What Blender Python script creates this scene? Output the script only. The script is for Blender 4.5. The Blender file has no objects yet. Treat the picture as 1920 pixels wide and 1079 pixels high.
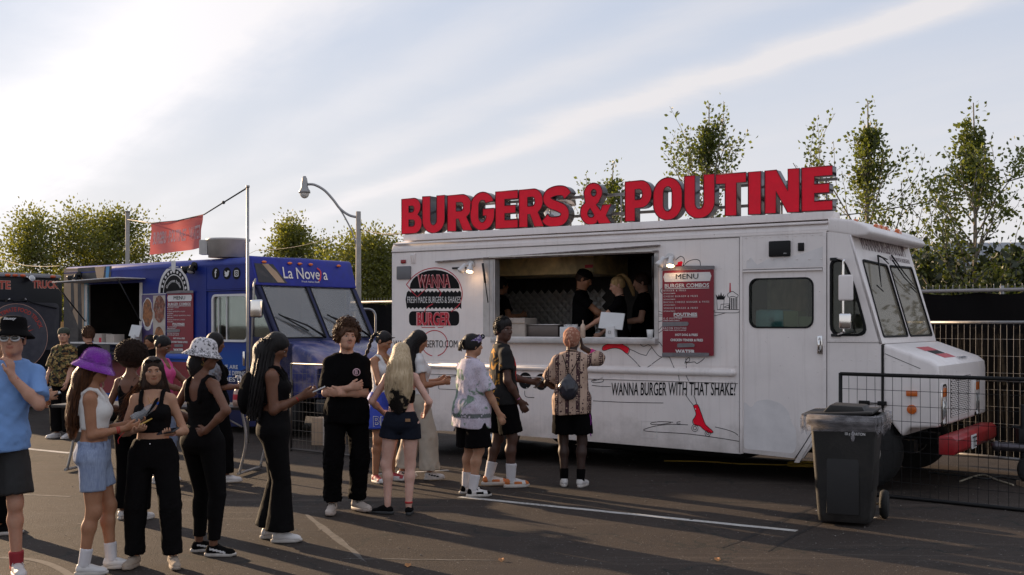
import bpy, bmesh, math, random
import numpy as np
from mathutils import Vector, Matrix, Quaternion
R = math.radians
random.seed(7)
rng = np.random.default_rng(7)
sc = bpy.context.scene
COL = sc.collection
# ------------------------------------------------------------------ camera
F, CX, HY, EYE = 2133.0, 960.0, 608.0, 1.70
cam_data = bpy.data.cameras.new('camera')
cam = bpy.data.objects.new('camera', cam_data)
COL.objects.link(cam)
cam.location = (0, 0, EYE)
cam.rotation_euler = (R(90), 0, 0)
cam_data.sensor_width = 36.0
cam_data.lens = 36.0 * F / 1920
cam_data.shift_y = (HY - 539.5) / 1920
cam_data.clip_end = 3000
cam_data.clip_start = 0.1
sc.camera = cam
# ------------------------------------------------------------------ light
SUN_AZ, SUN_EL = -46.0, 12.5          # degrees, azimuth from +Y towards +X
sdir = Vector((math.sin(R(SUN_AZ)) * math.cos(R(SUN_EL)), math.cos(R(SUN_AZ)) * math.cos(R(SUN_EL)), math.sin(R(SUN_EL))))
sun_d = bpy.data.lights.new('sun', 'SUN')
sun_d.energy = 5.0
sun_d.angle = R(0.6)
sun_d.color = (1.0, 0.72, 0.46)
sun = bpy.data.objects.new('sun', sun_d)
sun.rotation_euler = sdir.to_track_quat('Z', 'Y').to_euler()
COL.objects.link(sun)
sc.view_settings.view_transform = 'Standard'
sc.view_settings.look = 'None'
sc.view_settings.exposure = 0.90
sc.view_settings.gamma = 1.0
sc.view_settings.use_curve_mapping = False
world = bpy.data.worlds.new('World')
sc.world = world
world.use_nodes = True
wt = world.node_tree
wt.nodes.clear()
def nd(t, kind, **kw):
 n = t.nodes.new(kind)
 for k, v in kw.items():
  if k == 'inp':
   for a, b in v.items():
    n.inputs[a].default_value = b
  else:
   setattr(n, k, v)
 return n
def ln(t, a, b):
 t.links.new(a, b)
def math_node(t, op, a, b=None, c=None, clamp=False):
 n = t.nodes.new('ShaderNodeMath')
 n.operation = op
 n.use_clamp = clamp
 for i, v in enumerate((a, b, c)):
  if v is None:
   continue
  if isinstance(v, (int, float)):
   n.inputs[i].default_value = v
  else:
   t.links.new(v, n.inputs[i])
 return n.outputs[0]
def ramp(t, fac, stops, interp='LINEAR'):
 n = t.nodes.new('ShaderNodeValToRGB')
 n.color_ramp.interpolation = interp
 el = n.color_ramp.elements
 while len(el) < len(stops):
  el.new(0.5)
 for e, (p, c) in zip(el, stops):
  e.position = p
  e.color = (c[0], c[1], c[2], 1) if not isinstance(c, (int, float)) else (c, c, c, 1)
 t.links.new(fac, n.inputs[0])
 return n.outputs[0]
def mixc(t, fac, a, b, mode='MIX'):
 n = t.nodes.new('ShaderNodeMix')
 n.data_type = 'RGBA'
 n.blend_type = mode
 for i, v in ((0, fac), (6, a), (7, b)):
  if isinstance(v, (int, float)):
   n.inputs[i].default_value = v
  elif isinstance(v, (tuple, list)):
   n.inputs[i].default_value = (v[0], v[1], v[2], 1)
  else:
   t.links.new(v, n.inputs[i])
 return n.outputs[2]
def build_world():
 t = wt
 out = nd(t, 'ShaderNodeOutputWorld')
 bg = nd(t, 'ShaderNodeBackground', inp={'Strength': 0.072})
 sky = nd(t, 'ShaderNodeTexSky', sky_type='NISHITA', sun_disc=False, sun_elevation=R(SUN_EL),
   sun_rotation=R(SUN_AZ), altitude=100, air_density=1.0, dust_density=0.8, ozone_density=1.2)
 tc = nd(t, 'ShaderNodeTexCoord')
 sep = nd(t, 'ShaderNodeSeparateXYZ')
 ln(t, tc.outputs['Generated'], sep.inputs[0])
 z = math_node(t, 'ADD', math_node(t, 'MAXIMUM', sep.outputs[2], 0.0), 0.10)
 px = math_node(t, 'DIVIDE', sep.outputs[0], z)
 py = math_node(t, 'DIVIDE', sep.outputs[1], z)
 com = nd(t, 'ShaderNodeCombineXYZ')
 ln(t, px, com.inputs[0])
 ln(t, py, com.inputs[1])
 # long cirrus streaks, stretched along one direction of the cloud deck
 rt = nd(t, 'ShaderNodeMapping', inp={'Rotation': (0, 0, R(-117))})
 ln(t, com.outputs[0], rt.inputs[0])
 mp = nd(t, 'ShaderNodeMapping', inp={'Scale': (0.26, 1.0, 1), 'Location': (1.35, 0.35, 0)})
 ln(t, rt.outputs[0], mp.inputs[0])
 n1 = nd(t, 'ShaderNodeTexNoise', inp={'Scale': 0.75, 'Detail': 9, 'Roughness': 0.56, 'Distortion': 0.55})
 ln(t, mp.outputs[0], n1.inputs['Vector'])
 rt2 = nd(t, 'ShaderNodeMapping', inp={'Rotation': (0, 0, R(-128))})
 ln(t, com.outputs[0], rt2.inputs[0])
 mp2 = nd(t, 'ShaderNodeMapping', inp={'Scale': (0.5, 2.4, 1), 'Location': (4.0, 2.0, 0)})
 ln(t, rt2.outputs[0], mp2.inputs[0])
 n2 = nd(t, 'ShaderNodeTexNoise', inp={'Scale': 1.3, 'Detail': 10, 'Roughness': 0.66, 'Distortion': 0.9})
 ln(t, mp2.outputs[0], n2.inputs['Vector'])
 s = math_node(t, 'ADD', math_node(t, 'MULTIPLY', n1.outputs[0], 0.80), math_node(t, 'MULTIPLY', n2.outputs[0], 0.20))
 # broad cirrus bands lying parallel across the cloud deck
 q = math_node(t, 'ADD', math_node(t, 'MULTIPLY', px, .81), math_node(t, 'MULTIPLY', py, .587))
 wn = nd(t, 'ShaderNodeTexNoise', inp={'Scale': 1.1, 'Detail': 7, 'Roughness': 0.6, 'Distortion': 0.3})
 ln(t, com.outputs[0], wn.inputs['Vector'])
 q = math_node(t, 'ADD', q, math_node(t, 'MULTIPLY', math_node(t, 'SUBTRACT', wn.outputs[0], .5), .42))
 cov = None
 tex = ramp(t, s, [(.40, .12), (.58, 1.0)])
 for c0, w, a in ((.98, .26, 1.15), (1.60, .13, .40), (1.93, .10, .50), (2.27, .10, 1.3), (3.1, .5, .35), (-.2, .5, .6), (-1.8, .6, .5), (4.6, .6, .5)):
  d = math_node(t, 'DIVIDE', math_node(t, 'SUBTRACT', q, c0), w)
  gss = math_node(t, 'MULTIPLY', math_node(t, 'EXPONENT', math_node(t, 'MULTIPLY', math_node(t, 'MULTIPLY', d, d), -1.0)), a)
  cov = gss if cov is None else math_node(t, 'ADD', cov, gss)
 cov = math_node(t, 'MULTIPLY', math_node(t, 'ADD', cov, .10), tex, clamp=True)
 cov = math_node(t, 'MULTIPLY', cov, .92)
 dt = nd(t, 'ShaderNodeVectorMath', operation='DOT_PRODUCT')
 ln(t, tc.outputs['Generated'], dt.inputs[0])
 dt.inputs[1].default_value = Vector((-0.60, 0.77, 0.22)).normalized()
 b = math_node(t, 'ADD', math_node(t, 'MULTIPLY', math_node(t, 'POWER', math_node(t, 'MAXIMUM', dt.outputs['Value'], 0.0), 10.0), 3.2), 6.1)
 cc = nd(t, 'ShaderNodeCombineColor')
 ln(t, math_node(t, 'MULTIPLY', b, 1.02), cc.inputs[0])
 ln(t, math_node(t, 'MULTIPLY', b, 0.985), cc.inputs[1])
 ln(t, math_node(t, 'MULTIPLY', b, 1.0), cc.inputs[2])
 # thin veil over the blue and pale haze low down
 skyv = mixc(t, 0.86, sky.outputs[0], (4.35, 4.85, 5.95))
 skyv = mixc(t, ramp(t, sep.outputs[2], [(.0, .85), (.10, .55), (.26, .0)]), skyv, (6.7, 6.4, 6.2))
 col = mixc(t, cov, skyv, cc.outputs[0])
 ln(t, col, bg.inputs[0])
 ln(t, bg.outputs[0], out.inputs[0])
build_world()
# ------------------------------------------------------------------ materials
def new_mat(name):
 m = bpy.data.materials.new(name)
 m.use_nodes = True
 t = m.node_tree
 t.nodes.clear()
 out = nd(t, 'ShaderNodeOutputMaterial')
 p = nd(t, 'ShaderNodeBsdfPrincipled')
 ln(t, p.outputs[0], out.inputs[0])
 return m, t, p, out
_MC = {}
def mat(name, col=(.5, .5, .5), rough=.6, metal=0.0, var=.12, vscale=6.0, bump=0.0, bscale=60.0, spec=.5,
  dirt=0.0, dcol=(.12, .09, .06), dscale=3.0, coat=0.0, emit=0.0, trans=0.0, alpha=1.0, sheen=0.0, stretch=None):
 key = name
 if key in _MC:
  return _MC[key]
 m, t, p, out = new_mat(name)
 tc = nd(t, 'ShaderNodeTexCoord')
 vec = tc.outputs['Object']
 if stretch:
  mp = nd(t, 'ShaderNodeMapping', inp={'Scale': stretch})
  ln(t, vec, mp.inputs[0])
  vec = mp.outputs[0]
 n = nd(t, 'ShaderNodeTexNoise', inp={'Scale': vscale, 'Detail': 5, 'Roughness': .6})
 ln(t, vec, n.inputs['Vector'])
 f = ramp(t, n.outputs[0], [(.3, 1 - var), (.7, 1 + var * .6)])
 c = mixc(t, 1.0, col, f, 'MULTIPLY')
 if dirt > 0:
  n2 = nd(t, 'ShaderNodeTexNoise', inp={'Scale': dscale, 'Detail': 8, 'Roughness': .7, 'Distortion': .6})
  ln(t, vec, n2.inputs['Vector'])
  df = ramp(t, n2.outputs[0], [(.48, 0), (.75, dirt)])
  c = mixc(t, df, c, dcol)
 ln(t, c, p.inputs['Base Color'])
 rn = ramp(t, n.outputs[0], [(.3, min(1, rough * .85)), (.7, min(1, rough * 1.12))])
 ln(t, rn, p.inputs['Roughness'])
 p.inputs['Metallic'].default_value = metal
 p.inputs['Specular IOR Level'].default_value = spec
 p.inputs['Coat Weight'].default_value = coat
 p.inputs['Transmission Weight'].default_value = trans
 p.inputs['Alpha'].default_value = alpha
 p.inputs['Sheen Weight'].default_value = sheen
 if emit:
  p.inputs['Emission Color'].default_value = (*col, 1)
  p.inputs['Emission Strength'].default_value = emit
 if bump > 0:
  nb = nd(t, 'ShaderNodeTexNoise', inp={'Scale': bscale, 'Detail': 4})
  ln(t, vec, nb.inputs['Vector'])
  bp = nd(t, 'ShaderNodeBump', inp={'Strength': bump, 'Distance': .01})
  ln(t, nb.outputs[0], bp.inputs['Height'])
  ln(t, bp.outputs[0], p.inputs['Normal'])
 _MC[key] = m
 return m
def pmat(name, fn, rough=.8, spec=.25, bump=0.0, bscale=200, sheen=0.0):
 """principled with a custom colour function fn(tree, object_vector) -> colour socket"""
 if name in _MC:
  return _MC[name]
 m, t, p, out = new_mat(name)
 tc = nd(t, 'ShaderNodeTexCoord')
 ln(t, fn(t, tc.outputs['Object']), p.inputs['Base Color'])
 p.inputs['Roughness'].default_value = rough
 p.inputs['Specular IOR Level'].default_value = spec
 p.inputs['Sheen Weight'].default_value = sheen
 if bump:
  nb = nd(t, 'ShaderNodeTexNoise', inp={'Scale': bscale, 'Detail': 3})
  ln(t, tc.outputs['Object'], nb.inputs['Vector'])
  bp = nd(t, 'ShaderNodeBump', inp={'Strength': bump, 'Distance': .01})
  ln(t, nb.outputs[0], bp.inputs['Height'])
  ln(t, bp.outputs[0], p.inputs['Normal'])
 _MC[name] = m
 return m
def glass_mat(name, tint=(.6, .65, .65), alpha_t=.5, rough=.03, diffuse_mix=(.03, .16), dc=(.30, .28, .25)):
 if name in _MC:
  return _MC[name]
 m, t, p, out = new_mat(name)
 t.nodes.remove(p)
 tr = nd(t, 'ShaderNodeBsdfTransparent', inp={'Color': (*[c * alpha_t for c in tint], 1)})
 gl = nd(t, 'ShaderNodeBsdfGlossy', inp={'Roughness': rough, 'Color': (.95, .95, .95, 1)})
 fr = nd(t, 'ShaderNodeFresnel', inp={'IOR': 1.5})
 n = nd(t, 'ShaderNodeTexNoise', inp={'Scale': 1.5, 'Detail': 5})
 df = nd(t, 'ShaderNodeBsdfDiffuse', inp={'Color': (*dc, 1)})
 mx = nd(t, 'ShaderNodeMixShader')
 f = math_node(t, 'ADD', math_node(t, 'MULTIPLY', fr.outputs[0], .7), .0, clamp=True)
 ln(t, f, mx.inputs[0]); ln(t, tr.outputs[0], mx.inputs[1]); ln(t, gl.outputs[0], mx.inputs[2])
 m2 = nd(t, 'ShaderNodeMixShader')
 ln(t, ramp(t, n.outputs[0], [(.4, diffuse_mix[0]), (.8, diffuse_mix[1])]), m2.inputs[0]); ln(t, mx.outputs[0], m2.inputs[1]); ln(t, df.outputs[0], m2.inputs[2])
 ln(t, m2.outputs[0], out.inputs[0])
 _MC[name] = m
 return m
# ------------------------------------------------------------------ objects
def tag(o, label=None, cat=None, group=None, kind=None):
 if label: o['label'] = label
 if cat: o['category'] = cat
 if group: o['group'] = group
 if kind: o['kind'] = kind
 return o
def empty(name, label, cat, loc=(0, 0, 0), rz=0.0, group=None, kind=None):
 o = bpy.data.objects.new(name, None)
 COL.objects.link(o)
 o.location = loc
 o.rotation_euler = (0, 0, rz)
 o.empty_display_size = .1
 return tag(o, label, cat, group, kind)
def link_mesh(name, me, parent=None, matrix=None):
 o = bpy.data.objects.new(name, me)
 COL.objects.link(o)
 if parent is not None:
  o.parent = parent
 if matrix is not None:
  o.matrix_basis = matrix
 return o
def np_mesh(name, V, Fq, mats, midx=None, smooth=True):
 """V (n,3), Fq (m,k) arrays"""
 me = bpy.data.meshes.new(name)
 V = np.asarray(V, dtype=np.float32)
 Fq = np.asarray(Fq, dtype=np.int32)
 me.vertices.add(len(V)); me.vertices.foreach_set('co', V.ravel())
 m, k = Fq.shape
 me.loops.add(m * k); me.loops.foreach_set('vertex_index', Fq.ravel())
 me.polygons.add(m)
 me.polygons.foreach_set('loop_start', np.arange(0, m * k, k, dtype=np.int32))
 me.polygons.foreach_set('loop_total', np.full(m, k, dtype=np.int32))
 for mm in (mats if isinstance(mats, (list, tuple)) else [mats]):
  me.materials.append(mm)
 if midx is not None:
  me.polygons.foreach_set('material_index', np.asarray(midx, dtype=np.int32))
 me.polygons.foreach_set('use_smooth', np.full(m, smooth, dtype=bool))
 me.update(calc_edges=True)
 return me
class MB:
 """collects simple solids and links them as one mesh object"""
 def __init__(s):
  s.v, s.f, s.m, s.sm = [], [], [], []
 def add(s, vs, fs, m=0, smooth=False):
  b = len(s.v)
  s.v.extend([tuple(v) for v in vs])
  s.f.extend([tuple(b + i for i in f) for f in fs])
  s.m.extend([m] * len(fs)); s.sm.extend([smooth] * len(fs))
  return s
 def box(s, x0, x1, y0, y1, z0, z1, m=0, M=None):
  vs = [Vector((x, y, z)) for x in (x0, x1) for y in (y0, y1) for z in (z0, z1)]
  if M is not None: vs = [M @ v for v in vs]
  return s.add(vs, [(0, 1, 3, 2), (4, 6, 7, 5), (0, 4, 5, 1), (2, 3, 7, 6), (0, 2, 6, 4), (1, 5, 7, 3)], m)
 def prism(s, poly, t0, t1, plane='xz', m=0, M=None):
  """closed polygon (list of 2d pts, ccw or cw) swept between t0 and t1 on the third axis"""
  n = len(poly)
  def P(a, b, t):
   v = Vector((a, t, b)) if plane == 'xz' else Vector((a, b, t)) if plane == 'xy' else Vector((t, a, b))
   return M @ v if M is not None else v
  vs = [P(a, b, t0) for a, b in poly] + [P(a, b, t1) for a, b in poly]
  fs = [tuple(range(n)), tuple(range(2 * n - 1, n - 1, -1))]
  fs += [(i, i + n, (i + 1) % n + n, (i + 1) % n) for i in range(n)]
  return s.add(vs, fs, m)
 def tube(s, pts, r, n=8, m=0, caps=True, smooth=True, flat=1.0):
  pts = [Vector(p) for p in pts]
  rs = r if isinstance(r, (list, tuple)) else [r] * len(pts)
  vs, fs = [], []
  up = Vector((0, 0, 1))
  px = None
  for i, p in enumerate(pts):
   d = (pts[min(i + 1, len(pts) - 1)] - pts[max(i - 1, 0)])
   if d.length < 1e-9: d = up.copy()
   d.normalize()
   if px is None:
    a = up if abs(d.z) < .9 else Vector((1, 0, 0))
    x = d.cross(a).normalized()
   else:
    x = (px - d * px.dot(d))
    x = x.normalized() if x.length > 1e-6 else d.orthogonal().normalized()
   px = x
   y = d.cross(x)
   for k in range(n):
    a = 2 * math.pi * k / n
    vs.append(p + (x * math.cos(a) + y * math.sin(a) * flat) * rs[i])
  for i in range(len(pts) - 1):
   for k in range(n):
    k2 = (k + 1) % n
    fs.append((i * n + k, i * n + k2, (i + 1) * n + k2, (i + 1) * n + k))
  s.add(vs, fs, m, smooth)
  if caps:
   b = len(s.v) - len(vs)
   s.f.append(tuple(b + k for k in range(n))[::-1]); s.m.append(m); s.sm.append(False)
   s.f.append(tuple(b + (len(pts) - 1) * n + k for k in range(n))); s.m.append(m); s.sm.append(False)
  return s
 def cyl(s, a, b, r, r2=None, n=20, m=0, caps=True):
  return s.tube([a, b], [r, r if r2 is None else r2], n, m, caps)
 def lathe(s, prof, n=28, m=0, M=None, smooth=True, sx=1.0, sy=1.0, wob=None, ms=None):
  vs, fs = [], []
  for j, (r, z) in enumerate(prof):
   for k in range(n):
    a = 2 * math.pi * k / n
    rr = r * (1 + (wob(a, j) if wob else 0))
    v = Vector((rr * math.cos(a) * sx, rr * math.sin(a) * sy, z))
    vs.append(M @ v if M is not None else v)
  for j in range(len(prof) - 1):
   for k in range(n):
    k2 = (k + 1) % n
    fs.append((j * n + k, j * n + k2, (j + 1) * n + k2, (j + 1) * n + k))
  if ms is None:
   return s.add(vs, fs, m, smooth)
  s.add(vs, fs, m, smooth)
  for j in range(len(prof) - 1):
   for k in range(n):
    s.m[len(s.m) - len(fs) + j * n + k] = ms[j]
  return s
 def ball(s, c, r, n=12, m=0, M=None):
  rx, ry, rz = r if isinstance(r, (tuple, list)) else (r, r, r)
  vs, fs = [], []
  h = n // 2
  for j in range(h + 1):
   t = math.pi * j / h
   for k in range(n):
    a = 2 * math.pi * k / n
    v = Vector((c[0] + rx * math.sin(t) * math.cos(a), c[1] + ry * math.sin(t) * math.sin(a), c[2] + rz * math.cos(t)))
    vs.append(M @ v if M is not None else v)
  for j in range(h):
   for k in range(n):
    k2 = (k + 1) % n
    fs.append((j * n + k, (j + 1) * n + k, (j + 1) * n + k2, j * n + k2))
  return s.add(vs, fs, m, True)
 def build(s, name, mats, parent=None, bevel=0.0, seg=2, matrix=None, autosmooth=False, angle=30):
  me = bpy.data.meshes.new(name)
  me.from_pydata(s.v, [], s.f)
  for mm in (mats if isinstance(mats, (list, tuple)) else [mats]):
   me.materials.append(mm)
  me.polygons.foreach_set('material_index', s.m)
  me.polygons.foreach_set('use_smooth', s.sm)
  bm = bmesh.new(); bm.from_mesh(me)
  bmesh.ops.remove_doubles(bm, verts=bm.verts, dist=1e-5)
  bmesh.ops.recalc_face_normals(bm, faces=bm.faces)
  if bevel > 0:
   es = [e for e in bm.edges if len(e.link_faces) == 2 and e.calc_face_angle(0) > R(angle)]
   bmesh.ops.bevel(bm, geom=es, offset=bevel, segments=seg, profile=.6, affect='EDGES', clamp_overlap=True)
   for f in bm.faces: f.smooth = True
   bm.to_mesh(me); bm.free()
   sharpen(me, 40)
  else:
   bm.to_mesh(me); bm.free()
  me.update()
  return link_mesh(name, me, parent, matrix)
def sharpen(me, ang=35):
 bm = bmesh.new(); bm.from_mesh(me)
 for e in bm.edges:
  e.smooth = not (len(e.link_faces) == 2 and e.calc_face_angle(0) > R(ang))
 bm.to_mesh(me); bm.free()
class Frame:
 """a vertical plane's own metric frame: x along it, y into the scene behind it, z up"""
 def __init__(s, ox, oy, ang):
  s.o = Vector((ox, oy, 0)); s.a = ang
  s.d = Vector((math.cos(ang), math.sin(ang), 0)); s.n = Vector((-math.sin(ang), math.cos(ang), 0))
  s.M = Matrix.Translation(s.o) @ Matrix.Rotation(ang, 4, 'Z')
 def uz(s, px, py, v=0.0):
  k = (px - CX) / F
  o = s.o + s.n * v
  t = (k * o.y - o.x) / (s.d.x - k * s.d.y)
  Y = o.y + s.d.y * t
  return t, EYE + (HY - py) / F * Y
 def vz(s, px, py, u):
  """on the cross plane at x=u"""
  k = (px - CX) / F
  o = s.o + s.d * u
  t = (k * o.y - o.x) / (s.n.x - k * s.n.y)
  Y = o.y + s.n.y * t
  return t, EYE + (HY - py) / F * Y
def gp(px, py, z=0.0):
 """point of the photograph on the level z"""
 Y = F * (EYE - z) / (py - HY)
 return Vector(((px - CX) / F * Y, Y, z))
def at(px, py, Y):
 return Vector(((px - CX) / F * Y, Y, EYE + (HY - py) / F * Y))
FONT_RZ = Matrix.Rotation(R(90), 4, 'X')
_FONTS = {}
def text_mesh(s, name, ext=0.0, off=0.0, shear=0.0, space=1.0, res=3):
 cu = bpy.data.curves.new(name, 'FONT')
 cu.body = s
 cu.extrude = ext; cu.offset = off; cu.shear = shear; cu.space_character = space; cu.resolution_u = res
 o = bpy.data.objects.new('tmp_text', cu)
 COL.objects.link(o)
 dg = bpy.context.evaluated_depsgraph_get()
 me = bpy.data.meshes.new_from_object(o.evaluated_get(dg))
 bpy.data.objects.remove(o); bpy.data.curves.remove(cu)
 me.name = name
 return me
def text(name, s, parent, x0, x1, z0, z1, y, m, ext=0.0005, off=0.0, shear=0.0, space=1.0, M=None, slope=0.0, res=3, arc=None):
 """lettering fitted into x0..x1, z0..z1 at depth y, facing -y. slope raises it along x"""
 me = text_mesh(s, name, ext, off, shear, space, res)
 co = np.empty(len(me.vertices) * 3, dtype=np.float32); me.vertices.foreach_get('co', co); co = co.reshape(-1, 3)
 mn, mx = co.min(0), co.max(0)
 sx = (x1 - x0) / max(1e-6, mx[0] - mn[0]); sz = (z1 - z0) / max(1e-6, mx[1] - mn[1])
 X = x0 + (co[:, 0] - mn[0]) * sx
 Z = z0 + (co[:, 1] - mn[1]) * sz + slope * (X - x0)
 Yv = y - co[:, 2]
 if arc:
  cx, cz, rad, aw = arc            # wrapped on a circle, aw = total angle
  fr = (co[:, 0] - mn[0]) / (mx[0] - mn[0]) - .5
  rr = rad + (co[:, 1] - mn[1]) * sz
  X = cx + rr * np.sin(fr * aw); Z = cz + rr * np.cos(fr * aw)
 me.vertices.foreach_set('co', np.stack([X, Yv, Z], 1).astype(np.float32).ravel())
 me.materials.clear(); me.materials.append(m)
 me.update()
 return link_mesh(name, me, parent, M)
def ribbon_pts(pts, n=8):
 """smooth curve through 2d/3d points (Catmull-Rom)"""
 P = [Vector(p) for p in pts]
 if len(P) < 3: return P
 out = []
 for i in range(len(P) - 1):
  p0, p1, p2, p3 = P[max(i - 1, 0)], P[i], P[i + 1], P[min(i + 2, len(P) - 1)]
  for k in range(n):
   t = k / n
   out.append(.5 * ((2 * p1) + (-p0 + p2) * t + (2 * p0 - 5 * p1 + 4 * p2 - p3) * t * t + (-p0 + 3 * p1 - 3 * p2 + p3) * t ** 3))
 out.append(P[-1])
 return out
# ------------------------------------------------------------------ distance-field modelling (bodies, clothes, hair)
def A3(v): return np.array((v[0], v[1], v[2]), dtype=np.float64)
def smin(a, b, k):
 h = np.maximum(k - np.abs(a - b), 0) / k
 return np.minimum(a, b) - h * h * k * .25
def smax(a, b, k): return -smin(-a, -b, k)
def f_cone(a, b, ra, rb, flat=None, cap=False):
 a, b = A3(a), A3(b)
 ab = b - a; L2 = ab @ ab; L = math.sqrt(L2)
 if flat is not None:
  fa, fs = A3(flat[0]), flat[1]; fa = fa / np.linalg.norm(fa)
 def f(P):
  q = P - a
  h0 = q @ ab / L2
  h = np.clip(h0, 0, 1)
  w = q - h[:, None] * ab
  if flat is not None:
   w = w + (w @ fa)[:, None] * (1 / fs - 1) * fa
  r = ra + (rb - ra) * h
  d = np.sqrt((w * w).sum(1)) - r
  if cap:
   w2 = q - h0[:, None] * ab
   d = np.sqrt((w2 * w2).sum(1)) - (ra + (rb - ra) * np.clip(h0, -.5, 1.5))
   d = np.maximum(d, np.maximum(-h0, h0 - 1) * L)
  return d
 m = max(ra, rb)
 return f, np.minimum(a, b) - m, np.maximum(a, b) + m
def f_ell(c, r, M=None):
 c = A3(c); r = np.array(r, dtype=np.float64)
 Mi = None if M is None else np.array(M.to_3x3()).T
 def f(P):
  q = P - c
  if Mi is not None: q = q @ Mi.T
  k = q / r
  k1 = np.sqrt((k * k).sum(1)) + 1e-9
  k2 = np.sqrt(((q / (r * r)) ** 2).sum(1)) + 1e-9
  return k1 * (k1 - 1) / k2
 m = max(r)
 return f, c - m, c + m
def f_loft(st, ex=2.3, twist=None, round_=.02, M=None):
 """st rows: z, half width, half depth, ox, oy ; sections are superellipses"""
 st = np.array(st, dtype=np.float64)
 z = st[:, 0]
 zz = np.linspace(z[0], z[-1], 60)
 def cr(col):
  # monotone-ish smooth interpolation
  y = np.interp(zz, z, col)
  k = np.array([1, 2, 3, 2, 1.]) / 9
  yp = np.pad(y, 2, mode='edge')
  return np.convolve(yp, k, 'valid')
 T = [cr(st[:, i]) for i in range(1, 5)]
 if M is not None:
  Mi = M.inverted(); Mr = np.array(Mi.to_3x3()); Mt = np.array(Mi.translation)
 def f(P):
  if M is not None: P = P @ Mr.T + Mt
  pz = P[:, 2]
  hw, hd, ox, oy = [np.interp(pz, zz, t) for t in T]
  x = P[:, 0] - ox; y = P[:, 1] - oy
  if twist is not None:
   a = np.interp(pz, [z[0], z[-1]], [twist[0], twist[1]])
   c, s = np.cos(a), np.sin(a)
   x, y = c * x + s * y, -s * x + c * y
  rn = (np.abs(x / hw) ** ex + np.abs(y / hd) ** ex) ** (1 / ex)
  d = (rn - 1) * np.minimum(hw, hd)
  dz = np.maximum(z[0] - pz, pz - z[-1])
  return smax(d, dz, round_)
 m = max(st[:, 1].max(), st[:, 2].max())
 lo = np.array([(st[:, 3]).min() - m, st[:, 4].min() - m, z[0]]); hi = np.array([st[:, 3].max() + m, st[:, 4].max() + m, z[-1]])
 if M is not None:
  cs = np.array([[x, y, w] for x in (lo[0], hi[0]) for y in (lo[1], hi[1]) for w in (lo[2], hi[2])])
  cs = cs @ np.array(M.to_3x3()).T + np.array(M.translation)
  lo, hi = cs.min(0), cs.max(0)
 return f, lo, hi
class Field:
 def __init__(s): s.ops = []; s.post = []
 def add(s, prim, k=.02, mode='u'):
  s.ops.append((prim[0], prim[1], prim[2], k, mode)); return s
 def __call__(s, P, pad=.09):
  Fv = np.full(len(P), 1.0)
  for fn, lo, hi, k, mode in s.ops:
   pp = pad + k
   m = np.all((P > lo - pp) & (P < hi + pp), axis=1)
   if not m.any(): continue
   v = fn(P[m]); a = Fv[m]
   if mode == 'u': Fv[m] = smin(a, v, k)
   elif mode == 's': Fv[m] = smax(a, -v, k)
  for fn in s.post: Fv = fn(P, Fv)
  return Fv
 def bounds(s):
  u = [o for o in s.ops if o[4] == 'u']
  return np.min([o[1] for o in u], 0), np.max([o[2] for o in u], 0)
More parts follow.
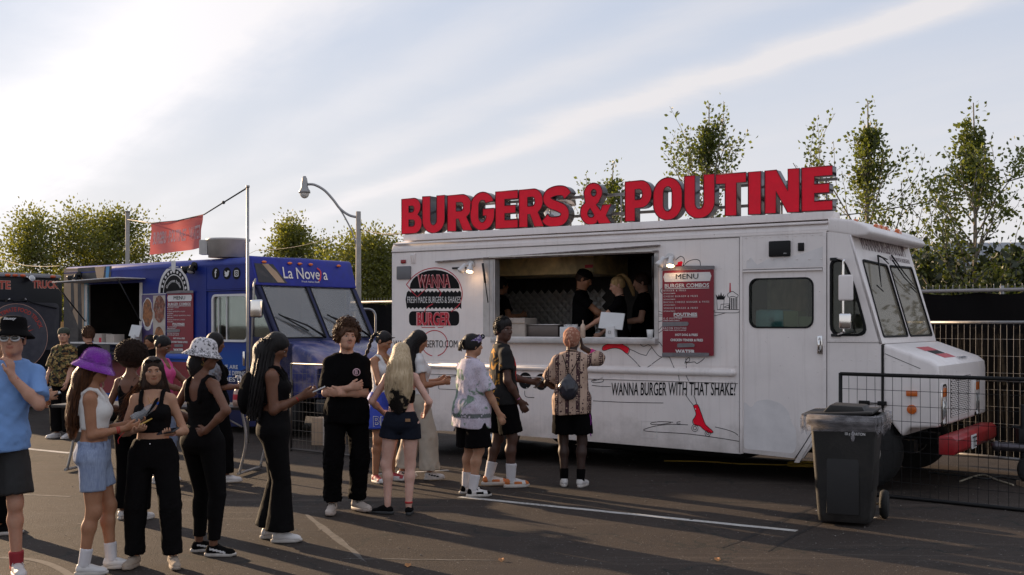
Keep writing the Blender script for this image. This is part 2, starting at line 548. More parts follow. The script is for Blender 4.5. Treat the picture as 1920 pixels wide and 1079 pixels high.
def surface_nets(fn, lo, hi, vox):
 lo = np.array(lo) - vox * 2.5; hi = np.array(hi) + vox * 2.5
 B = 6
 nb = np.ceil((hi - lo) / (vox * B)).astype(int)
 n = nb * B + 1
 cb = np.stack(np.meshgrid(*[np.arange(k) for k in nb], indexing='ij'), -1).reshape(-1, 3)
 cc = lo + (cb + .5) * B * vox
 fv = fn(cc)
 act = np.abs(fv) < B * vox * 1.15 + .012
 Fd = np.repeat(np.repeat(np.repeat(fv.reshape(nb), B, 0), B, 1), B, 2)
 Fd = np.pad(Fd, ((0, 1),) * 3, mode='edge')
 Mk = np.repeat(np.repeat(np.repeat(act.reshape(nb), B, 0), B, 1), B, 2)
 M2 = np.zeros(n, bool); M2[:-1, :-1, :-1] = Mk
 for ax in range(3):
  sl = [slice(None)] * 3; sr = [slice(None)] * 3
  sl[ax] = slice(1, None); sr[ax] = slice(None, -1)
  M2[tuple(sl)] |= M2[tuple(sr)].copy()
 idx = np.argwhere(M2)
 Fd[M2] = fn(lo + idx * vox)
 S = Fd < 0
 cnt = np.zeros(np.array(n) - 1, np.int8)
 offs = [(i, j, k) for i in (0, 1) for j in (0, 1) for k in (0, 1)]
 sh = [slice(None, -1), slice(1, None)]
 for o in offs: cnt += S[sh[o[0]], sh[o[1]], sh[o[2]]]
 cells = np.argwhere((cnt > 0) & (cnt < 8))
 if len(cells) == 0: return np.zeros((0, 3)), np.zeros((0, 4), int)
 vid = np.full(np.array(n) - 1, -1, np.int64)
 vid[cells[:, 0], cells[:, 1], cells[:, 2]] = np.arange(len(cells))
 acc = np.zeros((len(cells), 3)); c = np.zeros(len(cells))
 val = {o: Fd[cells[:, 0] + o[0], cells[:, 1] + o[1], cells[:, 2] + o[2]] for o in offs}
 for ax in range(3):
  for o in offs:
   if o[ax]: continue
   o2 = list(o); o2[ax] = 1; o2 = tuple(o2)
   a, b = val[o], val[o2]
   m = (a < 0) != (b < 0)
   t = a[m] / (a[m] - b[m])
   p = np.tile(np.array(o, float), (m.sum(), 1)); p[:, ax] = t
   acc[m] += p; c[m] += 1
 V = lo + (cells + acc / c[:, None]) * vox
 quads = []
 for ax in range(3):
  sl0 = [slice(1, -1)] * 3; sl0[ax] = slice(None, -1)
  sl1 = [slice(1, -1)] * 3; sl1[ax] = slice(1, None)
  a = S[tuple(sl0)]; b = S[tuple(sl1)]
  e = np.argwhere(a != b)
  if not len(e): continue
  off = np.ones(3, int); off[ax] = 0
  e0 = e + off
  u, w = (ax + 1) % 3, (ax + 2) % 3
  du = np.zeros(3, int); du[u] = 1; dw = np.zeros(3, int); dw[w] = 1
  def g(x): return vid[x[:, 0], x[:, 1], x[:, 2]]
  q = np.stack([g(e0), g(e0 - du), g(e0 - du - dw), g(e0 - dw)], 1)
  inside = a[e[:, 0], e[:, 1], e[:, 2]]
  q[~inside] = q[~inside][:, ::-1]
  quads.append(q)
 Q = np.concatenate(quads)
 Q = Q[(Q >= 0).all(1)]
 return V, Q
def relax(V, Q, it=1, lam=.5):
 for _ in range(it):
  acc = np.zeros_like(V); c = np.zeros(len(V))
  for i in range(4):
   j = (i + 1) % 4
   np.add.at(acc, Q[:, i], V[Q[:, j]]); np.add.at(c, Q[:, i], 1)
   np.add.at(acc, Q[:, j], V[Q[:, i]]); np.add.at(c, Q[:, j], 1)
  m = c > 0
  V[m] = V[m] * (1 - lam) + lam * acc[m] / c[m][:, None]
 return V
def field_mesh(name, field, vox, mats, midx=None, it=1, box=None):
 lo, hi = field.bounds() if box is None else box
 V, Q = surface_nets(field, lo, hi, vox)
 if it: V = relax(V, Q, it)
 mi = midx(V[Q].mean(1)) if midx is not None else None
 return np_mesh(name, V, Q, mats, mi)
def wrinkle(amp, wl=.09, seed=0, aniso=(1, 1, 1)):
 r = np.random.default_rng(seed)
 K = r.normal(size=(7, 3)); K /= np.linalg.norm(K, axis=1)[:, None]
 K *= (2 * math.pi / wl) * r.uniform(.6, 1.9, size=(7, 1)) * np.array(aniso)
 ph = r.uniform(0, 6.28, 7)
 K2 = r.normal(size=(7, 3)) * 9
 def f(P):
  o = np.zeros(len(P))
  for i in range(7):
   o += 1 - 2 * np.abs(np.sin(P @ K[i] * .5 + ph[i] + 1.3 * np.sin(P @ K2[i])))
  return o / 7 * amp
 return f
def rotz(v, a):
 c, s = math.cos(a), math.sin(a)
 return Vector((c * v[0] - s * v[1], s * v[0] + c * v[1], v[2]))
def ik(a, c, l1, l2, hint):
 a, c = Vector(a), Vector(c)
 d = c - a; D = d.length
 Dm = min(D, (l1 + l2) * .995); Dm = max(Dm, abs(l1 - l2) * 1.02 + .01)
 dn = d.normalized(); c = a + dn * Dm
 x = (l1 * l1 - l2 * l2 + Dm * Dm) / (2 * Dm)
 y = math.sqrt(max(0, l1 * l1 - x * x))
 h = Vector(hint); h = (h - dn * h.dot(dn)).normalized()
 return a + dn * x + h * y, c
SKIN = {}
def skin_mat(key):
 cols = {'light': (.50, .28, .19), 'pale': (.62, .38, .30), 'tan': (.36, .175, .095), 'olive': (.42, .23, .14), 'brown': (.165, .075, .042), 'dark': (.040, .020, .014), 'deep': (.085, .040, .026)}
 c = cols[key]
 if key in SKIN: return SKIN[key]
 out = []
 for nm, cc, ro in (('skin_' + key, c, .58), ('lips_' + key, (c[0] * .80, c[1] * .60, c[2] * .60), .42), ('stubble_' + key, (c[0] * .42, c[1] * .42, c[2] * .45), .7)):
  m, t, p, o = new_mat(nm)
  tc = nd(t, 'ShaderNodeTexCoord')
  n = nd(t, 'ShaderNodeTexNoise', inp={'Scale': 9, 'Detail': 8, 'Roughness': .7})
  ln(t, tc.outputs['Object'], n.inputs['Vector'])
  ln(t, mixc(t, ramp(t, n.outputs[0], [(.35, 0), (.7, 1)]), (cc[0] * .86, cc[1] * .78, cc[2] * .76), (cc[0] * 1.06, cc[1] * 1.06, cc[2] * 1.06)), p.inputs['Base Color'])
  p.inputs['Roughness'].default_value = ro
  p.inputs['Specular IOR Level'].default_value = .4
  p.inputs['Subsurface Weight'].default_value = .12
  p.inputs['Subsurface Radius'].default_value = (.02, .008, .004)
  p.inputs['Subsurface Scale'].default_value = .5
  out.append(m)
 SKIN[key] = out
 return out
HEADC = Vector((0, .02, 1.625))
class Person:
 """local frame: +Y the way the hips face, +X the person's right, origin on the ground"""
 def __init__(s, name_label, loc, yaw, h=1.72, sex='m', skin='light', vox=.009, feet=None, lean=(0, 0), twist=0, hands=None,
    hints=None, head=(0, 0, 0), build=1.0, curl=(.5, .5), palm=None, finger=None, group=None, stubble=False, hip=(0, 0)):
  s.sex, s.skin, s.vox = sex, skin, vox
  s.sc = h / 1.75; s.vox *= 1.12; s.brow = False
  s.root = empty('person', name_label, 'person', (loc[0], loc[1], 0), R(yaw), group)
  s.W = Matrix.Translation((loc[0], loc[1], 0)) @ Matrix.Rotation(R(yaw), 4, 'Z')
  f = sex == 'f'
  lean = Vector((lean[0], lean[1], 0)); hip = Vector((hip[0], hip[1], 0))
  s.twist = R(twist)
  s.lean, s.hip = lean, hip
  s.P = {}
  P = s.P
  feet = feet or {}
  sw = .142 if f else .155
  for sd, nm in ((1, 'R'), (-1, 'L')):
   fx, fy, fyaw = feet.get(nm, (.11 * sd, 0, 8 * sd))[:3]
   lift = feet.get(nm, (0, 0, 0, 0))[3] if len(feet.get(nm, (0, 0, 0))) > 3 else 0
   P['hip' + nm] = Vector((.09 * sd, 0, .925)) + hip
   P['ank' + nm] = Vector((fx, fy, .085 + lift))
   P['yaw' + nm] = fyaw
   fd = rotz((0, 1, 0), -R(fyaw))
   P['fd' + nm] = fd
   P['knee' + nm], P['ank' + nm] = ik(P['hip' + nm], P['ank' + nm], .42, .425, fd + Vector((.1 * sd, 0, 0)))
   sh = rotz((sw * sd, -.012, 0), s.twist) + lean + Vector((0, 0, 1.390))
   P['sho' + nm] = sh
   hd = (hands or {}).get(nm, (.27 * sd, .04, .80))
   hn = (hints or {}).get(nm, (.35 * sd, -1, -.2))
   P['elb' + nm], P['wri' + nm] = ik(sh, Vector(hd), .285, .255, Vector(hn))
  s.neck = Vector((0, 0, 1.475)) + lean + rotz((0, -.015, 0), s.twist)
  yaw_, pitch, roll = head
  ex = lean * 1.08
  s.Mh = Matrix.Translation(HEADC * 1.0 + Vector((ex.x, ex.y, 0)) + Vector((0, -.02, 0)) + rotz((0, .02, 0), R(yaw_))) @ Matrix.Rotation(R(yaw_), 4, 'Z') @ Matrix.Rotation(-R(pitch), 4, 'X') @ Matrix.Rotation(R(roll), 4, 'Y')
  s.curl = curl; s.palm = palm or {}; s.finger = finger or {}
  s.build = build
  s.stubble = stubble
  S = Matrix.Scale(s.sc, 4)
  s.S = S
  s.body()
 # ---- primitives
 def torso_st(s, off=0.0):
  b = s.build; l, h = s.lean, s.hip
  def o(z):   # centre line offset
   t = min(1, max(0, (z - .95) / .5))
   return h.x * (1 - t) + l.x * t, h.y * (1 - t) + l.y * t
  if s.sex == 'f':
   rows = [(.83, .13, .085, 0), (.90, .176, .118, -.012), (.96, .172, .118, -.01), (1.06, .132, .095, 0), (1.12, .122, .09, .005), (1.22, .136, .096, .005), (1.32, .140, .098, 0), (1.37, .138, .09, -.01), (1.415, .105, .07, -.012), (1.46, .055, .052, -.012)]
  else:
   rows = [(.83, .13, .09, 0), (.90, .160, .110, -.005), (.98, .152, .108, 0), (1.10, .142, .102, .005), (1.22, .148, .108, .005), (1.30, .155, .112, 0), (1.37, .146, .10, -.01), (1.415, .110, .078, -.012), (1.465, .065, .06, -.012)]
  out = []
  for z, w, d, y in rows:
   ox, oy = o(z)
   out.append((z, w * b + off, d * b + off, ox, oy + y))
  return out
 def torso(s, F_, off=0.0, z0=None, z1=None):
  st = s.torso_st(off)
  if z0 is not None:
   st = [r for r in st if r[0] > z0]; lo = s.torso_st(off)
   ip = lambda z: tuple(np.interp(z, [r[0] for r in lo], [r[i] for r in lo]) for i in range(1, 5))
   st = [(z0, *ip(z0))] + st
  if z1 is not None:
   lo = s.torso_st(off); ip = lambda z: tuple(np.interp(z, [r[0] for r in lo], [r[i] for r in lo]) for i in range(1, 5))
   st = [r for r in st if r[0] < z1] + [(z1, *ip(z1))]
  F_.add(f_loft(st, 2.25, twist=(0 if z0 is None else s.twist * .6, s.twist)), .03)
  if s.sex == 'f' and (z1 is None or z1 > 1.3):
   for sd in (1, -1):
    c = rotz((.068 * sd, .072, 0), s.twist) + s.lean * .72 + Vector((0, 0, 1.285))
    F_.add(f_ell(c, (.062 + off, .056 + off, .060 + off)), .035)
 def shoulders(s, F_, off=0.0, trap=True):
  for nm in 'RL':
   p = s.P['sho' + nm]
   r = .052 if s.sex == 'm' else .042
   F_.add(f_ell(p - Vector((0, 0, .004)), (r + off * .7,) * 3), .035)
   if trap:
    F_.add(f_cone(s.neck - Vector((0, 0, .012)), p + Vector((0, 0, .012)), .040 + off * .5, .030 + off * .5), .035)
 def arm(s, F_, nm, off=0.0, frac=None, loose=0.0):
  """frac None: whole arm; 0..1 upper arm part, 1..2 forearm part (cut flat)"""
  P = s.P; b = s.build
  a, e, w = P['sho' + nm], P['elb' + nm], P['wri' + nm]
  ku = (.050, .040) if s.sex == 'm' else (.041, .033)
  kf = (.040, .0265) if s.sex == 'm' else (.034, .0225)
  ku = (ku[0] * b, ku[1] * b)
  if frac is None:
   F_.add(f_cone(a, e, *ku), .025)
   m = e.lerp(w, .35)
   F_.add(f_cone(e, m, kf[0], kf[0] * 1.03), .02)
   F_.add(f_cone(m, w, kf[0] * 1.0, kf[1]), .02)
  elif frac <= 1:
   F_.add(f_cone(a, a.lerp(e, frac), ku[0] + off * .5, ku[0] + (ku[1] - ku[0]) * frac + off + loose, cap=True), .02)
   F_.add(f_ell(a, (ku[0] + off * .4,) * 3), .02)
  else:
   F_.add(f_cone(a, e, ku[0] + off, ku[1] + off), .03)
   F_.add(f_cone(e, e.lerp(w, frac - 1), kf[0] + off, kf[0] + (kf[1] - kf[0]) * (frac - 1) + off + loose, cap=True), .03)
 def leg(s, F_, nm, off=0.0, frac=None, rt=None, rb=None, kn=None):
  P = s.P; b = s.build
  a, k, e = P['hip' + nm], P['knee' + nm], P['ank' + nm]
  sd = 1 if nm == 'R' else -1
  t0 = .088 if s.sex == 'm' else .092
  if frac is None:
   F_.add(f_cone(a + Vector((.005 * sd, 0, -.02)), k, t0 * b, (.056 if s.sex == 'm' else .053) * b), .04)
   fd = P['fd' + nm]
   m = k.lerp(e, .30)
   F_.add(f_cone(k, m - fd * .012, .049 * b, (.056 if s.sex == 'm' else .051) * b), .03)
   F_.add(f_cone(m - fd * .012, e + Vector((0, 0, .02)), (.054 if s.sex == 'm' else .050) * b, .034), .03)
   F_.add(f_cone(k + fd * .012 + Vector((0, 0, .01)), k + fd * .012 - Vector((0, 0, .02)), .044 * b, .042 * b), .03)
  elif frac <= 1:
   q = a.lerp(k, frac)
   F_.add(f_cone(a + Vector((.004 * sd, 0, 0)), q, (rt or t0) + off, (rb or .06) + off, cap=True), .014)
  else:
   q = k.lerp(e, frac - 1)
   F_.add(f_cone(a + Vector((.004 * sd, 0, 0)), k, (rt or t0) + off, (kn or .06) + off), .02)
   F_.add(f_cone(k + (k - q) * .02, q, (kn or .06) + off, (rb or .045) + off, cap=True), .010)
   F_.add(f_cone(k.lerp(e, .2) - P['fd' + nm] * .012, k.lerp(e, .4) - P['fd' + nm] * .012, .056 + off, .052 + off), .02)
 def hand(s, F_, nm):
  P = s.P
  e, w = P['elb' + nm], P['wri' + nm]
  sd = 1 if nm == 'R' else -1
  d = Vector(s.finger[nm]).normalized() if nm in s.finger else (w - e).normalized()
  n = Vector(s.palm.get(nm, (-sd, .15, 0)))
  n = (n - d * n.dot(d)).normalized()
  u = d.cross(n).normalized()          # across the palm
  # thumb side: towards +Y (front) or up
  ts = u if (u.dot(Vector((0, 1, .6))) > 0) else -u
  cu = s.curl[0 if nm == 'L' else 1]
  g = 1.0 if s.sex == 'm' else .9
  F_.add(f_cone(w, w + d * .075 * g, .026 * g, .036 * g, flat=(n, .42)), .018)
  F_.add(f_cone(w + d * .03 * g + ts * .012, w + d * .08 * g - ts * .006, .030 * g, .034 * g, flat=(n, .42)), .012)
  F_.add(f_cone(e.lerp(w, .9), w + d * .02, .024 * g, .024 * g, flat=(n, .75)), .02)
  tips = []
  for i, L in enumerate((.072, .080, .074, .058)):
   base = w + d * .088 * g + ts * (.030 - .020 * i) * g
   sp = (1.5 - i) * .05
   a = base; ang = cu * .5
   for j, fr in enumerate((.45, .32, .23)):
    dd = (d * math.cos(ang) + n * math.sin(ang) + ts * sp).normalized()
    b = a + dd * L * fr * g
    F_.add(f_cone(a, b, (.0098 - .001 * j) * g, (.0092 - .001 * j) * g), .006)
    a = b; ang += cu * .85
   tips.append(a)
  a = w + d * .022 * g + ts * .022 * g
  dd = (d * .72 + ts * .62 + n * .25 * cu).normalized()
  b = a + dd * .042 * g
  F_.add(f_cone(a, b, .0150 * g, .0115 * g), .014)
  d2 = (d * .92 + ts * .18 + n * .35 * cu).normalized()
  F_.add(f_cone(b, b + d2 * .038 * g, .0112 * g, .0095 * g), .006)
  P['grip' + nm] = w + d * .085 * g + n * .025
  P['hd' + nm] = d; P['hn' + nm] = n; P['hu' + nm] = ts
 def head_prims(s, F_):
  M = s.Mh; g = .955 if s.sex == 'f' else 1.0
  def p(x, y, z): return M @ Vector((x * g, y * g, z * g))
  j = .9 if s.sex == 'f' else 1.0
  F_.add(f_ell(p(0, -.015, .030), (.075 * g, .094 * g, .084 * g), M), .02)
  F_.add(f_ell(p(0, .030, -.035), (.058 * g * j, .062 * g, .076 * g), M), .035)
  F_.add(f_ell(p(0, .052, -.082), (.030 * g * j, .030 * g, .024 * g), M), .03)
  for sd in (1, -1):
   F_.add(f_ell(p(.040 * sd, .050, -.020), (.022 * g, .022 * g, .020 * g), M), .025)
   F_.add(f_ell(p(.050 * sd * j, .005, -.060), (.014 * g, .03 * g, .022 * g), M), .03)
   F_.add(f_ell(p(.078 * sd, -.010, -.008), (.010 * g, .018 * g, .031 * g), M), .006)
  F_.add(f_cone(p(-.030, .078, .026), p(.030, .078, .026), .012 * g, .012 * g), .02)
  for sd in (1, -1):
   F_.add(f_ell(p(.031 * sd, .100, .006), (.017 * g, .017 * g, .012 * g), M), .014, 's')
  F_.add(f_cone(p(0, .086, .014), p(0, .106, -.022), .0075 * g, .0105 * g), .012)
  F_.add(f_ell(p(0, .098, -.027), (.0165 * g, .013 * g, .009 * g), M), .008)
  F_.add(f_ell(p(0, .083, -.050), (.024 * g, .014 * g, .0058 * g), M), .005)
  F_.add(f_ell(p(0, .081, -.0600), (.022 * g, .014 * g, .0066 * g), M), .004)
  # neck
  nr = .054 if s.sex == 'm' else .044
  F_.add(f_cone(s.neck - Vector((0, .0, .02)), M @ Vector((0, -.02, -.045)), nr * 1.12, nr), .03)
 def body(s):
  F_ = Field()
  s.torso(F_); s.shoulders(F_)
  for nm in 'RL':
   s.leg(F_, nm); s.arm(F_, nm)
   P = s.P; fd = P['fd' + nm]; e = P['ank' + nm]
   F_.add(f_cone(e - Vector((0, 0, .03)), e + fd * .12 - Vector((0, 0, .05)), .032, .026, flat=((0, 0, 1), .8)), .03)
  nops = len(F_.ops)
  s.head_prims(F_)
  for nm in 'RL': s.hand(F_, nm)
  for i in range(len(F_.ops)): pass
  mats = skin_mat(s.skin)
  Mi = np.array(s.Mh.inverted()); g = .955 if s.sex == 'f' else 1.0
  def lips(C):
   q = (C @ Mi[:3, :3].T + Mi[:3, 3]) / g
   m = np.zeros(len(C), int)
   lp = (np.abs(q[:, 0]) < .0245) & (q[:, 1] > .070) & (q[:, 2] < -.0435) & (q[:, 2] > -.0675 + np.abs(q[:, 0]) * .35)
   if s.stubble:
    st = (q[:, 1] > .078) & (np.abs(q[:, 0]) < .028) & (q[:, 2] > -.044) & (q[:, 2] < -.034)
    m[st] = 2
   m[lp] = 1
   return m
  lo, hi = F_.bounds()
  lo[2] = 0.0
  v1 = s.vox / s.sc
  V, Q = surface_nets(F_, lo, hi, v1)
  # finer skin on head and hands, cut out of the same surface
  boxes = []
  hc = np.array(s.Mh.translation)
  fine = v1 * .58
  boxes.append((hc - np.array((.125, .14, .105)), hc + np.array((.125, .14, .15))))
  if s.vox < .0095:
   for nm in 'RL':
    c = np.array(s.P['wri' + nm] + s.P['hd' + nm] * .10)
    boxes.append((c - .105, c + .105))
  Vs, Qs = [V], []
  keep = np.ones(len(Q), bool); C = V[Q].mean(1)
  for lo_, hi_ in boxes: keep &= ~np.all((C > lo_ + v1) & (C < hi_ - v1), 1)
  Qs.append(Q[keep]); base = len(V)
  done = []
  for lo_, hi_ in boxes:
   V2, Q2 = surface_nets(F_, lo_, hi_, fine)
   if not len(V2): continue
   C2 = V2[Q2].mean(1)
   k2 = np.all((C2 > lo_) & (C2 < hi_), 1)
   for a_, b_ in done: k2 &= ~np.all((C2 > a_ + v1) & (C2 < b_ - v1), 1)
   Q2 = Q2[k2]; done.append((lo_, hi_))
   Vs.append(V2); Qs.append(Q2 + base); base += len(V2)
  V = np.concatenate(Vs); Q = np.concatenate(Qs)
  used = np.unique(Q); mp = np.full(len(V), -1); mp[used] = np.arange(len(used)); V = V[used]; Q = mp[Q]
  mi = lips(V[Q].mean(1))
  me = np_mesh('body', V * s.sc, Q, mats, mi)
  s.bodyobj = link_mesh('body', me, s.root)
  # eyes and brows
  if s.vox < .0125:
   ew = mat('eye_white', (.34, .30, .27), .35, var=.03)
   ir = mat('eye_iris', (.035, .018, .01), .15, var=.1)
   for sd in (1, -1):
    b = MB()
    b.ball((.031 * sd * g, .0745 * g, .005 * g), (.0135 * g, .0105 * g, .0062 * g), 12, 0, s.Mh)
    b.ball((.031 * sd * g, .0815 * g, .005 * g), (.0062 * g, .0045 * g, .0060 * g), 8, 1, s.Mh)
    b.v = [tuple(Vector(v) * s.sc) for v in b.v]
    b.build('eye', [ew, ir], s.root)
 def brows(s, m):
  if s.brow or s.vox > .0125: return s
  s.brow = True
  g = .955 if s.sex == 'f' else 1.0
  for sd in (1, -1):
   b = MB()
   b.tube([s.Mh @ (Vector((x * sd, y, z)) * g) for x, y, z in ((.015, .0905, .0215), (.030, .0885, .0265), (.048, .074, .0215))], [.0032, .0036, .0018], 6, flat=.8)
   s.part(b, 'eyebrow', m)
  return s
 def part(s, mb, name, mats, parent=None, **kw):
  mb.v = [tuple(Vector(v) * s.sc) for v in mb.v]
  return mb.build(name, mats, parent or s.root, **kw)
 def fmesh(s, name, field, mats, vox=None, parent=None, midx=None, it=1):
  lo, hi = field.bounds()
  v = (vox or s.vox * 1.15) / s.sc
  V, Q = surface_nets(field, lo - .03, hi + .03, v)
  if it: V = relax(V, Q, it, .4)
  mi = midx(V[Q].mean(1)) if midx is not None else None
  me = np_mesh(name, V * s.sc, Q, mats, mi)
  return link_mesh(name, me, parent or s.root)
 # ---- clothing
 def tee(s, m, off=.014, hem=.86, sleeve=.55, flare=.02, neck=True, seed=1, name='t_shirt', amp=.010, sl_loose=.014, drape=.0):
  F_ = Field()
  st = s.torso_st(off)
  ip = lambda z: tuple(np.interp(z, [r[0] for r in st], [r[i] for r in st]) for i in range(1, 5))
  rows = []
  for z in (hem, .98, 1.08, 1.2, 1.32, 1.39, 1.445, 1.48):
   if z < hem: continue
   w, d, ox, oy = ip(max(z, .84))
   fl = flare * max(0, (1.35 - z) / .5)
   rows.append((z - (.03 if z == hem else 0), max(w, .135 * s.build) * (1 if z < 1.3 else .96 if z < 1.4 else .88) + fl + (.022 if z < 1.0 else 0), d + fl + (.018 if z < 1.0 else 0), ox, oy))
  F_.add(f_loft(rows, 2.4, twist=(s.twist * .3, s.twist), round_=.008), .03)
  if s.sex == 'f':
   for sd in (1, -1):
    c = rotz((.068 * sd, .072, 0), s.twist) + s.lean * .72 + Vector((0, 0, 1.285))
    F_.add(f_ell(c, (.062 + off, .056 + off, .060 + off)), .05)
  s.shoulders(F_, off)
  for nm in 'RL':
   if sleeve: s.arm(F_, nm, off, sleeve, sl_loose)
  if neck:
   F_.add(f_cone(s.neck + Vector((0, .012, -.02)), s.neck + Vector((0, 0, .15)), .058 if s.sex == 'm' else .056, .066), .006, 's')
  wr = wrinkle(amp, .10, seed, (1, 1, .55)); wr2 = wrinkle(amp * .5, .045, seed + 9)
  def post(P, Fv):
   g = np.clip((1.40 - P[:, 2]) / .15, .25, 1)
   return smax(Fv + (wr(P) + wr2(P)) * g, hem + .008 * np.sin(P[:, 0] * 9 + seed) - P[:, 2], .006)
  F_.post.append(post)
  o = s.fmesh(name, F_, m)
  if neck:
   cb = MB(); c0 = s.neck + Vector((0, .008, .012)); r = .064 if s.sex == 'm' else .058
   cb.tube([c0 + Vector((r * math.cos(a), r * 1.05 * math.sin(a), -.022 * math.sin(a))) for a in np.linspace(0, 6.283, 25)], .0065, 6, caps=False, flat=.8)
   s.part(cb, 'collar', m, o)
  return o
 def tank(s, m, z0=.98, z1=1.40, off=.007, straps=True, seed=2, name='tank_top', low=.0, thin=False, back=0.0, amp=.004):
  F_ = Field()
  s.torso(F_, off, z0=z0, z1=z1)
  # neckline and arm holes
  c = rotz((0, .13, 0), s.twist) + s.lean + Vector((0, 0, 1.42 + low))
  F_.add(f_ell(c, (.060, .14, .085)), .01, 's')
  c = rotz((0, -.14, 0), s.twist) + s.lean + Vector((0, 0, 1.44 - back))
  F_.add(f_ell(c, (.070, .10, .09 + back * .5)), .01, 's')
  for sd in (1, -1):
   c = rotz((.185 * sd, 0, 0), s.twist) + s.lean + Vector((0, 0, 1.395))
   F_.add(f_ell(c, (.062, .14, .095)), .01, 's')
  if straps:
   for nm in 'RL':
    p = s.P['sho' + nm]; sd = 1 if nm == 'R' else -1
    r = .006 if thin else .017
    sp = [rotz((x * sd, y, 0), s.twist) + s.lean * .9 + Vector((0, 0, z)) for x, y, z in ((.078, .100, 1.31), (.084, .082, 1.39), (.086, .035, 1.452), (.087, -.02, 1.462), (.084, -.075, 1.43), (.078, -.100, 1.36), (.070, -.105, 1.27))]
    for A, B in zip(sp[:-1], sp[1:]): F_.add(f_cone(A, B, r, r), .006)
  wr = wrinkle(amp, .06, seed, (1, 1, 1.6))
  F_.post.append(lambda P, Fv: Fv + wr(P))
  return s.fmesh(name, F_, m, vox=s.vox)
 def pants(s, m, off=.012, frac=1.93, rt=None, kn=.075, rb=.075, waist=1.02, seed=3, name='trousers', amp=.010, cuff=0.0):
  F_ = Field()
  s.torso(F_, off + .004, z1=waist)
  for nm in 'RL': s.leg(F_, nm, off, frac, rt, rb, kn)
  wr = wrinkle(amp, .11, seed, (1, 1, .6)); wr2 = wrinkle(amp * .7, .05, seed + 4, (1, 1, 1.3))
  zk = .5; zb = .12
  def post(P, Fv):
   z = P[:, 2]
   g = .35 + .65 * np.exp(-((z - zk) / .12) ** 2) + .9 * np.exp(-((z - .16) / .10) ** 2) + .5 * np.exp(-((z - .84) / .07) ** 2)
   return Fv + wr(P) * g + wr2(P) * g
  F_.post.append(post)
  return s.fmesh(name, F_, m)
 def shorts(s, m, off=.014, frac=.75, rt=None, rb=.105, waist=1.0, seed=3, name='shorts', amp=.008):
  F_ = Field()
  s.torso(F_, off, z1=waist)
  for nm in 'RL': s.leg(F_, nm, off, frac, rt, rb)
  wr = wrinkle(amp, .09, seed, (1, 1, .5)); wr2 = wrinkle(amp * .5, .04, seed + 4)
  F_.post.append(lambda P, Fv: Fv + wr(P) + wr2(P))
  return s.fmesh(name, F_, m)
 def sock(s, m, z1=.20):
  for nm in 'RL':
   F_ = Field(); e = s.P['ank' + nm]; k = s.P['knee' + nm]
   d = (k - e).normalized()
   F_.add(f_cone(e - d * .02, e + d * (z1 - .085), .044, .050 + (.008 if z1 > .22 else 0), cap=True), .01)
   w = wrinkle(.0015, .03, 5)
   F_.post.append(lambda P, Fv: Fv + w(P))
   s.fmesh('sock', F_, m, vox=.0075, it=2)
 def shoe(s, um, sm, accent=None, hi=False, lace=None, low=False, chunky=1.0, toe=None):
  for nm in 'RL':
   P = s.P; e = P['ank' + nm]; fd = P['fd' + nm]
   sd = 1 if nm == 'R' else -1
   Mf = Matrix.Translation((e.x, e.y, e.z - .085)) @ Matrix.Rotation(math.atan2(-fd.x, fd.y), 4, 'Z')
   tilt = P.get('tilt' + nm)
   g = 1.0 if s.sex == 'm' else .92
   # sole outline
   out = []
   for t in np.linspace(0, 2 * math.pi, 26, endpoint=False):
    y = .062 + .140 * math.cos(t)
    w = .044 * (1 + .10 * math.cos(t)) * (1 if abs(math.cos(t)) < .2 else 1)
    x = w * math.copysign(abs(math.sin(t)) ** .75, math.sin(t)) + .006 * sd * -math.cos(t)
    out.append((x * g, y * g))
   th = .028 * chunky
   mb = MB()
   n = len(out)
   vs = [Mf @ Vector((x * .94, y * .97 + .002, .002 + (.012 if y > .17 else 0))) for x, y in out] + [Mf @ Vector((x * 1.03, y * 1.02 - .001, .010)) for x, y in out] + [Mf @ Vector((x, y, th)) for x, y in out] + [Mf @ Vector((x * .9, y * .95 + .003, th + .003)) for x, y in out]
   fs = [(k, (k + 1) % n, n + (k + 1) % n, n + k) for k in range(n)] + [(n + k, n + (k + 1) % n, 2 * n + (k + 1) % n, 2 * n + k) for k in range(n)] + [(2 * n + k, 2 * n + (k + 1) % n, 3 * n + (k + 1) % n, 3 * n + k) for k in range(n)] + [tuple(range(n))[::-1], tuple(range(3 * n, 4 * n))]
   mb.add(vs, fs, 0, True)
   F_ = Field()
   p = lambda x, y, z: Mf @ Vector((x * g, y * g, z))
   F_.add(f_cone(p(0, -.028, th + .018), p(0, .05, th + .02), .036, .038, flat=((0, 0, 1), 1.0)), .02)
   F_.add(f_ell(p(0, .125, th + .004), (.042 * g, .070 * g, .036 if not low else .024), Matrix.Rotation(math.atan2(-fd.x, fd.y), 4, 'Z')), .03)
   F_.add(f_cone(p(0, .02, th + .03), p(0, .09, th + .016), .034, .030), .02)
   if not low:
    F_.add(f_cone(p(0, -.018, th + .02), p(0, -.012, th + (.095 if hi else .058)), .038, .042 if hi else .040, cap=True), .02)
   zc = (Mf @ Vector((0, 0, th - .004))).z
   def post(Pt, Fv, zc=zc): return np.maximum(Fv, zc - Pt[:, 2])
   F_.post.append(post)
   Mi = np.array(Mf.inverted())
   mats = [um] + ([accent] if accent else [])
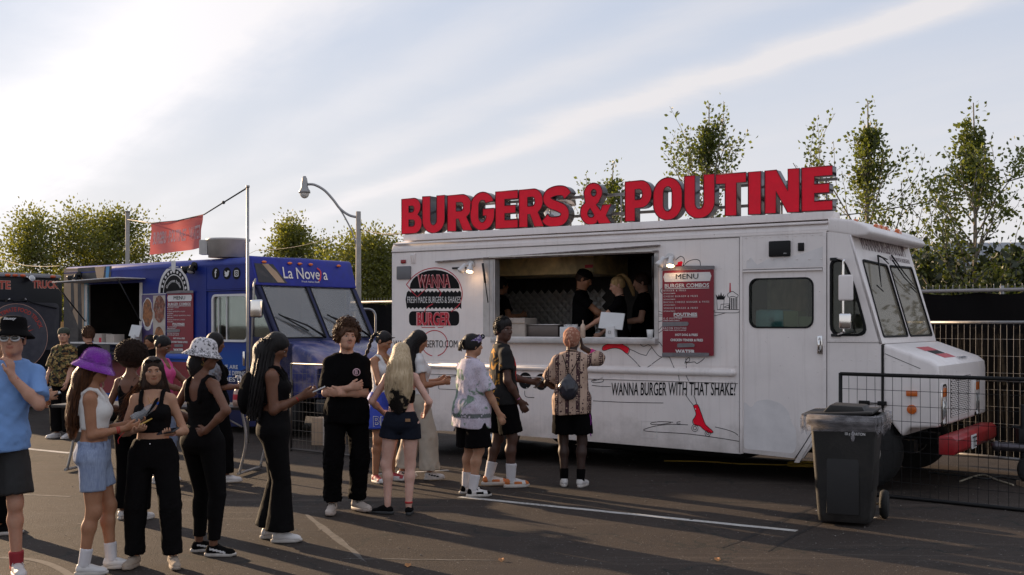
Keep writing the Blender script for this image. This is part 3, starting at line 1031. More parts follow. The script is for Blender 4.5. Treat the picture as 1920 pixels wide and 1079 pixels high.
   def mi(C):
    q = C @ Mi[:3, :3].T + Mi[:3, 3]; r = np.zeros(len(C), int)
    if accent:
     if toe == 'swoosh':
      yy, zz = q[:, 1], q[:, 2]
      r[(np.abs(q[:, 0]) > .018) & (np.abs(zz - (th + .022 + .25 * (.05 - yy))) < .0075) & (yy > -.02) & (yy < .11)] = 1
     elif toe == 'panel':
      r[(q[:, 1] > .15) | (q[:, 1] < -.02) | ((np.abs(q[:, 0]) > .026) & (q[:, 1] < .11) & (q[:, 1] > .03) & (q[:, 2] < th + .028))] = 1
     elif toe == 'mix':
      r[(q[:, 1] < .03)] = 1
    return r
   o = s.fmesh('shoe', F_, mats, vox=max(.0055, s.vox * .75), midx=mi)
   mb.v = [tuple(Vector(v) * s.sc) for v in mb.v]
   mb.build('sole', sm, o)
   if lace is not None:
    lb = MB()
    for k in range(4):
     y = .035 + k * .021; z = th + .060 - k * .008
     lb.tube([p(-.024, y + .004, z - .010), p(0, y, z + .003), p(.024, y + .004, z - .010)], .0035, 5)
    lb.tube([p(.0, .03, th + .066), p(.03, .035, th + .062), p(.04, .05, th + .045)], .003, 5)
    lb.tube([p(.0, .03, th + .066), p(-.03, .035, th + .062), p(-.04, .052, th + .04)], .003, 5)
    lb.v = [tuple(Vector(v) * s.sc) for v in lb.v]
    lb.build('lace', lace, o)
 # ---- hair and head wear
 def hp(s, x, y, z):
  g = .955 if s.sex == 'f' else 1.0
  return s.Mh @ Vector((x * g, y * g, z * g))
 def hair_cap(s, F_, t=.010, low=-.03, front=.055, fz=.045):
  """scalp shell: cranium inflated, opened over the face"""
  M = s.Mh; g = .955 if s.sex == 'f' else 1.0
  F_.add(f_ell(s.hp(0, -.018, .032), ((.076 + t) * g, (.094 + t) * g, (.085 + t) * g), M), .02)
  F_.add(f_ell(s.hp(0, -.045, -.02), ((.066 + t) * g, (.055 + t) * g, (.06 + t) * g), M), .03)
  F_.add(f_ell(s.hp(0, .115, -.035), (.075 * g, .085 * g, (.035 + fz) * g + .02), M), .008, 's')
 def short_hair(s, m, t=.012, amp=.004, wl=.02, seed=4, curls=0, cr=.012, spread=.03, top=0.0, name='hair', low=-.05):
  F_ = Field()
  s.brows(m)
  s.hair_cap(F_, t)
  if top: F_.add(f_ell(s.hp(0, .0, .075), (.075, .09, .04 + top), s.Mh), .03)
  Mi = np.array(s.Mh.inverted())
  wr = wrinkle(amp, wl, seed)
  def post(P, Fv):
   q = P @ Mi[:3, :3].T + Mi[:3, 3]
   Fv = Fv + wr(P)
   return smax(Fv, (low - .0) - q[:, 2] + np.maximum(q[:, 1], 0) * .9, .01)
  F_.post.append(post)
  o = s.fmesh(name, F_, m, vox=max(.006, s.vox * .7), it=0)
  if curls: s.curls(m, curls, cr, spread, o, seed, top)
  return o
 def curls(s, m, n, cr, spread, parent, seed, top=0.0, rad=(.085, .10, .098), c0=(0, -.015, .035), zmin=-.05):
  r = random.Random(seed)
  b = MB()
  for i in range(n):
   th = r.uniform(0, 6.283); z = r.uniform(-.55, 1); q = math.sqrt(max(0, 1 - z * z))
   x, y = q * math.cos(th), q * math.sin(th)
   if y > .45 and z < .42: continue
   u = r.uniform(.2, 1) * spread
   p = Vector((c0[0] + x * (rad[0] + u), c0[1] + y * (rad[1] + u), c0[2] + z * (rad[2] + u + top * max(0, z))))
   if p.z < zmin: continue
   nrm = Vector((x, y, z)); t1 = nrm.orthogonal().normalized(); t2 = nrm.cross(t1)
   ph = r.uniform(0, 6.28); turns = r.uniform(1.0, 1.6); pts = []
   for k in range(7):
    a = ph + k / 6 * turns * 6.28
    pts.append(s.hp(*(p + (t1 * math.cos(a) + t2 * math.sin(a)) * cr + nrm * (k / 6 - .5) * cr * 1.6)))
   b.tube(pts, [.0022] + [.0034] * 5 + [.0012], 3, caps=False)
  return s.part(b, 'curls', m, parent)
 def strands(s, m, path_l, n=160, r0=.0035, seed=1, parent=None, name='strands', wave=.01, taper=.4):
  """locks that start round path[0] and follow the path; path entries (x,y,z,half width,half depth)"""
  r = random.Random(seed); b = MB()
  for i in range(n):
   a = r.uniform(0, 6.283); q = math.sqrt(r.random()) if i % 3 == 0 else 1.0
   ph = r.uniform(0, 6.28); pts = []
   e = r.uniform(.78, 1.03)
   m_ = len(path_l)
   for k in range(m_ * 2 - 1):
    t = k / 2 * e
    k0 = min(int(t), m_ - 2); f = t - k0
    A, B = path_l[k0], path_l[k0 + 1]
    c = [A[j] + (B[j] - A[j]) * f for j in range(5)]
    w = wave * (k / (m_ * 2)) * math.sin(ph + k * 1.1)
    pts.append(Vector((c[0] + math.cos(a) * q * c[3] + w, c[1] + math.sin(a) * q * c[4] + w * .5, c[2])))
   b.tube(pts, [r0] * (len(pts) - 1) + [r0 * taper], 4, caps=False)
  return s.part(b, name, m, parent)
 def long_hair(s, m, path, seed=5, n=150, name='hair', t=.010, fz=.045, r0=.004, midx=None, wave=.012, gro=.004):
  """path: list (x,y,z,hw,hd) in body space from the crown down"""
  q = []
  for i, A in enumerate(path):
   if i < 2 or A[2] > 1.5:
    h = s.Mh @ Vector((A[0], A[1], A[2] - 1.645)); A = (h.x, h.y, h.z, A[3], A[4])
   q.append(A)
  path = q
  F_ = Field()
  s.hair_cap(F_, t, fz=fz)
  for A, B in zip(path[:-1], path[1:]):
   a, b = Vector(A[:3]), Vector(B[:3])
   F_.add(f_cone(a, b, A[3] * .92, B[3] * .92, flat=((0, 1, 0), min(1, A[4] / A[3]))), .03)
  wr = wrinkle(gro, .022, seed, (1, 1, .12))
  F_.post.append(lambda P, Fv: Fv + wr(P))
  o = s.fmesh(name, F_, m, vox=max(.0065, s.vox * .8), it=0, midx=midx)
  if n: s.strands(m if not isinstance(m, list) else m[0], path, n, r0, seed, o, wave=wave)
  return o
 def bucket(s, m, mb_, crown=.098, h=.085, brim=.050, drop=.035, z=.052, tilt=8, name='bucket_hat', dome=False, wob=.02, fuzz=None):
  M = s.Mh @ Matrix.Translation((0, -.012, z)) @ Matrix.Rotation(R(tilt), 4, 'X')
  b = MB()
  r0 = crown
  prof = [(.001, h), (r0 * .60, h - .001), (r0 * .84, h - .008), (r0 * .92, h - .024), (r0 * .97, .02), (r0 * 1.0, -.012), (r0 * 1.06, -.018), (r0 + brim * .6, -.018 - drop * .55), (r0 + brim, -.018 - drop), (r0 + brim - .002, -.023 - drop), (r0 + brim * .55, -.026 - drop * .5), (r0 * .97, -.02), (r0 * .93, .02), (r0 * .8, h - .03)]
  if dome: prof[:5] = [(.001, h), (r0 * .42, h * .97), (r0 * .72, h * .80), (r0 * .90, h * .48), (r0 * .97, .01)]
  ph = random.random() * 6
  b.lathe(prof, 40, 0, M, sx=.97, sy=1.10, wob=lambda a, j: (wob * math.sin(3 * a + ph) + wob * .7 * math.sin(5 * a + 2)) * (1.2 if j > 6 and j < 11 else .35),
    ms=[0] * 5 + [1] * 5 + [0] * 3)
  o = s.part(b, name, [m, mb_])
  if fuzz:
   fb = MB(); r = random.Random(3)
   for i in range(fuzz):
    j = r.randint(0, len(prof) - 7); t = r.random(); a = r.uniform(0, 6.283)
    rr = prof[j][0] + (prof[j + 1][0] - prof[j][0]) * t; zz = prof[j][1] + (prof[j + 1][1] - prof[j][1]) * t
    p = Vector((rr * math.cos(a) * .97, rr * math.sin(a) * 1.1, zz))
    nrm = Vector((math.cos(a), math.sin(a), .5 + (1.5 if j < 2 else 0) + r.uniform(-.5, .5))).normalized()
    q = p + nrm * r.uniform(.007, .016) + Vector((r.uniform(-1, 1), r.uniform(-1, 1), r.uniform(-1, 1))) * .004
    tt = nrm.orthogonal().normalized() * .0011
    fb.add([M @ (p + tt), M @ (p - tt), M @ q], [(0, 1, 2)], 0)
   s.part(fb, 'fuzz', m, o)
  return o
 def glasses(s, fm, lm, z=.006, y=.088, rx=.026, rz=.017, name='sunglasses', th=.005, pitch=0, arms=True):
  M = s.Mh @ Matrix.Translation((0, y, z)) @ Matrix.Rotation(R(pitch), 4, 'X')
  root = MB()
  for sd in (1, -1):
   pts = [M @ Vector((.034 * sd + rx * math.cos(a), -.004 * abs(math.cos(a)), rz * math.sin(a))) for a in np.linspace(0, 6.283, 17)]
   root.tube(pts, th, 6, 0, caps=False)
   if arms: root.tube([M @ Vector((.058 * sd, -.004, .002)), M @ Vector((.078 * sd, -.03, .004)), M @ Vector((.081 * sd, -.085, -.002))], .003, 5)
  root.tube([M @ Vector((-.01, 0, .004)), M @ Vector((0, .003, .007)), M @ Vector((.01, 0, .004))], .0035, 6)
  o = s.part(root, name, fm)
  for sd in (1, -1):
   b = MB(); b.ball((.034 * sd, 0, 0), (rx, .004, rz), 16, 0, M)
   s.part(b, 'lens', lm, o)
  return o
 def world(s, v): return s.W @ (Vector(v) * s.sc)
# ------------------------------------------------------------------ ground
def asphalt():
 m, t, p, out = new_mat('asphalt')
 tc = nd(t, 'ShaderNodeTexCoord'); v = tc.outputs['Object']
 big = nd(t, 'ShaderNodeTexNoise', inp={'Scale': .35, 'Detail': 6, 'Roughness': .6}); ln(t, v, big.inputs['Vector'])
 mid = nd(t, 'ShaderNodeTexNoise', inp={'Scale': 3.0, 'Detail': 8, 'Roughness': .7, 'Distortion': .4}); ln(t, v, mid.inputs['Vector'])
 fine = nd(t, 'ShaderNodeTexNoise', inp={'Scale': 130, 'Detail': 3, 'Roughness': .75}); ln(t, v, fine.inputs['Vector'])
 vor = nd(t, 'ShaderNodeTexVoronoi', inp={'Scale': 95}); ln(t, v, vor.inputs['Vector'])
 c = ramp(t, big.outputs[0], [(.3, (.0150, .0102, .0082)), (.7, (.028, .0195, .0154))])
 c = mixc(t, ramp(t, mid.outputs[0], [(.42, 0), (.75, .55)]), c, (.042, .030, .023))
 c = mixc(t, ramp(t, fine.outputs[0], [(.3, .0), (.75, .7)]), c, (.060, .048, .040))
 c = mixc(t, ramp(t, vor.outputs['Color'], [(.88, 0), (.96, .85)]), c, (.18, .165, .15))
 # long scuffs and pale drag marks
 mp = nd(t, 'ShaderNodeMapping', inp={'Rotation': (0, 0, R(28)), 'Scale': (.16, 3.2, 1)}); ln(t, v, mp.inputs[0])
 sc_ = nd(t, 'ShaderNodeTexNoise', inp={'Scale': 1.7, 'Detail': 7, 'Roughness': .75, 'Distortion': .8}); ln(t, mp.outputs[0], sc_.inputs['Vector'])
 c = mixc(t, ramp(t, sc_.outputs[0], [(.56, 0), (.70, .45)]), c, (.115, .092, .075))
 # dark stains, drips
 st = nd(t, 'ShaderNodeTexNoise', inp={'Scale': .9, 'Detail': 9, 'Roughness': .72}); ln(t, v, st.inputs['Vector'])
 c = mixc(t, ramp(t, st.outputs[0], [(.57, 0), (.70, .55)]), c, (.010, .008, .007))
 # hairline cracks
 cv = nd(t, 'ShaderNodeTexVoronoi', feature='DISTANCE_TO_EDGE', inp={'Scale': .42});
 wn = nd(t, 'ShaderNodeTexNoise', inp={'Scale': 2.2, 'Detail': 6}); ln(t, v, wn.inputs['Vector'])
 vm = nd(t, 'ShaderNodeVectorMath', operation='MULTIPLY_ADD'); ln(t, wn.outputs['Color'], vm.inputs[0]); vm.inputs[1].default_value = (.9, .9, .9); ln(t, v, vm.inputs[2])
 ln(t, vm.outputs[0], cv.inputs['Vector'])
 ck = ramp(t, cv.outputs['Distance'], [(.0, 1), (.009, 0)])
 c = mixc(t, math_node(t, 'MULTIPLY', ck, .8), c, (.010, .013, .012))
 ln(t, c, p.inputs['Base Color'])
 ln(t, ramp(t, mid.outputs[0], [(.3, .72), (.7, .92)]), p.inputs['Roughness'])
 p.inputs['Specular IOR Level'].default_value = .2
 h = math_node(t, 'ADD', math_node(t, 'MULTIPLY', fine.outputs[0], 1.0), math_node(t, 'MULTIPLY', vor.outputs['Distance'], .9))
 bp = nd(t, 'ShaderNodeBump', inp={'Strength': .6, 'Distance': .004}); ln(t, h, bp.inputs['Height'])
 ln(t, bp.outputs[0], p.inputs['Normal'])
 return m
M_ASPH = asphalt()
g = MB(); g.box(-900, 900, -60, 1600, -.3, 0)
tag(g.build('ground', M_ASPH), 'worn brown grey asphalt of the parking lot', kind='structure')
def road_paint():
 m, t, p, out = new_mat('road_paint')
 tc = nd(t, 'ShaderNodeTexCoord'); v = tc.outputs['Object']
 a = nd(t, 'ShaderNodeTexNoise', inp={'Scale': 26, 'Detail': 6, 'Roughness': .75}); ln(t, v, a.inputs['Vector'])
 b = nd(t, 'ShaderNodeTexNoise', inp={'Scale': 2.5, 'Detail': 5}); ln(t, v, b.inputs['Vector'])
 s_ = math_node(t, 'ADD', math_node(t, 'MULTIPLY', a.outputs[0], .6), math_node(t, 'MULTIPLY', b.outputs[0], .4))
 ln(t, ramp(t, s_, [(.36, (.10, .09, .08)), (.45, (.38, .36, .33)), (.6, (.56, .54, .51))]), p.inputs['Base Color'])
 p.inputs['Roughness'].default_value = .75
 return m
M_PAINT = road_paint()
M_PAINT_OLD = mat('road_paint_worn', (.10, .088, .078), .9, var=.5, vscale=14, dirt=1.0, dcol=(.040, .034, .030), dscale=7)
def stripe(name, pts, w, m, label, z=.004, taper=False):
 z *= .4
 b = MB(); P = [Vector(p) for p in pts]
 vs = []
 for i, p in enumerate(P):
  d = (P[min(i + 1, len(P) - 1)] - P[max(i - 1, 0)]); d.z = 0; d.normalize()
  n = Vector((-d.y, d.x, 0)) * w / 2 * ((.12 + .88 * math.sin(math.pi * min(1, i / (len(P) - 1) * .9 + .08)) + .15 * math.sin(i * 1.7)) if taper else 1)
  vs += [(p.x - n.x, p.y - n.y, z), (p.x + n.x, p.y + n.y, z)]
 b.add(vs, [(2 * i, 2 * i + 2, 2 * i + 3, 2 * i + 1) for i in range(len(P) - 1)])
 return tag(b.build(name, m), label, kind='structure')
def seg(a, b, n=14, j=.006):
 a, b = Vector(a), Vector(b)
 return [a.lerp(b, i / n) + Vector((random.uniform(-j, j), random.uniform(-j, j), 0)) for i in range(n + 1)]
stripe('parking_line', seg(gp(862, 932), gp(1495, 996)), .085, M_PAINT, 'white painted bay line in front of the white truck')
stripe('parking_line', seg(gp(-40, 833), gp(132, 850)), .10, M_PAINT, 'white painted bay line at the left edge')
stripe('parking_line', seg(gp(700, 890), gp(842, 882)), .06, M_PAINT, 'short white line by the sneakers')
stripe('parking_line', seg(gp(1533, 957), gp(1640, 972)), .085, M_PAINT, 'short white line behind the bin')
stripe('faded_marking', seg(gp(575, 965), gp(688, 1055), j=.006), .07, M_PAINT_OLD, 'worn marking on the asphalt', taper=True)
stripe('faded_marking', ribbon_pts([gp(0, 1046), gp(70, 1052), gp(125, 1075), gp(150, 1110)], 8), .06, M_PAINT_OLD, 'faded curved marking', z=.005)
stripe('faded_marking', seg(gp(640, 1048), gp(960, 1052), j=.01), .03, M_PAINT_OLD, 'thin faded line', z=.005, taper=True)
stripe('faded_marking', seg(gp(0, 926), gp(132, 932), j=.01), .05, M_PAINT_OLD, 'thin faded line at the left', z=.005)
stripe('drain_trickle', ribbon_pts([gp(1590, 928), gp(1500, 962), gp(1440, 990), gp(1395, 1012), gp(1352, 1028)], 8), .05, mat('damp_asphalt', (.019, .016, .015), .75, bump=.6, bscale=90, var=.5, vscale=12, spec=.2), 'dark damp trickle running from the bin', z=.0035, taper=True)
stripe('drain_trickle', ribbon_pts([gp(1600, 950), gp(1530, 985), gp(1480, 1010), gp(1440, 1035)], 8), .035, mat('damp_asphalt'), 'second dark damp trickle', z=.0035, taper=True)
b = MB()
for i in range(110):
 x, y, r = random.uniform(-6, 6), random.uniform(7.2, 14), random.uniform(.008, .022)
 b.add([(x + r * math.cos(a) * random.uniform(.8, 1.2), y + r * math.sin(a), .0016) for a in np.linspace(0, 6.283, 9)[:-1]], [tuple(range(8))])
tag(b.build('gum_spots', mat('old_gum', (.085, .070, .058), .9, var=.5, vscale=2)), 'old gum spots trodden into the asphalt', kind='stuff')
# litter and pebbles on the asphalt
b = MB()
for i in range(420):
 x, y = random.uniform(-6.5, 6.5), random.uniform(7.0, 15.5)
 r = random.uniform(.003, .009)
 b.ball((x, y, r * .5), (r, r * random.uniform(.6, 1.1), r * .6), 5)
tag(b.build('gravel', mat('pebble', (.22, .20, .18), .9, var=.5)), 'scattered grit on the asphalt', kind='stuff')
LEAFM = mat('dry_leaf', (.34, .15, .05), .8)
for px, py, lab in ((940, 1053, 'curled brown dry leaf on the asphalt in front of the bay line'), (1345, 1052, 'small dry leaf on asphalt left of the bin'), (765, 1063, 'flat brown leaf scrap near the bottom edge')):
 c = gp(px, py); b = MB()
 pts = [(.0, -.035), (.018, -.012), (.014, .015), (0, .034), (-.014, .015), (-.018, -.012)]
 b.add([(c.x + x * 1.3, c.y + y, .004 + abs(x) * .5 + (.012 if y > 0 else 0)) for x, y in pts], [(0, 1, 2, 3), (0, 3, 4, 5)])
 tag(b.build('dry_leaf', LEAFM), lab, 'leaf')
# ------------------------------------------------------------------ trees
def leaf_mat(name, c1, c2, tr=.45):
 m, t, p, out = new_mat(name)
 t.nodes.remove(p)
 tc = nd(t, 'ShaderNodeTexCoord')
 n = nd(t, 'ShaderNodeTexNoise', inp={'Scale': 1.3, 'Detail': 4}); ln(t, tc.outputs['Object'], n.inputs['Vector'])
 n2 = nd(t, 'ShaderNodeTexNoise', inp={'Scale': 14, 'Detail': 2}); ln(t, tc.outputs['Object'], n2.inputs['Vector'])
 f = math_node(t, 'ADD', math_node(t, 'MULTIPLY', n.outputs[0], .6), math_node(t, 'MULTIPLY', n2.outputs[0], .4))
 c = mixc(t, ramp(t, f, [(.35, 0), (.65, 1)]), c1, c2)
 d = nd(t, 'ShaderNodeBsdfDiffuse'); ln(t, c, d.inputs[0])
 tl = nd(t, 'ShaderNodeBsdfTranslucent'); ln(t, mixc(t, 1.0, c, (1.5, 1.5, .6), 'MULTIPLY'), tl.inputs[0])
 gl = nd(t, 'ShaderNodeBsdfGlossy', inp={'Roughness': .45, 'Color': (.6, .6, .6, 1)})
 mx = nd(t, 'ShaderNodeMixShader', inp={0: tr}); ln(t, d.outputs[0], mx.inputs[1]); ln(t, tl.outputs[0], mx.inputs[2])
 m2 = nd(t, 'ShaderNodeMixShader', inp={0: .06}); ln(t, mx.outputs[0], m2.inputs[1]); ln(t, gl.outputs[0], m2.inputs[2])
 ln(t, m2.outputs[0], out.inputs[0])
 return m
BARK = mat('bark', (.10, .075, .055), .9, var=.4, vscale=20, bump=.8, bscale=40)
BARK_PALE = mat('bark_pale', (.22, .19, .15), .9, var=.3, vscale=16, bump=.6, bscale=40)
L_YOUNG = leaf_mat('leaf_young', (.070, .088, .024), (.135, .158, .042))
L_DARK = leaf_mat('leaf_dark', (.038, .052, .016), (.085, .10, .028))
L_BRIGHT = leaf_mat('leaf_bright', (.085, .098, .022), (.19, .19, .045))
L_DEEP = leaf_mat('leaf_deep', (.018, .026, .010), (.04, .048, .018), .3)  # darkest leaf green, for undergrowth and cedars
def leaves_mesh(pts, dirs, size, seed):
 """bent two-triangle leaves at pts"""
 r = np.random.default_rng(seed); n = len(pts)
 P = np.array(pts); D = np.array(dirs) + r.normal(size=(n, 3)) * .55
 D /= np.linalg.norm(D, axis=1)[:, None]
 U = np.cross(D, r.normal(size=(n, 3))); U /= np.linalg.norm(U, axis=1)[:, None]
 s = (size * r.uniform(.65, 1.25, n))[:, None]
 N = np.cross(D, U)
 V = np.stack([P, P + D * s * .5 + U * s * .36 + N * s * .10, P + D * s, P + D * s * .5 - U * s * .36 + N * s * .10], 1).reshape(-1, 3)
 Q = np.arange(n * 4).reshape(-1, 4)
 return V, Q
def grow(r, p, d, L, rad, depth, out_tubes, tips, spread, up, nseg=4, kids=(3, 5), shrink=.62, wob=.16):
 pts = [p.copy()]; dd = d.copy(); q = p.copy()
 for i in range(nseg):
  dd = (dd + Vector((r.gauss(0, wob), r.gauss(0, wob), r.gauss(0, wob * .6) + up * .10))).normalized()
  q = q + dd * L / nseg
  pts.append(q.copy())
 rs = [rad * (1 - .72 * i / nseg) for i in range(nseg + 1)]
 out_tubes.append((pts, rs, depth))
 if depth == 0:
  for i in range(1, nseg + 1): tips.append((pts[i - 1], pts[i]))
  return
 for k in range(r.randint(*kids)):
  t = r.uniform(.22, .98); i = min(int(t * nseg), nseg - 1)
  base = pts[i].lerp(pts[i + 1], t * nseg - i)
  ax = (pts[i + 1] - pts[i]).normalized()
  o = ax.orthogonal().normalized(); o = Quaternion(ax, r.uniform(0, 6.283)) @ o
  nd_ = (ax * (1 - spread) + o * spread + Vector((0, 0, up * .35))).normalized()
  grow(r, base, nd_, L * shrink * r.uniform(.7, 1.15) * (1.15 - .45 * t), rad * .5 * (1 - .4 * t), depth - 1, out_tubes, tips, spread, up, nseg, kids, shrink, wob)
 for i in range(max(1, nseg - 1), nseg + 1): tips.append((pts[i - 1], pts[i]))
def make_tree(loc, H, label, lm, seed=1, name='tree', trunk_h=.25, nl=9, leaf=.075, per=10, limb=.42, spread=.62, up=.5, rad=None, bark=None, group=None, shape=None, kids=(3, 5), scat=.12, cat='tree', depth=2, lean=0.0):
 """trunk to the tip, limbs along it whose length follows shape(t)"""
 r = random.Random(seed)
 root = empty(name, label, cat, (loc[0], loc[1], 0), 0, group)
 rad = rad or H * .012
 shape = shape or (lambda t: (1 - t) ** .7)
 tubes, tips = [], []
 pts = []
 for i in range(15):
  t = i / 14
  pts.append(Vector((lean * t * H + .012 * H * math.sin(3 * t + seed), .012 * H * math.sin(2.3 * t + seed * 2), H * t)))
 tubes.append((pts, [rad * (1 - .9 * (i / 14) ** .8) + .003 for i in range(15)], 3))
 for k in range(nl):
  t = trunk_h + (1 - trunk_h) * ((k + r.random()) / nl) ** .9 * (.86 if shape is slim else .96)
  i = min(int(t * 14), 13); base = pts[i].lerp(pts[i + 1], t * 14 - i)
  a = k * 2.4 + r.uniform(-.5, .5)
  d = Vector((math.cos(a) * spread, math.sin(a) * spread, up)).normalized()
  grow(r, base, d, H * limb * shape((t - trunk_h) / (1 - trunk_h)) * (r.uniform(.45, 1.55) if shape is slim else r.uniform(.75, 1.2)), rad * .45 * (1 - t * .7), depth - 1, tubes, tips, .55, up, kids=kids)
 for i in range(9, 14):
  for k in range(3): tips.append((pts[i], pts[i + 1]))
 b = MB()
 for p_, rs, dep in tubes:
  b.tube(p_, [max(q, .004) for q in rs], 6 if dep > 1 else 4, caps=False)
 b.build('trunk', bark or BARK, root)
 P, D = [], []
 for a, c in tips:
  ax = (c - a)
  for k in range(per):
   o = Vector((r.gauss(0, 1), r.gauss(0, 1), r.gauss(0, 1))) * scat
   P.append(a.lerp(c, r.random()) + o); D.append(ax.normalized() * .5 + o.normalized() * .8)
 V, Q = leaves_mesh(P, D, leaf, seed)
 me = np_mesh('crown', V, Q, lm, smooth=False)
 link_mesh('crown', me, root)
 return root
YG = 'young slender trees beyond the fence'
slim = lambda t: (max(.05, (1 - t)) ** 1.15) * (.75 + .35 * math.sin(3.1 * min(1, t + .25)))
def tx(px, Y): return ((px - CX) / F * Y, Y)
def th(py, Y): return EYE + (HY - py) / F * Y
make_tree(tx(1322, 24), th(196, 24), 'tall slender young tree rising behind the OUTI letters', L_YOUNG, 11, 'young_tree', .26, 18, .085, 10, .46, .30, 1.0, group=YG, shape=slim, bark=BARK_PALE, scat=.07)
make_tree(tx(1640, 23), th(190, 23), 'slim young tree with a thin leaning leader right of the letter E', L_YOUNG, 23, 'young_tree', .22, 22, .085, 10, .40, .42, .85, group=YG, shape=slim, bark=BARK_PALE, lean=-.035, scat=.07)
make_tree(tx(1822, 21), th(192, 21), 'tallest young tree with wide lower branches near the right edge', L_YOUNG, 37, 'young_tree', .18, 26, .085, 10, .42, .58, .72, group=YG, shape=slim, bark=BARK_PALE, scat=.08)
make_tree(tx(1150, 25), th(303, 25), 'shorter young tree seen through the ampersand', L_YOUNG, 41, 'young_tree', .26, 14, .080, 8, .40, .40, .9, group=YG, shape=slim, bark=BARK_PALE, scat=.07)
make_tree(tx(1935, 24), th(440, 24) * .85, 'bushy low tree cut by the right edge', L_DARK, 45, 'bushy_tree', .15, 18, .10, 16, .55, .8, .35, shape=lambda t: math.sin(3.14 * min(1, t * .8 + .25)), scat=.18)
make_tree(tx(1722, 29), th(405, 29) * .76, 'round dull tree standing before the grey roof', L_DARK, 49, 'bushy_tree', .2, 16, .10, 14, .34, .8, .45, shape=lambda t: .4 + math.sin(3.14 * min(1, t * .8 + .2)), scat=.2)
rnd_shape = lambda t: .35 + .75 * math.sin(3.14 * min(1, t * .75 + .22))
make_tree(tx(95, 42), th(382, 42) * .82, 'broad leafy tree behind the black truck', L_BRIGHT, 61, 'broad_tree', .22, 26, .115, 24, .42, .8, .5, shape=rnd_shape, scat=.26, kids=(4, 6))
make_tree(tx(205, 44), th(388, 44) * .82, 'broad leafy tree left of the red banner', L_BRIGHT, 67, 'broad_tree', .22, 24, .115, 24, .38, .7, .6, shape=rnd_shape, scat=.26, kids=(4, 6))
make_tree(tx(548, 38), th(388, 38) * .84, 'feathery tree with upright shoots behind the blue truck cab', L_BRIGHT, 71, 'leafy_tree', .2, 22, .10, 22, .36, .6, .75, shape=lambda t: (1 - t * .75), scat=.22, kids=(3, 5))
make_tree(tx(690, 34), th(414, 34) * .82, 'dense round tree behind the street lamp post', L_BRIGHT, 73, 'leafy_tree', .15, 24, .095, 28, .34, .75, .5, shape=rnd_shape, scat=.24, kids=(4, 5))
make_tree(tx(612, 45), th(432, 45) * .8, 'lower tree in the gap left of the street lamp', L_DARK, 79, 'leafy_tree', .15, 16, .12, 22, .42, .8, .4, shape=rnd_shape, scat=.3)
make_tree(tx(735, 40), th(470, 40) * .8, 'low dark tree beside the rear of the white truck', L_DARK, 83, 'leafy_tree', .12, 16, .12, 22, .5, .8, .35, shape=rnd_shape, scat=.3)
def hedge(name, label, x0, y0, x1, y1, z0, z1, w, n, leaf, lm, seed):
 r = np.random.default_rng(seed)
 t = r.random(n); a = np.array([x0, y0]); c = np.array([x1, y1])
 P = a + (c - a) * t[:, None]
 lump = .6 + .25 * np.sin(t * 23 + seed) + .15 * np.sin(t * 61)
 z = z0 + (z1 - z0) * r.random(n) ** .7 * lump
 P = np.column_stack([P + r.normal(size=(n, 2)) * w * .5, z])
 V, Q = leaves_mesh(P, r.normal(size=(n, 3)), leaf, seed)
 o = link_mesh(name, np_mesh(name, V, Q, lm, smooth=False))
 return tag(o, label, kind='stuff')
hedge('undergrowth', 'low green shrubs in the planting strip beyond the black screen', 3.5, 24, 14, 18.5, 1.2, 3.6, 1.6, 9000, .16, L_DEEP, 3)
hedge('undergrowth', 'yellow green ground shrubs along the top of the screen', 4.5, 21.5, 13, 17.6, 1.8, 2.85, .5, 3000, .09, L_BRIGHT, 4)
hedge('undergrowth', 'distant line of greenery low behind the trucks', -30, 52, -2, 46, 0, 4.6, 3, 16000, .3, L_DARK, 5)
hedge('undergrowth', 'far greenery between the trees', -8, 44, 3, 40, 0, 3.8, 2, 9000, .25, L_BRIGHT, 6)
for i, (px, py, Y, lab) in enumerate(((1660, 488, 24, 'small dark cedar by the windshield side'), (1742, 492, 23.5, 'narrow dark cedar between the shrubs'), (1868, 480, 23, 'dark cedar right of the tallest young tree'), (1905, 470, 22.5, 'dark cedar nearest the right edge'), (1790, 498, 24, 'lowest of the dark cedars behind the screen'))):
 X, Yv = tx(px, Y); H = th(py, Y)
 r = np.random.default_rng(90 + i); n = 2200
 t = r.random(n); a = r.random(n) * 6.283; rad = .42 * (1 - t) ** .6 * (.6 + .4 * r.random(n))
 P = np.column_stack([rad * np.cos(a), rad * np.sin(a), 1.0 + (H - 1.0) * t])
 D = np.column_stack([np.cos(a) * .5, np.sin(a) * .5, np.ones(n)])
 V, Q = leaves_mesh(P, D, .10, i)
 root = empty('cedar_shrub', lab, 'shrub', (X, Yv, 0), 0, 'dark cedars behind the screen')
 link_mesh('foliage', np_mesh('foliage', V, Q, L_DEEP, smooth=False), root)
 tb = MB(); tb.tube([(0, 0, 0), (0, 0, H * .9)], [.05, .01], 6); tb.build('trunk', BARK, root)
# grey roofed building far behind the right trees
b = MB(); bx, by = tx(1690, 60)
root = empty('low_building', 'long low grey metal-roofed building behind the right-hand trees', 'building', (bx, by, 0), R(-6))
MB().box(0, 24, 0, 10, 0, 4.4).build('wall', mat('far_wall', (.30, .29, .27), .9), root)
rb = MB(); rb.prism([(-.6, 4.3), (10.6, 4.3), (8, 6.1), (2, 6.1)], -.5, 24.5, 'yz'); rb.build('roof', mat('far_roof', (.30, .31, .33), .7, var=.08), root)
sb = MB()
for i in range(44): sb.tube([(i * .56, -.55, 4.36), (i * .56, 1.98, 6.12)], .03, 4)
tag(sb.build('roof_seam', mat('far_roof'), root), kind='stuff')
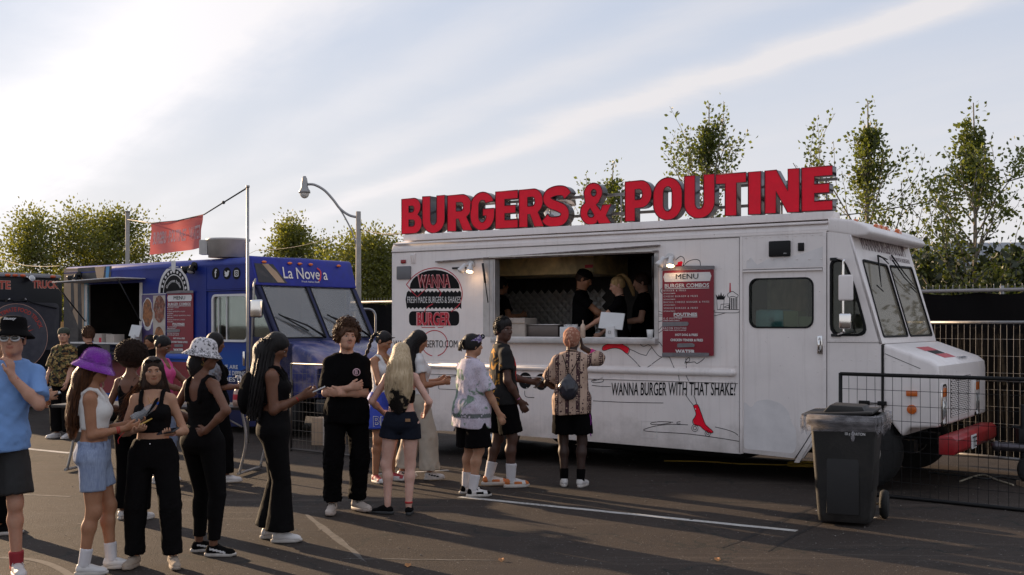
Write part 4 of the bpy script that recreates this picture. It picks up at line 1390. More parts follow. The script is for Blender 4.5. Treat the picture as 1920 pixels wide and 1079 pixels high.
# ------------------------------------------------------------------ street lamp, poles, wires, banner
GALV = mat('galvanised', (.36, .35, .34), .5, metal=.6, var=.2, vscale=9)
CONC = mat('concrete_pole', (.33, .30, .27), .85, var=.2, vscale=5, bump=.3, bscale=50)
BLACKP = mat('black_plastic', (.007, .007, .0075), .5, var=.2, spec=.25)
DARKM = mat('dark_metal', (.010, .010, .011), .6, metal=.1, var=.3)
CABLE = mat('cable', (.03, .03, .03), .7)
Y = 27.0
base = at(672, 600, Y); base.z = 0
root = empty('street_lamp', 'concrete street lamp with a curved arm and bell-shaped head', 'street lamp', base)
H = th(397, Y)
MB().tube([(0, 0, 0), (0, 0, H)], [.080, .058], 14).build('pole', CONC, root)
def LP(px, py): return at(px, py, Y) - base
arm = ribbon_pts([LP(672, 408), LP(655, 404), LP(638, 392), LP(624, 374), LP(608, 357), LP(590, 347), LP(577, 346)], 6)
MB().tube(arm, .030, 8).build('arm', GALV, root)
MB().tube(ribbon_pts([LP(671, 470), LP(660, 435), LP(645, 405), LP(632, 385)], 6), .020, 6).build('brace', GALV, root)
hb = MB(); c = LP(571, 345)
hb.lathe([(.001, .20), (.035, .20), (.05, .16), (.06, .15), (.075, .06), (.08, -.04), (.10, -.10), (.135, -.15), (.14, -.20), (.12, -.205), (.001, -.19)], 20, 0, Matrix.Translation(c + Vector((0, 0, -.02))))
ho = hb.build('lamp_head', GALV, root)
gb = MB(); gb.ball((c.x, c.y, c.z - .22), (.115, .115, .13), 16); gb.build('globe', mat('lamp_globe', (.75, .72, .66), .15, spec=.8), ho)
def pole(name, label, px, pyt, pyb, Y, r, m):
 p = at(px, pyb, Y); q = at(px, pyt, Y)
 root = empty(name, label, 'pole', (p.x, p.y, 0))
 MB().tube([(0, 0, 0), (0, 0, q.z)], [r, r * .9], 10).build('shaft', m, root)
 MB().cyl((0, 0, q.z), (0, 0, q.z + .03), r * 1.25, n=10).build('cap', m, root)
 return Vector((p.x, p.y, q.z))
POLE_T = pole('flag_pole', 'thin grey steel pole standing before the cab of the blue truck', 464.5, 352, 700, 16.3, .022, GALV)
pole('utility_pole', 'thin far wooden pole in front of the left trees', 239, 398, 500, 36, .07, CONC)
# banner hung from the pole to the trees
Yb = 20.5
c00, c10, c11, c01 = at(280, 478, Yb), at(377, 466, Yb - .6), at(382, 403, Yb - .6), at(283, 419, Yb)
def BP(u, v):
 a = c00.lerp(c10, u); bb = c01.lerp(c11, u); p = a.lerp(bb, v)
 p.z -= .03 * math.sin(math.pi * u) * (1 if v > .5 else .3)
 p.y += .035 * math.sin(u * 9 + v * 2) + .02 * math.sin(v * 11 + u * 5) - (.10 * max(0, u - .85) / .15 * (1 - v))
 return p
root = empty('hanging_banner', 'faded red fabric banner lettered BURGERS POUTINES WATER on a rope', 'banner', c00)
nx, ny = 36, 14
V = [BP(i / nx, j / ny) - c00 for j in range(ny + 1) for i in range(nx + 1)]
Q = [(j * (nx + 1) + i, j * (nx + 1) + i + 1, (j + 1) * (nx + 1) + i + 1, (j + 1) * (nx + 1) + i) for j in range(ny) for i in range(nx)]
bm_, t, p, out = new_mat('banner_red')
t.nodes.remove(p)
tc = nd(t, 'ShaderNodeTexCoord'); n = nd(t, 'ShaderNodeTexNoise', inp={'Scale': 3}); ln(t, tc.outputs['Object'], n.inputs['Vector'])
cc = mixc(t, n.outputs[0], (.55, .10, .09), (.66, .24, .20))
d = nd(t, 'ShaderNodeBsdfDiffuse'); tl = nd(t, 'ShaderNodeBsdfTranslucent'); ln(t, cc, d.inputs[0]); ln(t, cc, tl.inputs[0])
mx = nd(t, 'ShaderNodeMixShader', inp={0: .45}); ln(t, d.outputs[0], mx.inputs[1]); ln(t, tl.outputs[0], mx.inputs[2]); ln(t, mx.outputs[0], out.inputs[0])
cl = link_mesh('cloth', np_mesh('cloth', np.array([tuple(v) for v in V]), np.array(Q), bm_), root)
me = text_mesh('BURGERS \u00b7 POUTINES \u00b7 WATER', 'lettering', 0.0, .03)
co = np.empty(len(me.vertices) * 3, dtype=np.float32); me.vertices.foreach_get('co', co); co = co.reshape(-1, 3)
mn, mxx = co.min(0), co.max(0)
new = []
for q in co:
 pnt = BP(.05 + .93 * (q[0] - mn[0]) / (mxx[0] - mn[0]), .30 + .42 * (q[1] - mn[1]) / (mxx[1] - mn[1])) - c00
 new.append((pnt.x, pnt.y - .012, pnt.z))
me.vertices.foreach_set('co', np.array(new, dtype=np.float32).ravel()); me.materials.clear(); bw = bm_.copy(); bw.name = 'banner_white'; mn_ = [q for q in bw.node_tree.nodes if q.type == 'MIX'][0]; mn_.inputs[6].default_value = (.66, .56, .52, 1); mn_.inputs[7].default_value = (.78, .70, .66, 1); me.materials.append(bw); me.update()
link_mesh('lettering', me, cl)
rb = MB()
rb.tube([at(239, 412, 36) - c00, c01 - c00, BP(.5, 1) - c00, c11 - c00, POLE_T - c00], .012, 5)
rb.ball(((c11 * .5 + POLE_T * .5) - c00)[:], .03, 8)
rb.build('rope', CABLE, root)
def wire(label, pts, r=.010):
 P = [Vector(p) for p in pts]; out = []
 for a, b in zip(P[:-1], P[1:]):
  for i in range(12):
   t = i / 12; q = a.lerp(b, t); q.z -= (b - a).length * .018 * math.sin(math.pi * t); out.append(q)
 out.append(P[-1]); o = out[0]
 mb = MB(); mb.tube([p - o for p in out], r, 5)
 w = mb.build('overhead_wire', CABLE); w.location = o
 tag(w, label, 'wire')
wire('dark overhead wire crossing the young trees at the right', [at(1560, 405, 25), at(1690, 388, 25), at(1925, 330, 23)], .013)
wire('thin wire from the street lamp post to the white truck', [at(676, 430, 27), at(760, 438, 24)], .012)
wire('thin wire sloping from the lamp post down to the left', [at(668, 430, 27), at(480, 470, 33), at(380, 505, 36)], .006)
wire('pale wire sloping down over the left trees', [at(-30, 470, 30), at(125, 498, 22)], .006)
# ------------------------------------------------------------------ plates with holes
def plate_mesh(name, outer, holes, th):
 cu = bpy.data.curves.new(name, 'CURVE'); cu.dimensions = '2D'; cu.fill_mode = 'BOTH'; cu.extrude = th / 2
 for pts in [outer] + list(holes):
  sp = cu.splines.new('POLY'); sp.points.add(len(pts) - 1); sp.use_cyclic_u = True
  for q, (x, y) in zip(sp.points, pts): q.co = (x, y, 0, 1)
 o = bpy.data.objects.new('tmp', cu); COL.objects.link(o)
 dg = bpy.context.evaluated_depsgraph_get()
 me = bpy.data.meshes.new_from_object(o.evaluated_get(dg))
 bpy.data.objects.remove(o); bpy.data.curves.remove(cu)
 me.name = name
 return me
XZ = Matrix(((1, 0, 0, 0), (0, 0, -1, 0), (0, 1, 0, 0), (0, 0, 0, 1)))
def plate(name, outer, holes, th, m, parent, y=0.0, M=None):
 """y is the front (camera side) face; thickness goes inward (+y)"""
 me = plate_mesh(name, outer, holes, th)
 me.transform(Matrix.Translation((0, y + th / 2, 0)) @ XZ)
 me.materials.clear(); me.materials.append(m)
 if M is not None: me.transform(M)
 me.update()
 return link_mesh(name, me, parent)
def rrect(x0, x1, z0, z1, r=.05, n=5):
 out = []
 for cx, cz, a0 in ((x1 - r, z1 - r, 0), (x0 + r, z1 - r, 90), (x0 + r, z0 + r, 180), (x1 - r, z0 + r, 270)):
  for k in range(n + 1):
   a = R(a0 + 90 * k / n); out.append((cx + r * math.cos(a), cz + r * math.sin(a)))
 return out
def rpoly(pts, r=.08, n=4):
 """round the corners of a polygon"""
 out = []; N = len(pts)
 for i in range(N):
  p0, p, p1 = Vector(pts[i - 1]), Vector(pts[i]), Vector(pts[(i + 1) % N])
  rr = min(r, (p0 - p).length * .45, (p1 - p).length * .45)
  a = p + (p0 - p).normalized() * rr; b = p + (p1 - p).normalized() * rr
  for k in range(n + 1):
   t = k / n; q = a * (1 - t) ** 2 + p * 2 * t * (1 - t) + b * t * t
   out.append((q.x, q.y))
 return out
def circ(cx, cz, r, n=24, a0=0, a1=360):
 return [(cx + r * math.cos(R(a0 + (a1 - a0) * k / n)), cz + r * math.sin(R(a0 + (a1 - a0) * k / n))) for k in range(n + (0 if a1 - a0 == 360 else 1))]
def line_decal(name, pts, w, m, parent, y, smooth=True, closed=False, M=None):
 """a painted line: flat ribbon a few tenths of a millimetre thick"""
 P = [Vector((p[0], p[1], 0)) for p in pts]
 if closed: P.append(P[0])
 if smooth: P = ribbon_pts(P, 6)
 vs = []; n = len(P)
 for i, p in enumerate(P):
  d = P[min(i + 1, n - 1)] - P[max(i - 1, 0)]; d.normalize()
  q = Vector((-d.y, d.x, 0)) * w / 2
  vs += [(p.x - q.x, y, p.y - q.y), (p.x + q.x, y, p.y + q.y)]
 b = MB(); b.add(vs, [(2 * i, 2 * i + 2, 2 * i + 3, 2 * i + 1) for i in range(n - 1)])
 if M is not None: b.v = [tuple(M @ Vector(v)) for v in b.v]
 return b.build(name, m, parent)
def rivets(parent, pts, m, r=.0095, out=-1, M=None):
 b = MB()
 for x, z in pts:
  vs = [(x + r * math.cos(a), .0005 * out, z + r * math.sin(a)) for a in np.linspace(0, 6.283, 6, endpoint=False)] + [(x, out * r * .55, z)]
  vs = [M @ Vector(v) if M is not None else v for v in vs]
  b.add(vs, [(i, (i + 1) % 6, 6) for i in range(6)], 0, True)
 return tag(b.build('rivet_rows', m, parent), kind='stuff')
def row(x0, z0, x1, z1, step):
 L = math.hypot(x1 - x0, z1 - z0); n = max(1, int(L / step))
 return [(x0 + (x1 - x0) * i / n, z0 + (z1 - z0) * i / n) for i in range(n + 1)]
def truck_white():
 m, t, p, out = new_mat('truck_white')
 tc = nd(t, 'ShaderNodeTexCoord'); v = tc.outputs['Object']
 a = nd(t, 'ShaderNodeTexNoise', inp={'Scale': 1.6, 'Detail': 8, 'Roughness': .65, 'Distortion': .6}); ln(t, v, a.inputs['Vector'])
 c = mixc(t, ramp(t, a.outputs[0], [(.35, 0), (.7, 1)]), (.83, .765, .735), (.74, .68, .655))
 # rain streaks down the side
 mp = nd(t, 'ShaderNodeMapping', inp={'Scale': (14, 14, .5)}); ln(t, v, mp.inputs[0])
 s_ = nd(t, 'ShaderNodeTexNoise', inp={'Scale': 1.2, 'Detail': 7, 'Roughness': .7}); ln(t, mp.outputs[0], s_.inputs['Vector'])
 c = mixc(t, ramp(t, s_.outputs[0], [(.53, 0), (.78, .36)]), c, (.44, .38, .34))
 # chips and rust spots
 v2 = nd(t, 'ShaderNodeTexNoise', inp={'Scale': 24, 'Detail': 6, 'Roughness': .7}); ln(t, v, v2.inputs['Vector'])
 c = mixc(t, ramp(t, v2.outputs[0], [(.675, 0), (.71, .85)]), c, (.20, .13, .10))
 # road grime low down
 sep = nd(t, 'ShaderNodeSeparateXYZ'); ln(t, v, sep.inputs[0])
 gr = nd(t, 'ShaderNodeTexNoise', inp={'Scale': 4, 'Detail': 7, 'Roughness': .7}); ln(t, v, gr.inputs['Vector'])
 hz = math_node(t, 'ADD', math_node(t, 'MULTIPLY', math_node(t, 'SUBTRACT', .62, sep.outputs[2]), 1.6), math_node(t, 'MULTIPLY', math_node(t, 'SUBTRACT', gr.outputs[0], .5), 1.3))
 c = mixc(t, ramp(t, hz, [(.0, 0), (.7, .6)]), c, (.26, .225, .20))
 ln(t, c, p.inputs['Base Color'])
 ln(t, ramp(t, a.outputs[0], [(.3, .36), (.7, .52)]), p.inputs['Roughness'])
 p.inputs['Coat Weight'].default_value = .15
 b1 = nd(t, 'ShaderNodeTexNoise', inp={'Scale': 2.4, 'Detail': 2}); ln(t, v, b1.inputs['Vector'])
 bp = nd(t, 'ShaderNodeBump', inp={'Strength': .35, 'Distance': .02}); ln(t, b1.outputs[0], bp.inputs['Height']); ln(t, bp.outputs[0], p.inputs['Normal'])
 return m
TW = truck_white()
PATCH = mat('primer_patch', (.71, .675, .665), .7, var=.12, vscale=4)
RUB = mat('rubber_black', (.007, .007, .007), .7, spec=.2)
TYRE = mat('tyre', (.009, .0085, .008), .85, var=.3, bump=.4)
STEEL = mat('steel', (.48, .46, .44), .32, metal=1.0, var=.2, vscale=5, dirt=.3)
CHROME = mat('chrome', (.75, .74, .73), .12, metal=1.0, var=.05)
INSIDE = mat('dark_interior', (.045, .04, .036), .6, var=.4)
SEAM = mat('seam_dark', (.03, .028, .028), .8)  # near-black for joints and seam lines
INK = mat('black_ink', (.006, .006, .007), .6, spec=.15)
REDP = mat('sign_red', (.93, .008, .034), .35, var=.10, vscale=7, dirt=.3, dcol=(.95, .03, .05), dscale=5, spec=.22)
LOGO_R = mat('logo_red', (.50, .015, .035), .5)
LOGO_P = mat('logo_pink', (.62, .30, .30), .6)
WHT = mat('white_print', (.66, .64, .63), .6)
AMBER = mat('amber_lens', (.62, .13, .015), .25, spec=.8)
REDL = mat('red_lens', (.25, .01, .015), .25)
GLASS = glass_mat('window_glass', (.80, .88, .86), .9, diffuse_mix=(.0, .03))
WSH = glass_mat('windshield_glass', (.70, .70, .64), .9, diffuse_mix=(.34, .52), dc=(.36, .32, .25))  # beige diffuse painted in for the reflection and the lit cab behind
ALU = mat('aluminium_trim', (.50, .48, .47), .45, metal=.5, var=.2, dirt=.3)
T = Frame(-1.593, 15.1, math.atan2(-.5535, .833))
truck = empty('food_truck', 'white burger food truck with an open serving hatch and red rooftop letters', 'food truck', T.o, T.a)
W = 2.25
S = T.uz
# side wall with the hatch opening and rear wheel arch
wx0, wx1, wz0, wz1 = 1.50, 3.885, 1.545, 2.51
arch = [(1.50 + .46 * math.cos(R(a)), .40 + .46 * math.sin(R(a))) for a in range(180, -1, -12)]
outer = [(0.0, .33), (.02, .31), (1.01, .33)] + [(x, max(z, .40)) for x, z in arch] + [(2.0, .33), (4.90, .285), (4.90, 2.66), (.0, 2.66)]
side = plate('side_wall', outer, [rrect(wx0, wx1, wz0, wz1, .012, 2)], .035, TW, truck)
door = plate('cab_door', [(4.925, .30), (5.50, .275), (5.815, .74), (5.815, 2.265), (4.925, 2.265)], [rrect(5.005, 5.70, 1.665, 2.185, .085)], .03, TW, truck, y=.012)
plate('door_glass', rrect(4.99, 5.715, 1.65, 2.20, .09), [], .006, GLASS, door, y=.026)
dg_ = plate('glass_seal', rrect(4.995, 5.71, 1.655, 2.195, .09), [rrect(5.012, 5.693, 1.672, 2.178, .08)], .012, RUB, door, y=.004)
plate('panel_above_door', [(4.925, 2.285), (5.815, 2.285), (5.815, 2.66), (4.925, 2.66)], [], .035, TW, truck, y=-.004)
# cab panel with raked front edge and side window
archf = [(6.20 + .45 * math.cos(R(a)), .38 + .45 * math.sin(R(a))) for a in range(60, 152, 10)]
cab = plate('cab_panel', [(5.83, .74), (5.53, .30), (5.60, .28), (5.86, .66)] + archf[::-1] + [(6.415, .80), (6.415, 1.50), (6.17, 2.36), (6.08, 2.66), (5.83, 2.66)],
   [rpoly([(5.895, 1.585), (6.275, 1.585), (6.13, 2.12), (6.03, 2.36), (5.895, 2.36)], .12)], .035, TW, truck, y=.0)
cw = rpoly([(5.885, 1.575), (6.29, 1.575), (6.145, 2.12), (6.04, 2.37), (5.885, 2.37)], .12)
plate('side_glass', cw, [], .006, GLASS, cab, y=.016)
plate('glass_seal', cw, [rpoly([(5.91, 1.60), (6.258, 1.60), (6.115, 2.12), (6.02, 2.345), (5.91, 2.345)], .11)], .012, RUB, cab, y=-.005)
# trims and pillars
b = MB()
b.box(4.895, 4.925, -.008, .03, .29, 2.66).box(5.815, 5.85, -.012, .03, .74, 2.66)
b.box(.0, 5.85, -.010, .02, 2.655, 2.672)
b.prism([(5.815, .745), (5.85, .745), (5.56, .235), (5.505, .235)], -.014, .02)
b.build('panel_trim', TW, truck)
MB().box(4.93, 5.81, -.016, .02, 2.262, 2.282).build('door_rail', TW, truck, bevel=.004)
MB().prism([(5.79, .72), (5.805, .735), (5.52, .28), (5.508, .262)], -.016, .0).build('step_gap', SEAM, truck)
rb = MB(); rb.tube([(.0, .0, 1.165), (4.80, .0, 1.165)], .042, 14, caps=True); rb.ball((4.80, 0, 1.165), (.06, .042, .042), 12)
rb.build('rub_rail', TW, truck)
MB().box(0, 4.89, -.006, -.001, 2.643, 2.650).box(0, 4.87, -.004, .0, 1.048, 1.054).box(4.886, 4.893, -.004, .0, .3, 2.65).box(4.93, 5.81, -.010, -.003, 2.286, 2.292).box(5.852, 5.857, -.004, .0, .75, 2.65).box(5.86, 6.41, -.004, 0, 1.508, 1.513).build('panel_gap', mat('gap_grey', (.16, .14, .135), .9), truck)
MB().box(0, 4.87, -.006, .01, 1.055, 1.062).box(0, 4.87, -.004, .01, 1.235, 1.240).build('belt_seam', TW, truck)
MB().box(0, 5.83, -.003, .01, 2.452, 2.458).build('upper_seam', PATCH, truck) if False else None
# other walls, floor, roof
far = MB(); far.box(0, 6.0, W - .04, W, .33, 2.66); far.build('far_wall', TW, truck)
MB().box(-.005, .035, .03, W - .03, .33, 2.66).build('rear_wall', TW, truck)
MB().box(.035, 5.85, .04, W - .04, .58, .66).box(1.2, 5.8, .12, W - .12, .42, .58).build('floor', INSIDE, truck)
prof = [(-.004, 2.665)] + [(.11 - .114 * math.cos(R(a)), 2.69 + .10 * math.sin(R(a))) for a in (0, 22, 45, 68, 90)] + [(.6, 2.805), (W / 2, 2.815), (W - .6, 2.805)] + [(W - .11 + .114 * math.cos(R(a)), 2.69 + .10 * math.sin(R(a))) for a in (90, 68, 45, 22, 0)] + [(W + .004, 2.665)]
rf = MB(); rf.prism(prof, -.005, 5.88, 'yz'); rf.build('roof', TW, truck, bevel=.03)
MB().box(0.03, 5.86, -.018, .05, 2.748, 2.768).build('roof_gutter', TW, truck, bevel=.006)
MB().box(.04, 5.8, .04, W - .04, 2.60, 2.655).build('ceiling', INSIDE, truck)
vis = MB(); vis.prism([(5.86, 2.655), (6.16, 2.60), (6.27, 2.60), (6.31, 2.645), (6.27, 2.70), (6.12, 2.775), (5.86, 2.812)], -.004, W + .004, 'xz')
vis.build('visor', TW, truck, bevel=.045, seg=3)
for u, px, py, w in ((6.13, 1604, 415, .07), (6.20, 1643, 429, .07), (6.20, 1652, 432, .07), (6.20, 1661, 434, .07), (6.22, 1683, 444, .07)):
 v_, z_ = T.vz(px, py, u)
 mb = MB(); mb.ball((u, v_, 2.762 if u < 6.2 else 2.745), (.028, .055, .026), 10)
 mb.box(u - .03, u + .03, v_ - .06, v_ + .06, 2.71, 2.742); mb.build('marker_light', AMBER, truck)
# cab front (raked)
rk = Vector((-.245, 0, .86)).normalized()
MW = Matrix(((0, -rk.z, rk.x, 6.425), (1, 0, 0, 0), (0, rk.x, rk.z, 1.50), (0, 0, 0, 1)))
HW = 1.16 / rk.z
pane_n = rpoly([(.105, .07), (1.055, .07), (1.035, .88), (.14, .90)], .05)
pane_f = rpoly([(1.145, .07), (2.13, .07), (2.09, .90), (1.135, .88)], .05)
front = plate('cab_front', [(0, 0), (W, 0), (W, HW), (0, HW)], [pane_n, pane_f], .03, TW, truck, y=.0, M=MW)
for pn in (pane_n, pane_f):
 ctr = Vector((sum(p[0] for p in pn) / len(pn), sum(p[1] for p in pn) / len(pn)))
 big = [tuple(ctr + (Vector(p) - ctr) * 1.02) for p in pn]; sm = [tuple(ctr + (Vector(p) - ctr) * .972) for p in pn]
 wo = plate('windshield', big, [], .006, WSH, truck, y=.008, M=MW)
 plate('seal', big, [sm], .014, RUB, wo, y=-.010, M=MW)
for pts, nm in ((((.62, .96), (.47, .72), (.40, .60)), 'wiper'), (((.64, .955), (.95, .93), (.93, .93)), 'wiper'), (((1.18, .99), (1.50, .80), (1.80, .66)), 'wiper'), (((1.16, .93), (1.45, .74), (1.78, .62)), 'wiper')):
 w_ = MB(); w_.tube([MW @ Vector((p[0], -.045, p[1])) for p in pts], [.010, .007, .004], 6)
 wo = w_.build('wiper', BLACKP, truck)
 w2 = MB(); a, c = pts[-1], pts[0]; w2.tube([MW @ Vector((a[0] - .10, -.03, a[1] + .02)), MW @ Vector((a[0] + .08, -.03, a[1] - .04))], .007, 5); w2.build('blade', BLACKP, wo)
text('lettering', 'WANNABURGERTO.COM', truck, .25, 1.98, 1.02, 1.19, -.003, mat('logo_brown', (.16, .10, .11), .5), off=0, M=MW)
text('lettering', 'FRESH MADE BURGERS', truck, 1.25, 2.08, .945, .995, -.003, mat('logo_brown'), off=0, M=MW)
for x in (.10,): pass
# cab interior seen through the glass
ci = MB(); ci.box(5.95, 6.38, .06, W - .06, 1.30, 1.42); ci.build('dashboard', BLACKP, truck, bevel=.03)
MB().box(5.15, 5.6, .25, .75, 1.0, 1.25).box(5.1, 5.22, .25, .75, 1.25, 1.85).build('seat', mat('seat_vinyl', (.03, .03, .03), .5), truck, bevel=.05)
MB().box(5.02, 5.35, .10, .5, 1.62, 1.86, M=Matrix.Rotation(R(0), 4, 'Y')).build('plastic_wrap', mat('teal_wrap', (.12, .30, .30), .3, var=.4), truck, bevel=.05)
cbx = MB(); cbx.box(5.22, 5.50, .12, .40, 1.60, 1.84); cbx.box(5.45, 5.72, .14, .5, 1.60, 1.78)
cbx.build('carton', mat('cardboard_green', (.20, .21, .10), .9, var=.2), truck, bevel=.006)
sw = MB(); sw.tube([Vector((5.9 + .07 * math.sin(a) * .4, .55 + .2 * math.cos(a), 1.55 + .2 * math.sin(a))) for a in np.linspace(0, 6.283, 20)], .014, 6, caps=False); sw.build('steering_wheel', BLACKP, truck)
MB().box(4.86, 4.90, .9, W - .04, .66, 2.6).build('bulkhead', mat('cab_beige', (.42, .36, .27), .7, var=.3), truck)
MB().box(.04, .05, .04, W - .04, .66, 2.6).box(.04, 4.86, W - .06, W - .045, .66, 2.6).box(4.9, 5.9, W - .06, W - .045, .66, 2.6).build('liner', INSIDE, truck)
MB().box(4.95, 5.9, W - .075, W - .062, .9, 2.5).build('cab_lining', mat('cab_beige'), truck)
# hood and nose
nose = [(6.43, 1.505), (6.90, 1.335), (6.965, 1.28), (6.975, 1.20), (6.975, .675), (6.70, .655), (6.62, .56)] + [(6.20 + .45 * math.cos(R(a)), .38 + .45 * math.sin(R(a))) for a in (30, 45, 59)] + [(6.43, .80)]
nb = MB(); nb.prism(nose, .0, W, 'xz'); nb.build('hood', TW, truck, bevel=.055, seg=3, angle=50)
sb = MB(); sb.box(6.414, 6.424, -.004, .04, .84, 1.49); sb.build('hood_seam', SEAM, truck)
line_decal('hood_crease', [(6.45, 1.40), (6.80, 1.255)], .006, SEAM, truck, -.003, smooth=False)
for x0, x1, v0, v1, m_ in ((6.58, 6.68, .70, .98, LOGO_R), (6.685, 6.765, .74, .95, INK), (6.77, 6.87, .72, .98, LOGO_R)):
 hb = MB(); zz = lambda x: 1.505 - (x - 6.43) * .366 + .004
 hb.add([(x0, v0, zz(x0)), (x1, v0, zz(x1)), (x1, v1 + .25, zz(x1)), (x0, v1 + .25, zz(x0))], [(0, 1, 2, 3)]); hb.build('hood_sticker', m_, truck)
MF = Matrix(((0, -1, 0, 6.975), (1, 0, 0, 0), (0, 0, 1, 0), (0, 0, 0, 1)))
gl, gz1 = T.vz(1783, 717, 6.98); gr_, gz0 = T.vz(1820, 793, 6.98)
gb = plate('grille_back', rrect(gl, gr_, .74, 1.15, .01, 2), [], .01, INK, truck, y=-.004, M=MF)
gm = MB(); nr = 20
for i in range(nr):
 z = .75 + i * (.39 / (nr - 1))
 gm.box(gl, gr_, -.02, -.006, z - .0045, z + .0045)
 for k in range(9):
  x = gl + (gr_ - gl) * (k + .5 * (i % 2)) / 9
  if i < nr - 1: gm.box(x, x + .012, -.017, -.006, z, z + .39 / (nr - 1))
gm.v = [tuple(MF @ Vector(v)) for v in gm.v]; gm.build('grille', TW, truck)
text('badge', 'GRUMMAN', truck, gl + .12, gr_ - .1, 1.115, 1.15, -.024, CHROME, off=.01, M=MF)
text('badge', 'GRUMMAN', truck, 1.15, 1.55, 0, .05, -.004, mat('badge_grey', (.2, .2, .22), .4), off=.01, M=Matrix.Translation((6.93, 0, 1.33)) @ Matrix(((0, -.34, -.94, 0), (1, 0, 0, 0), (0, -.94, .34, 0), (0, 0, 0, 1))))
for px in (1772, 1831):
 v_, z_ = T.vz(px, 770, 6.98); v_ = min(v_, W - .10)
 if px == 1772: v_ = .17
 bz = plate('headlight', rrect(v_ - .10, v_ + .10, .68, 1.10, .06), [rrect(v_ - .08, v_ + .08, .70, 1.08, .05)], .02, CHROME, truck, y=-.018, M=MF)
 hl = MB(); hl.ball((v_, -.004, .84), (.072, .02, .10), 16); hl.v = [tuple(MF @ Vector(v)) for v in hl.v]; hl.build('lens', mat('headlamp_glass', (.55, .56, .56), .08, metal=.6), bz)
 am = MB(); am.box(v_ - .055, v_ + .055, -.02, 0, .97, 1.06); am.v = [tuple(MF @ Vector(v)) for v in am.v]; am.build('turn_signal', AMBER, bz, bevel=.006)
bp = MB(); bp.prism([(6.98, .41), (7.12, .41), (7.15, .45), (7.15, .56), (7.11, .595), (6.98, .595)], -.03, 1.93, 'xz')
bp.build('bumper', mat('bumper_red', (.33, .012, .016), .38, var=.3, vscale=8, dirt=.5, dcol=(.10, .02, .02)), truck, bevel=.015)
v_, z_ = T.vz(1822, 845, 7.16)
pl = plate('licence_plate', rrect(v_, v_ + .24, .42, .56, .01, 2), [], .006, WHT, truck, y=-.185, M=MF)
text('plate_number', 'TE', pl, v_ + .03, v_ + .21, .435, .545, -.194, INK, M=MF)
for z, r_ in ((.995, 0), (.842, 1)):
 px = (1710, 1710)[r_]; u, zz_ = S(px, (738, 768)[r_])
 m2 = MB()
 if r_ == 0: m2.box(u - .055, u + .055, -.02, 0, zz_ - .028, zz_ + .028)
 else: m2.cyl((u, 0, zz_), (u, -.022, zz_), .048, n=20)
 m2.build('side_marker', AMBER, truck, bevel=.008)
u, z = S(1611, 755); u2, _ = S(1663, 755)
hm = MB(); hm.box(u, u + .11, -.028, 0, z - .022, z + .022).box(u2 - .09, u2, -.028, 0, z - .022, z + .022).box(u + .1, u2 - .08, -.022, -.01, z - .006, z + .006)
hm.build('hood_latch', BLACKP, truck, bevel=.008)
# wheels
for (wu, wv) in ((1.50, .16), (6.20, .14), (1.50, W - .16), (6.20, W - .14)):
 wh = MB(); Mx = Matrix.Translation((wu, wv, .385)) @ Matrix.Rotation(R(90), 4, 'X')
 wh.lathe([(.20, -.11), (.34, -.12), (.38, -.09), (.385, 0), (.38, .09), (.34, .12), (.20, .11)], 36, 0, Mx)
 w_ = wh.build('wheel', TYRE, truck)
 rm = MB(); rm.lathe([(.001, -.02), (.07, .02), (.08, .06), (.13, .04), (.18, .09), (.205, .11), (.205, -.1)], 28, 0, Mx); rm.build('rim', STEEL, w_)
ub = MB(); ub.box(.3, 6.6, .55, .70, .35, .48).box(.3, 6.6, W - .70, W - .55, .35, .48).box(1.36, 1.48, .2, W - .2, .30, .42).box(6.14, 6.26, .2, W - .2, .30, .42).box(2.2, 3.4, .3, 1.2, .30, .42).box(3.7, 4.5, W - 1.1, W - .3, .28, .42)
ub.build('chassis', DARKM, truck)
MB().box(2.1, 5.6, W - .10, W - .04, .10, .60).box(.1, .95, W - .10, W - .04, .12, .60).build('far_shade_skirt', BLACKP, truck)  # far-side skirt added in black, hides sunlit ground to darken the underside
MB().box(2.4, 4.6, .9, 1.5, .12, .42).build('shade_box', BLACKP, truck, bevel=.03)  # added black box, only there to keep the space under the truck dark
wa = MB(); wa.box(1.02, 1.98, .05, .50, .86, .90); wa.build('wheel_well', INSIDE, truck)
MB().box(.0, .04, .1, W - .1, .30, .42).build('rear_bumper', DARKM, truck)
# black moulding over the front arch
am = MB(); am.tube([(6.20 + .46 * math.cos(R(a)), -.004, .38 + .46 * math.sin(R(a))) for a in range(62, 150, 8)], .014, 6); am.build('arch_trim', BLACKP, truck)
# rear underbody box with hatch line (skirt boxes)
line_decal('hatch_line', [S(735, 700), S(840, 702), S(859, 705)], .01, SEAM, truck, -.003, smooth=False)
plate('skirt_hatch', rrect(S(822, 0)[0], S(858, 0)[0], .86, 1.03, .02), [rrect(S(822, 0)[0] + .006, S(858, 0)[0] - .006, .866, 1.024, .018)], .004, SEAM, truck, y=-.003)
u0, z1 = S(1202, 789); u1, z0 = S(1232, 822)
plate('fuel_hatch', rrect(u0, u1, z0, z1, .01, 2), [rrect(u0 + .004, u1 - .004, z0 + .004, z1 - .004, .01, 2)], .003, PATCH, truck, y=-.003)
plate('repair_patch', ribbon := [S(1392, 860)] + [S(x, y) for x, y in ((1391, 740), (1405, 768), (1420, 752), (1440, 748), (1465, 758), (1480, 775), (1484, 800), (1490, 815), (1494, 838), (1489, 851), (1391, 843))][0:], [], .002, PATCH, door, y=.0095) if False else None
pp = [S(x, y) for x, y in ((1394, 752), (1408, 766), (1418, 752), (1440, 749), (1464, 757), (1478, 772), (1483, 792), (1492, 806), (1493, 836), (1488, 851), (1394, 842))]
plate('repair_patch', rpoly(pp, .04), [], .0015, PATCH, door, y=.0105)
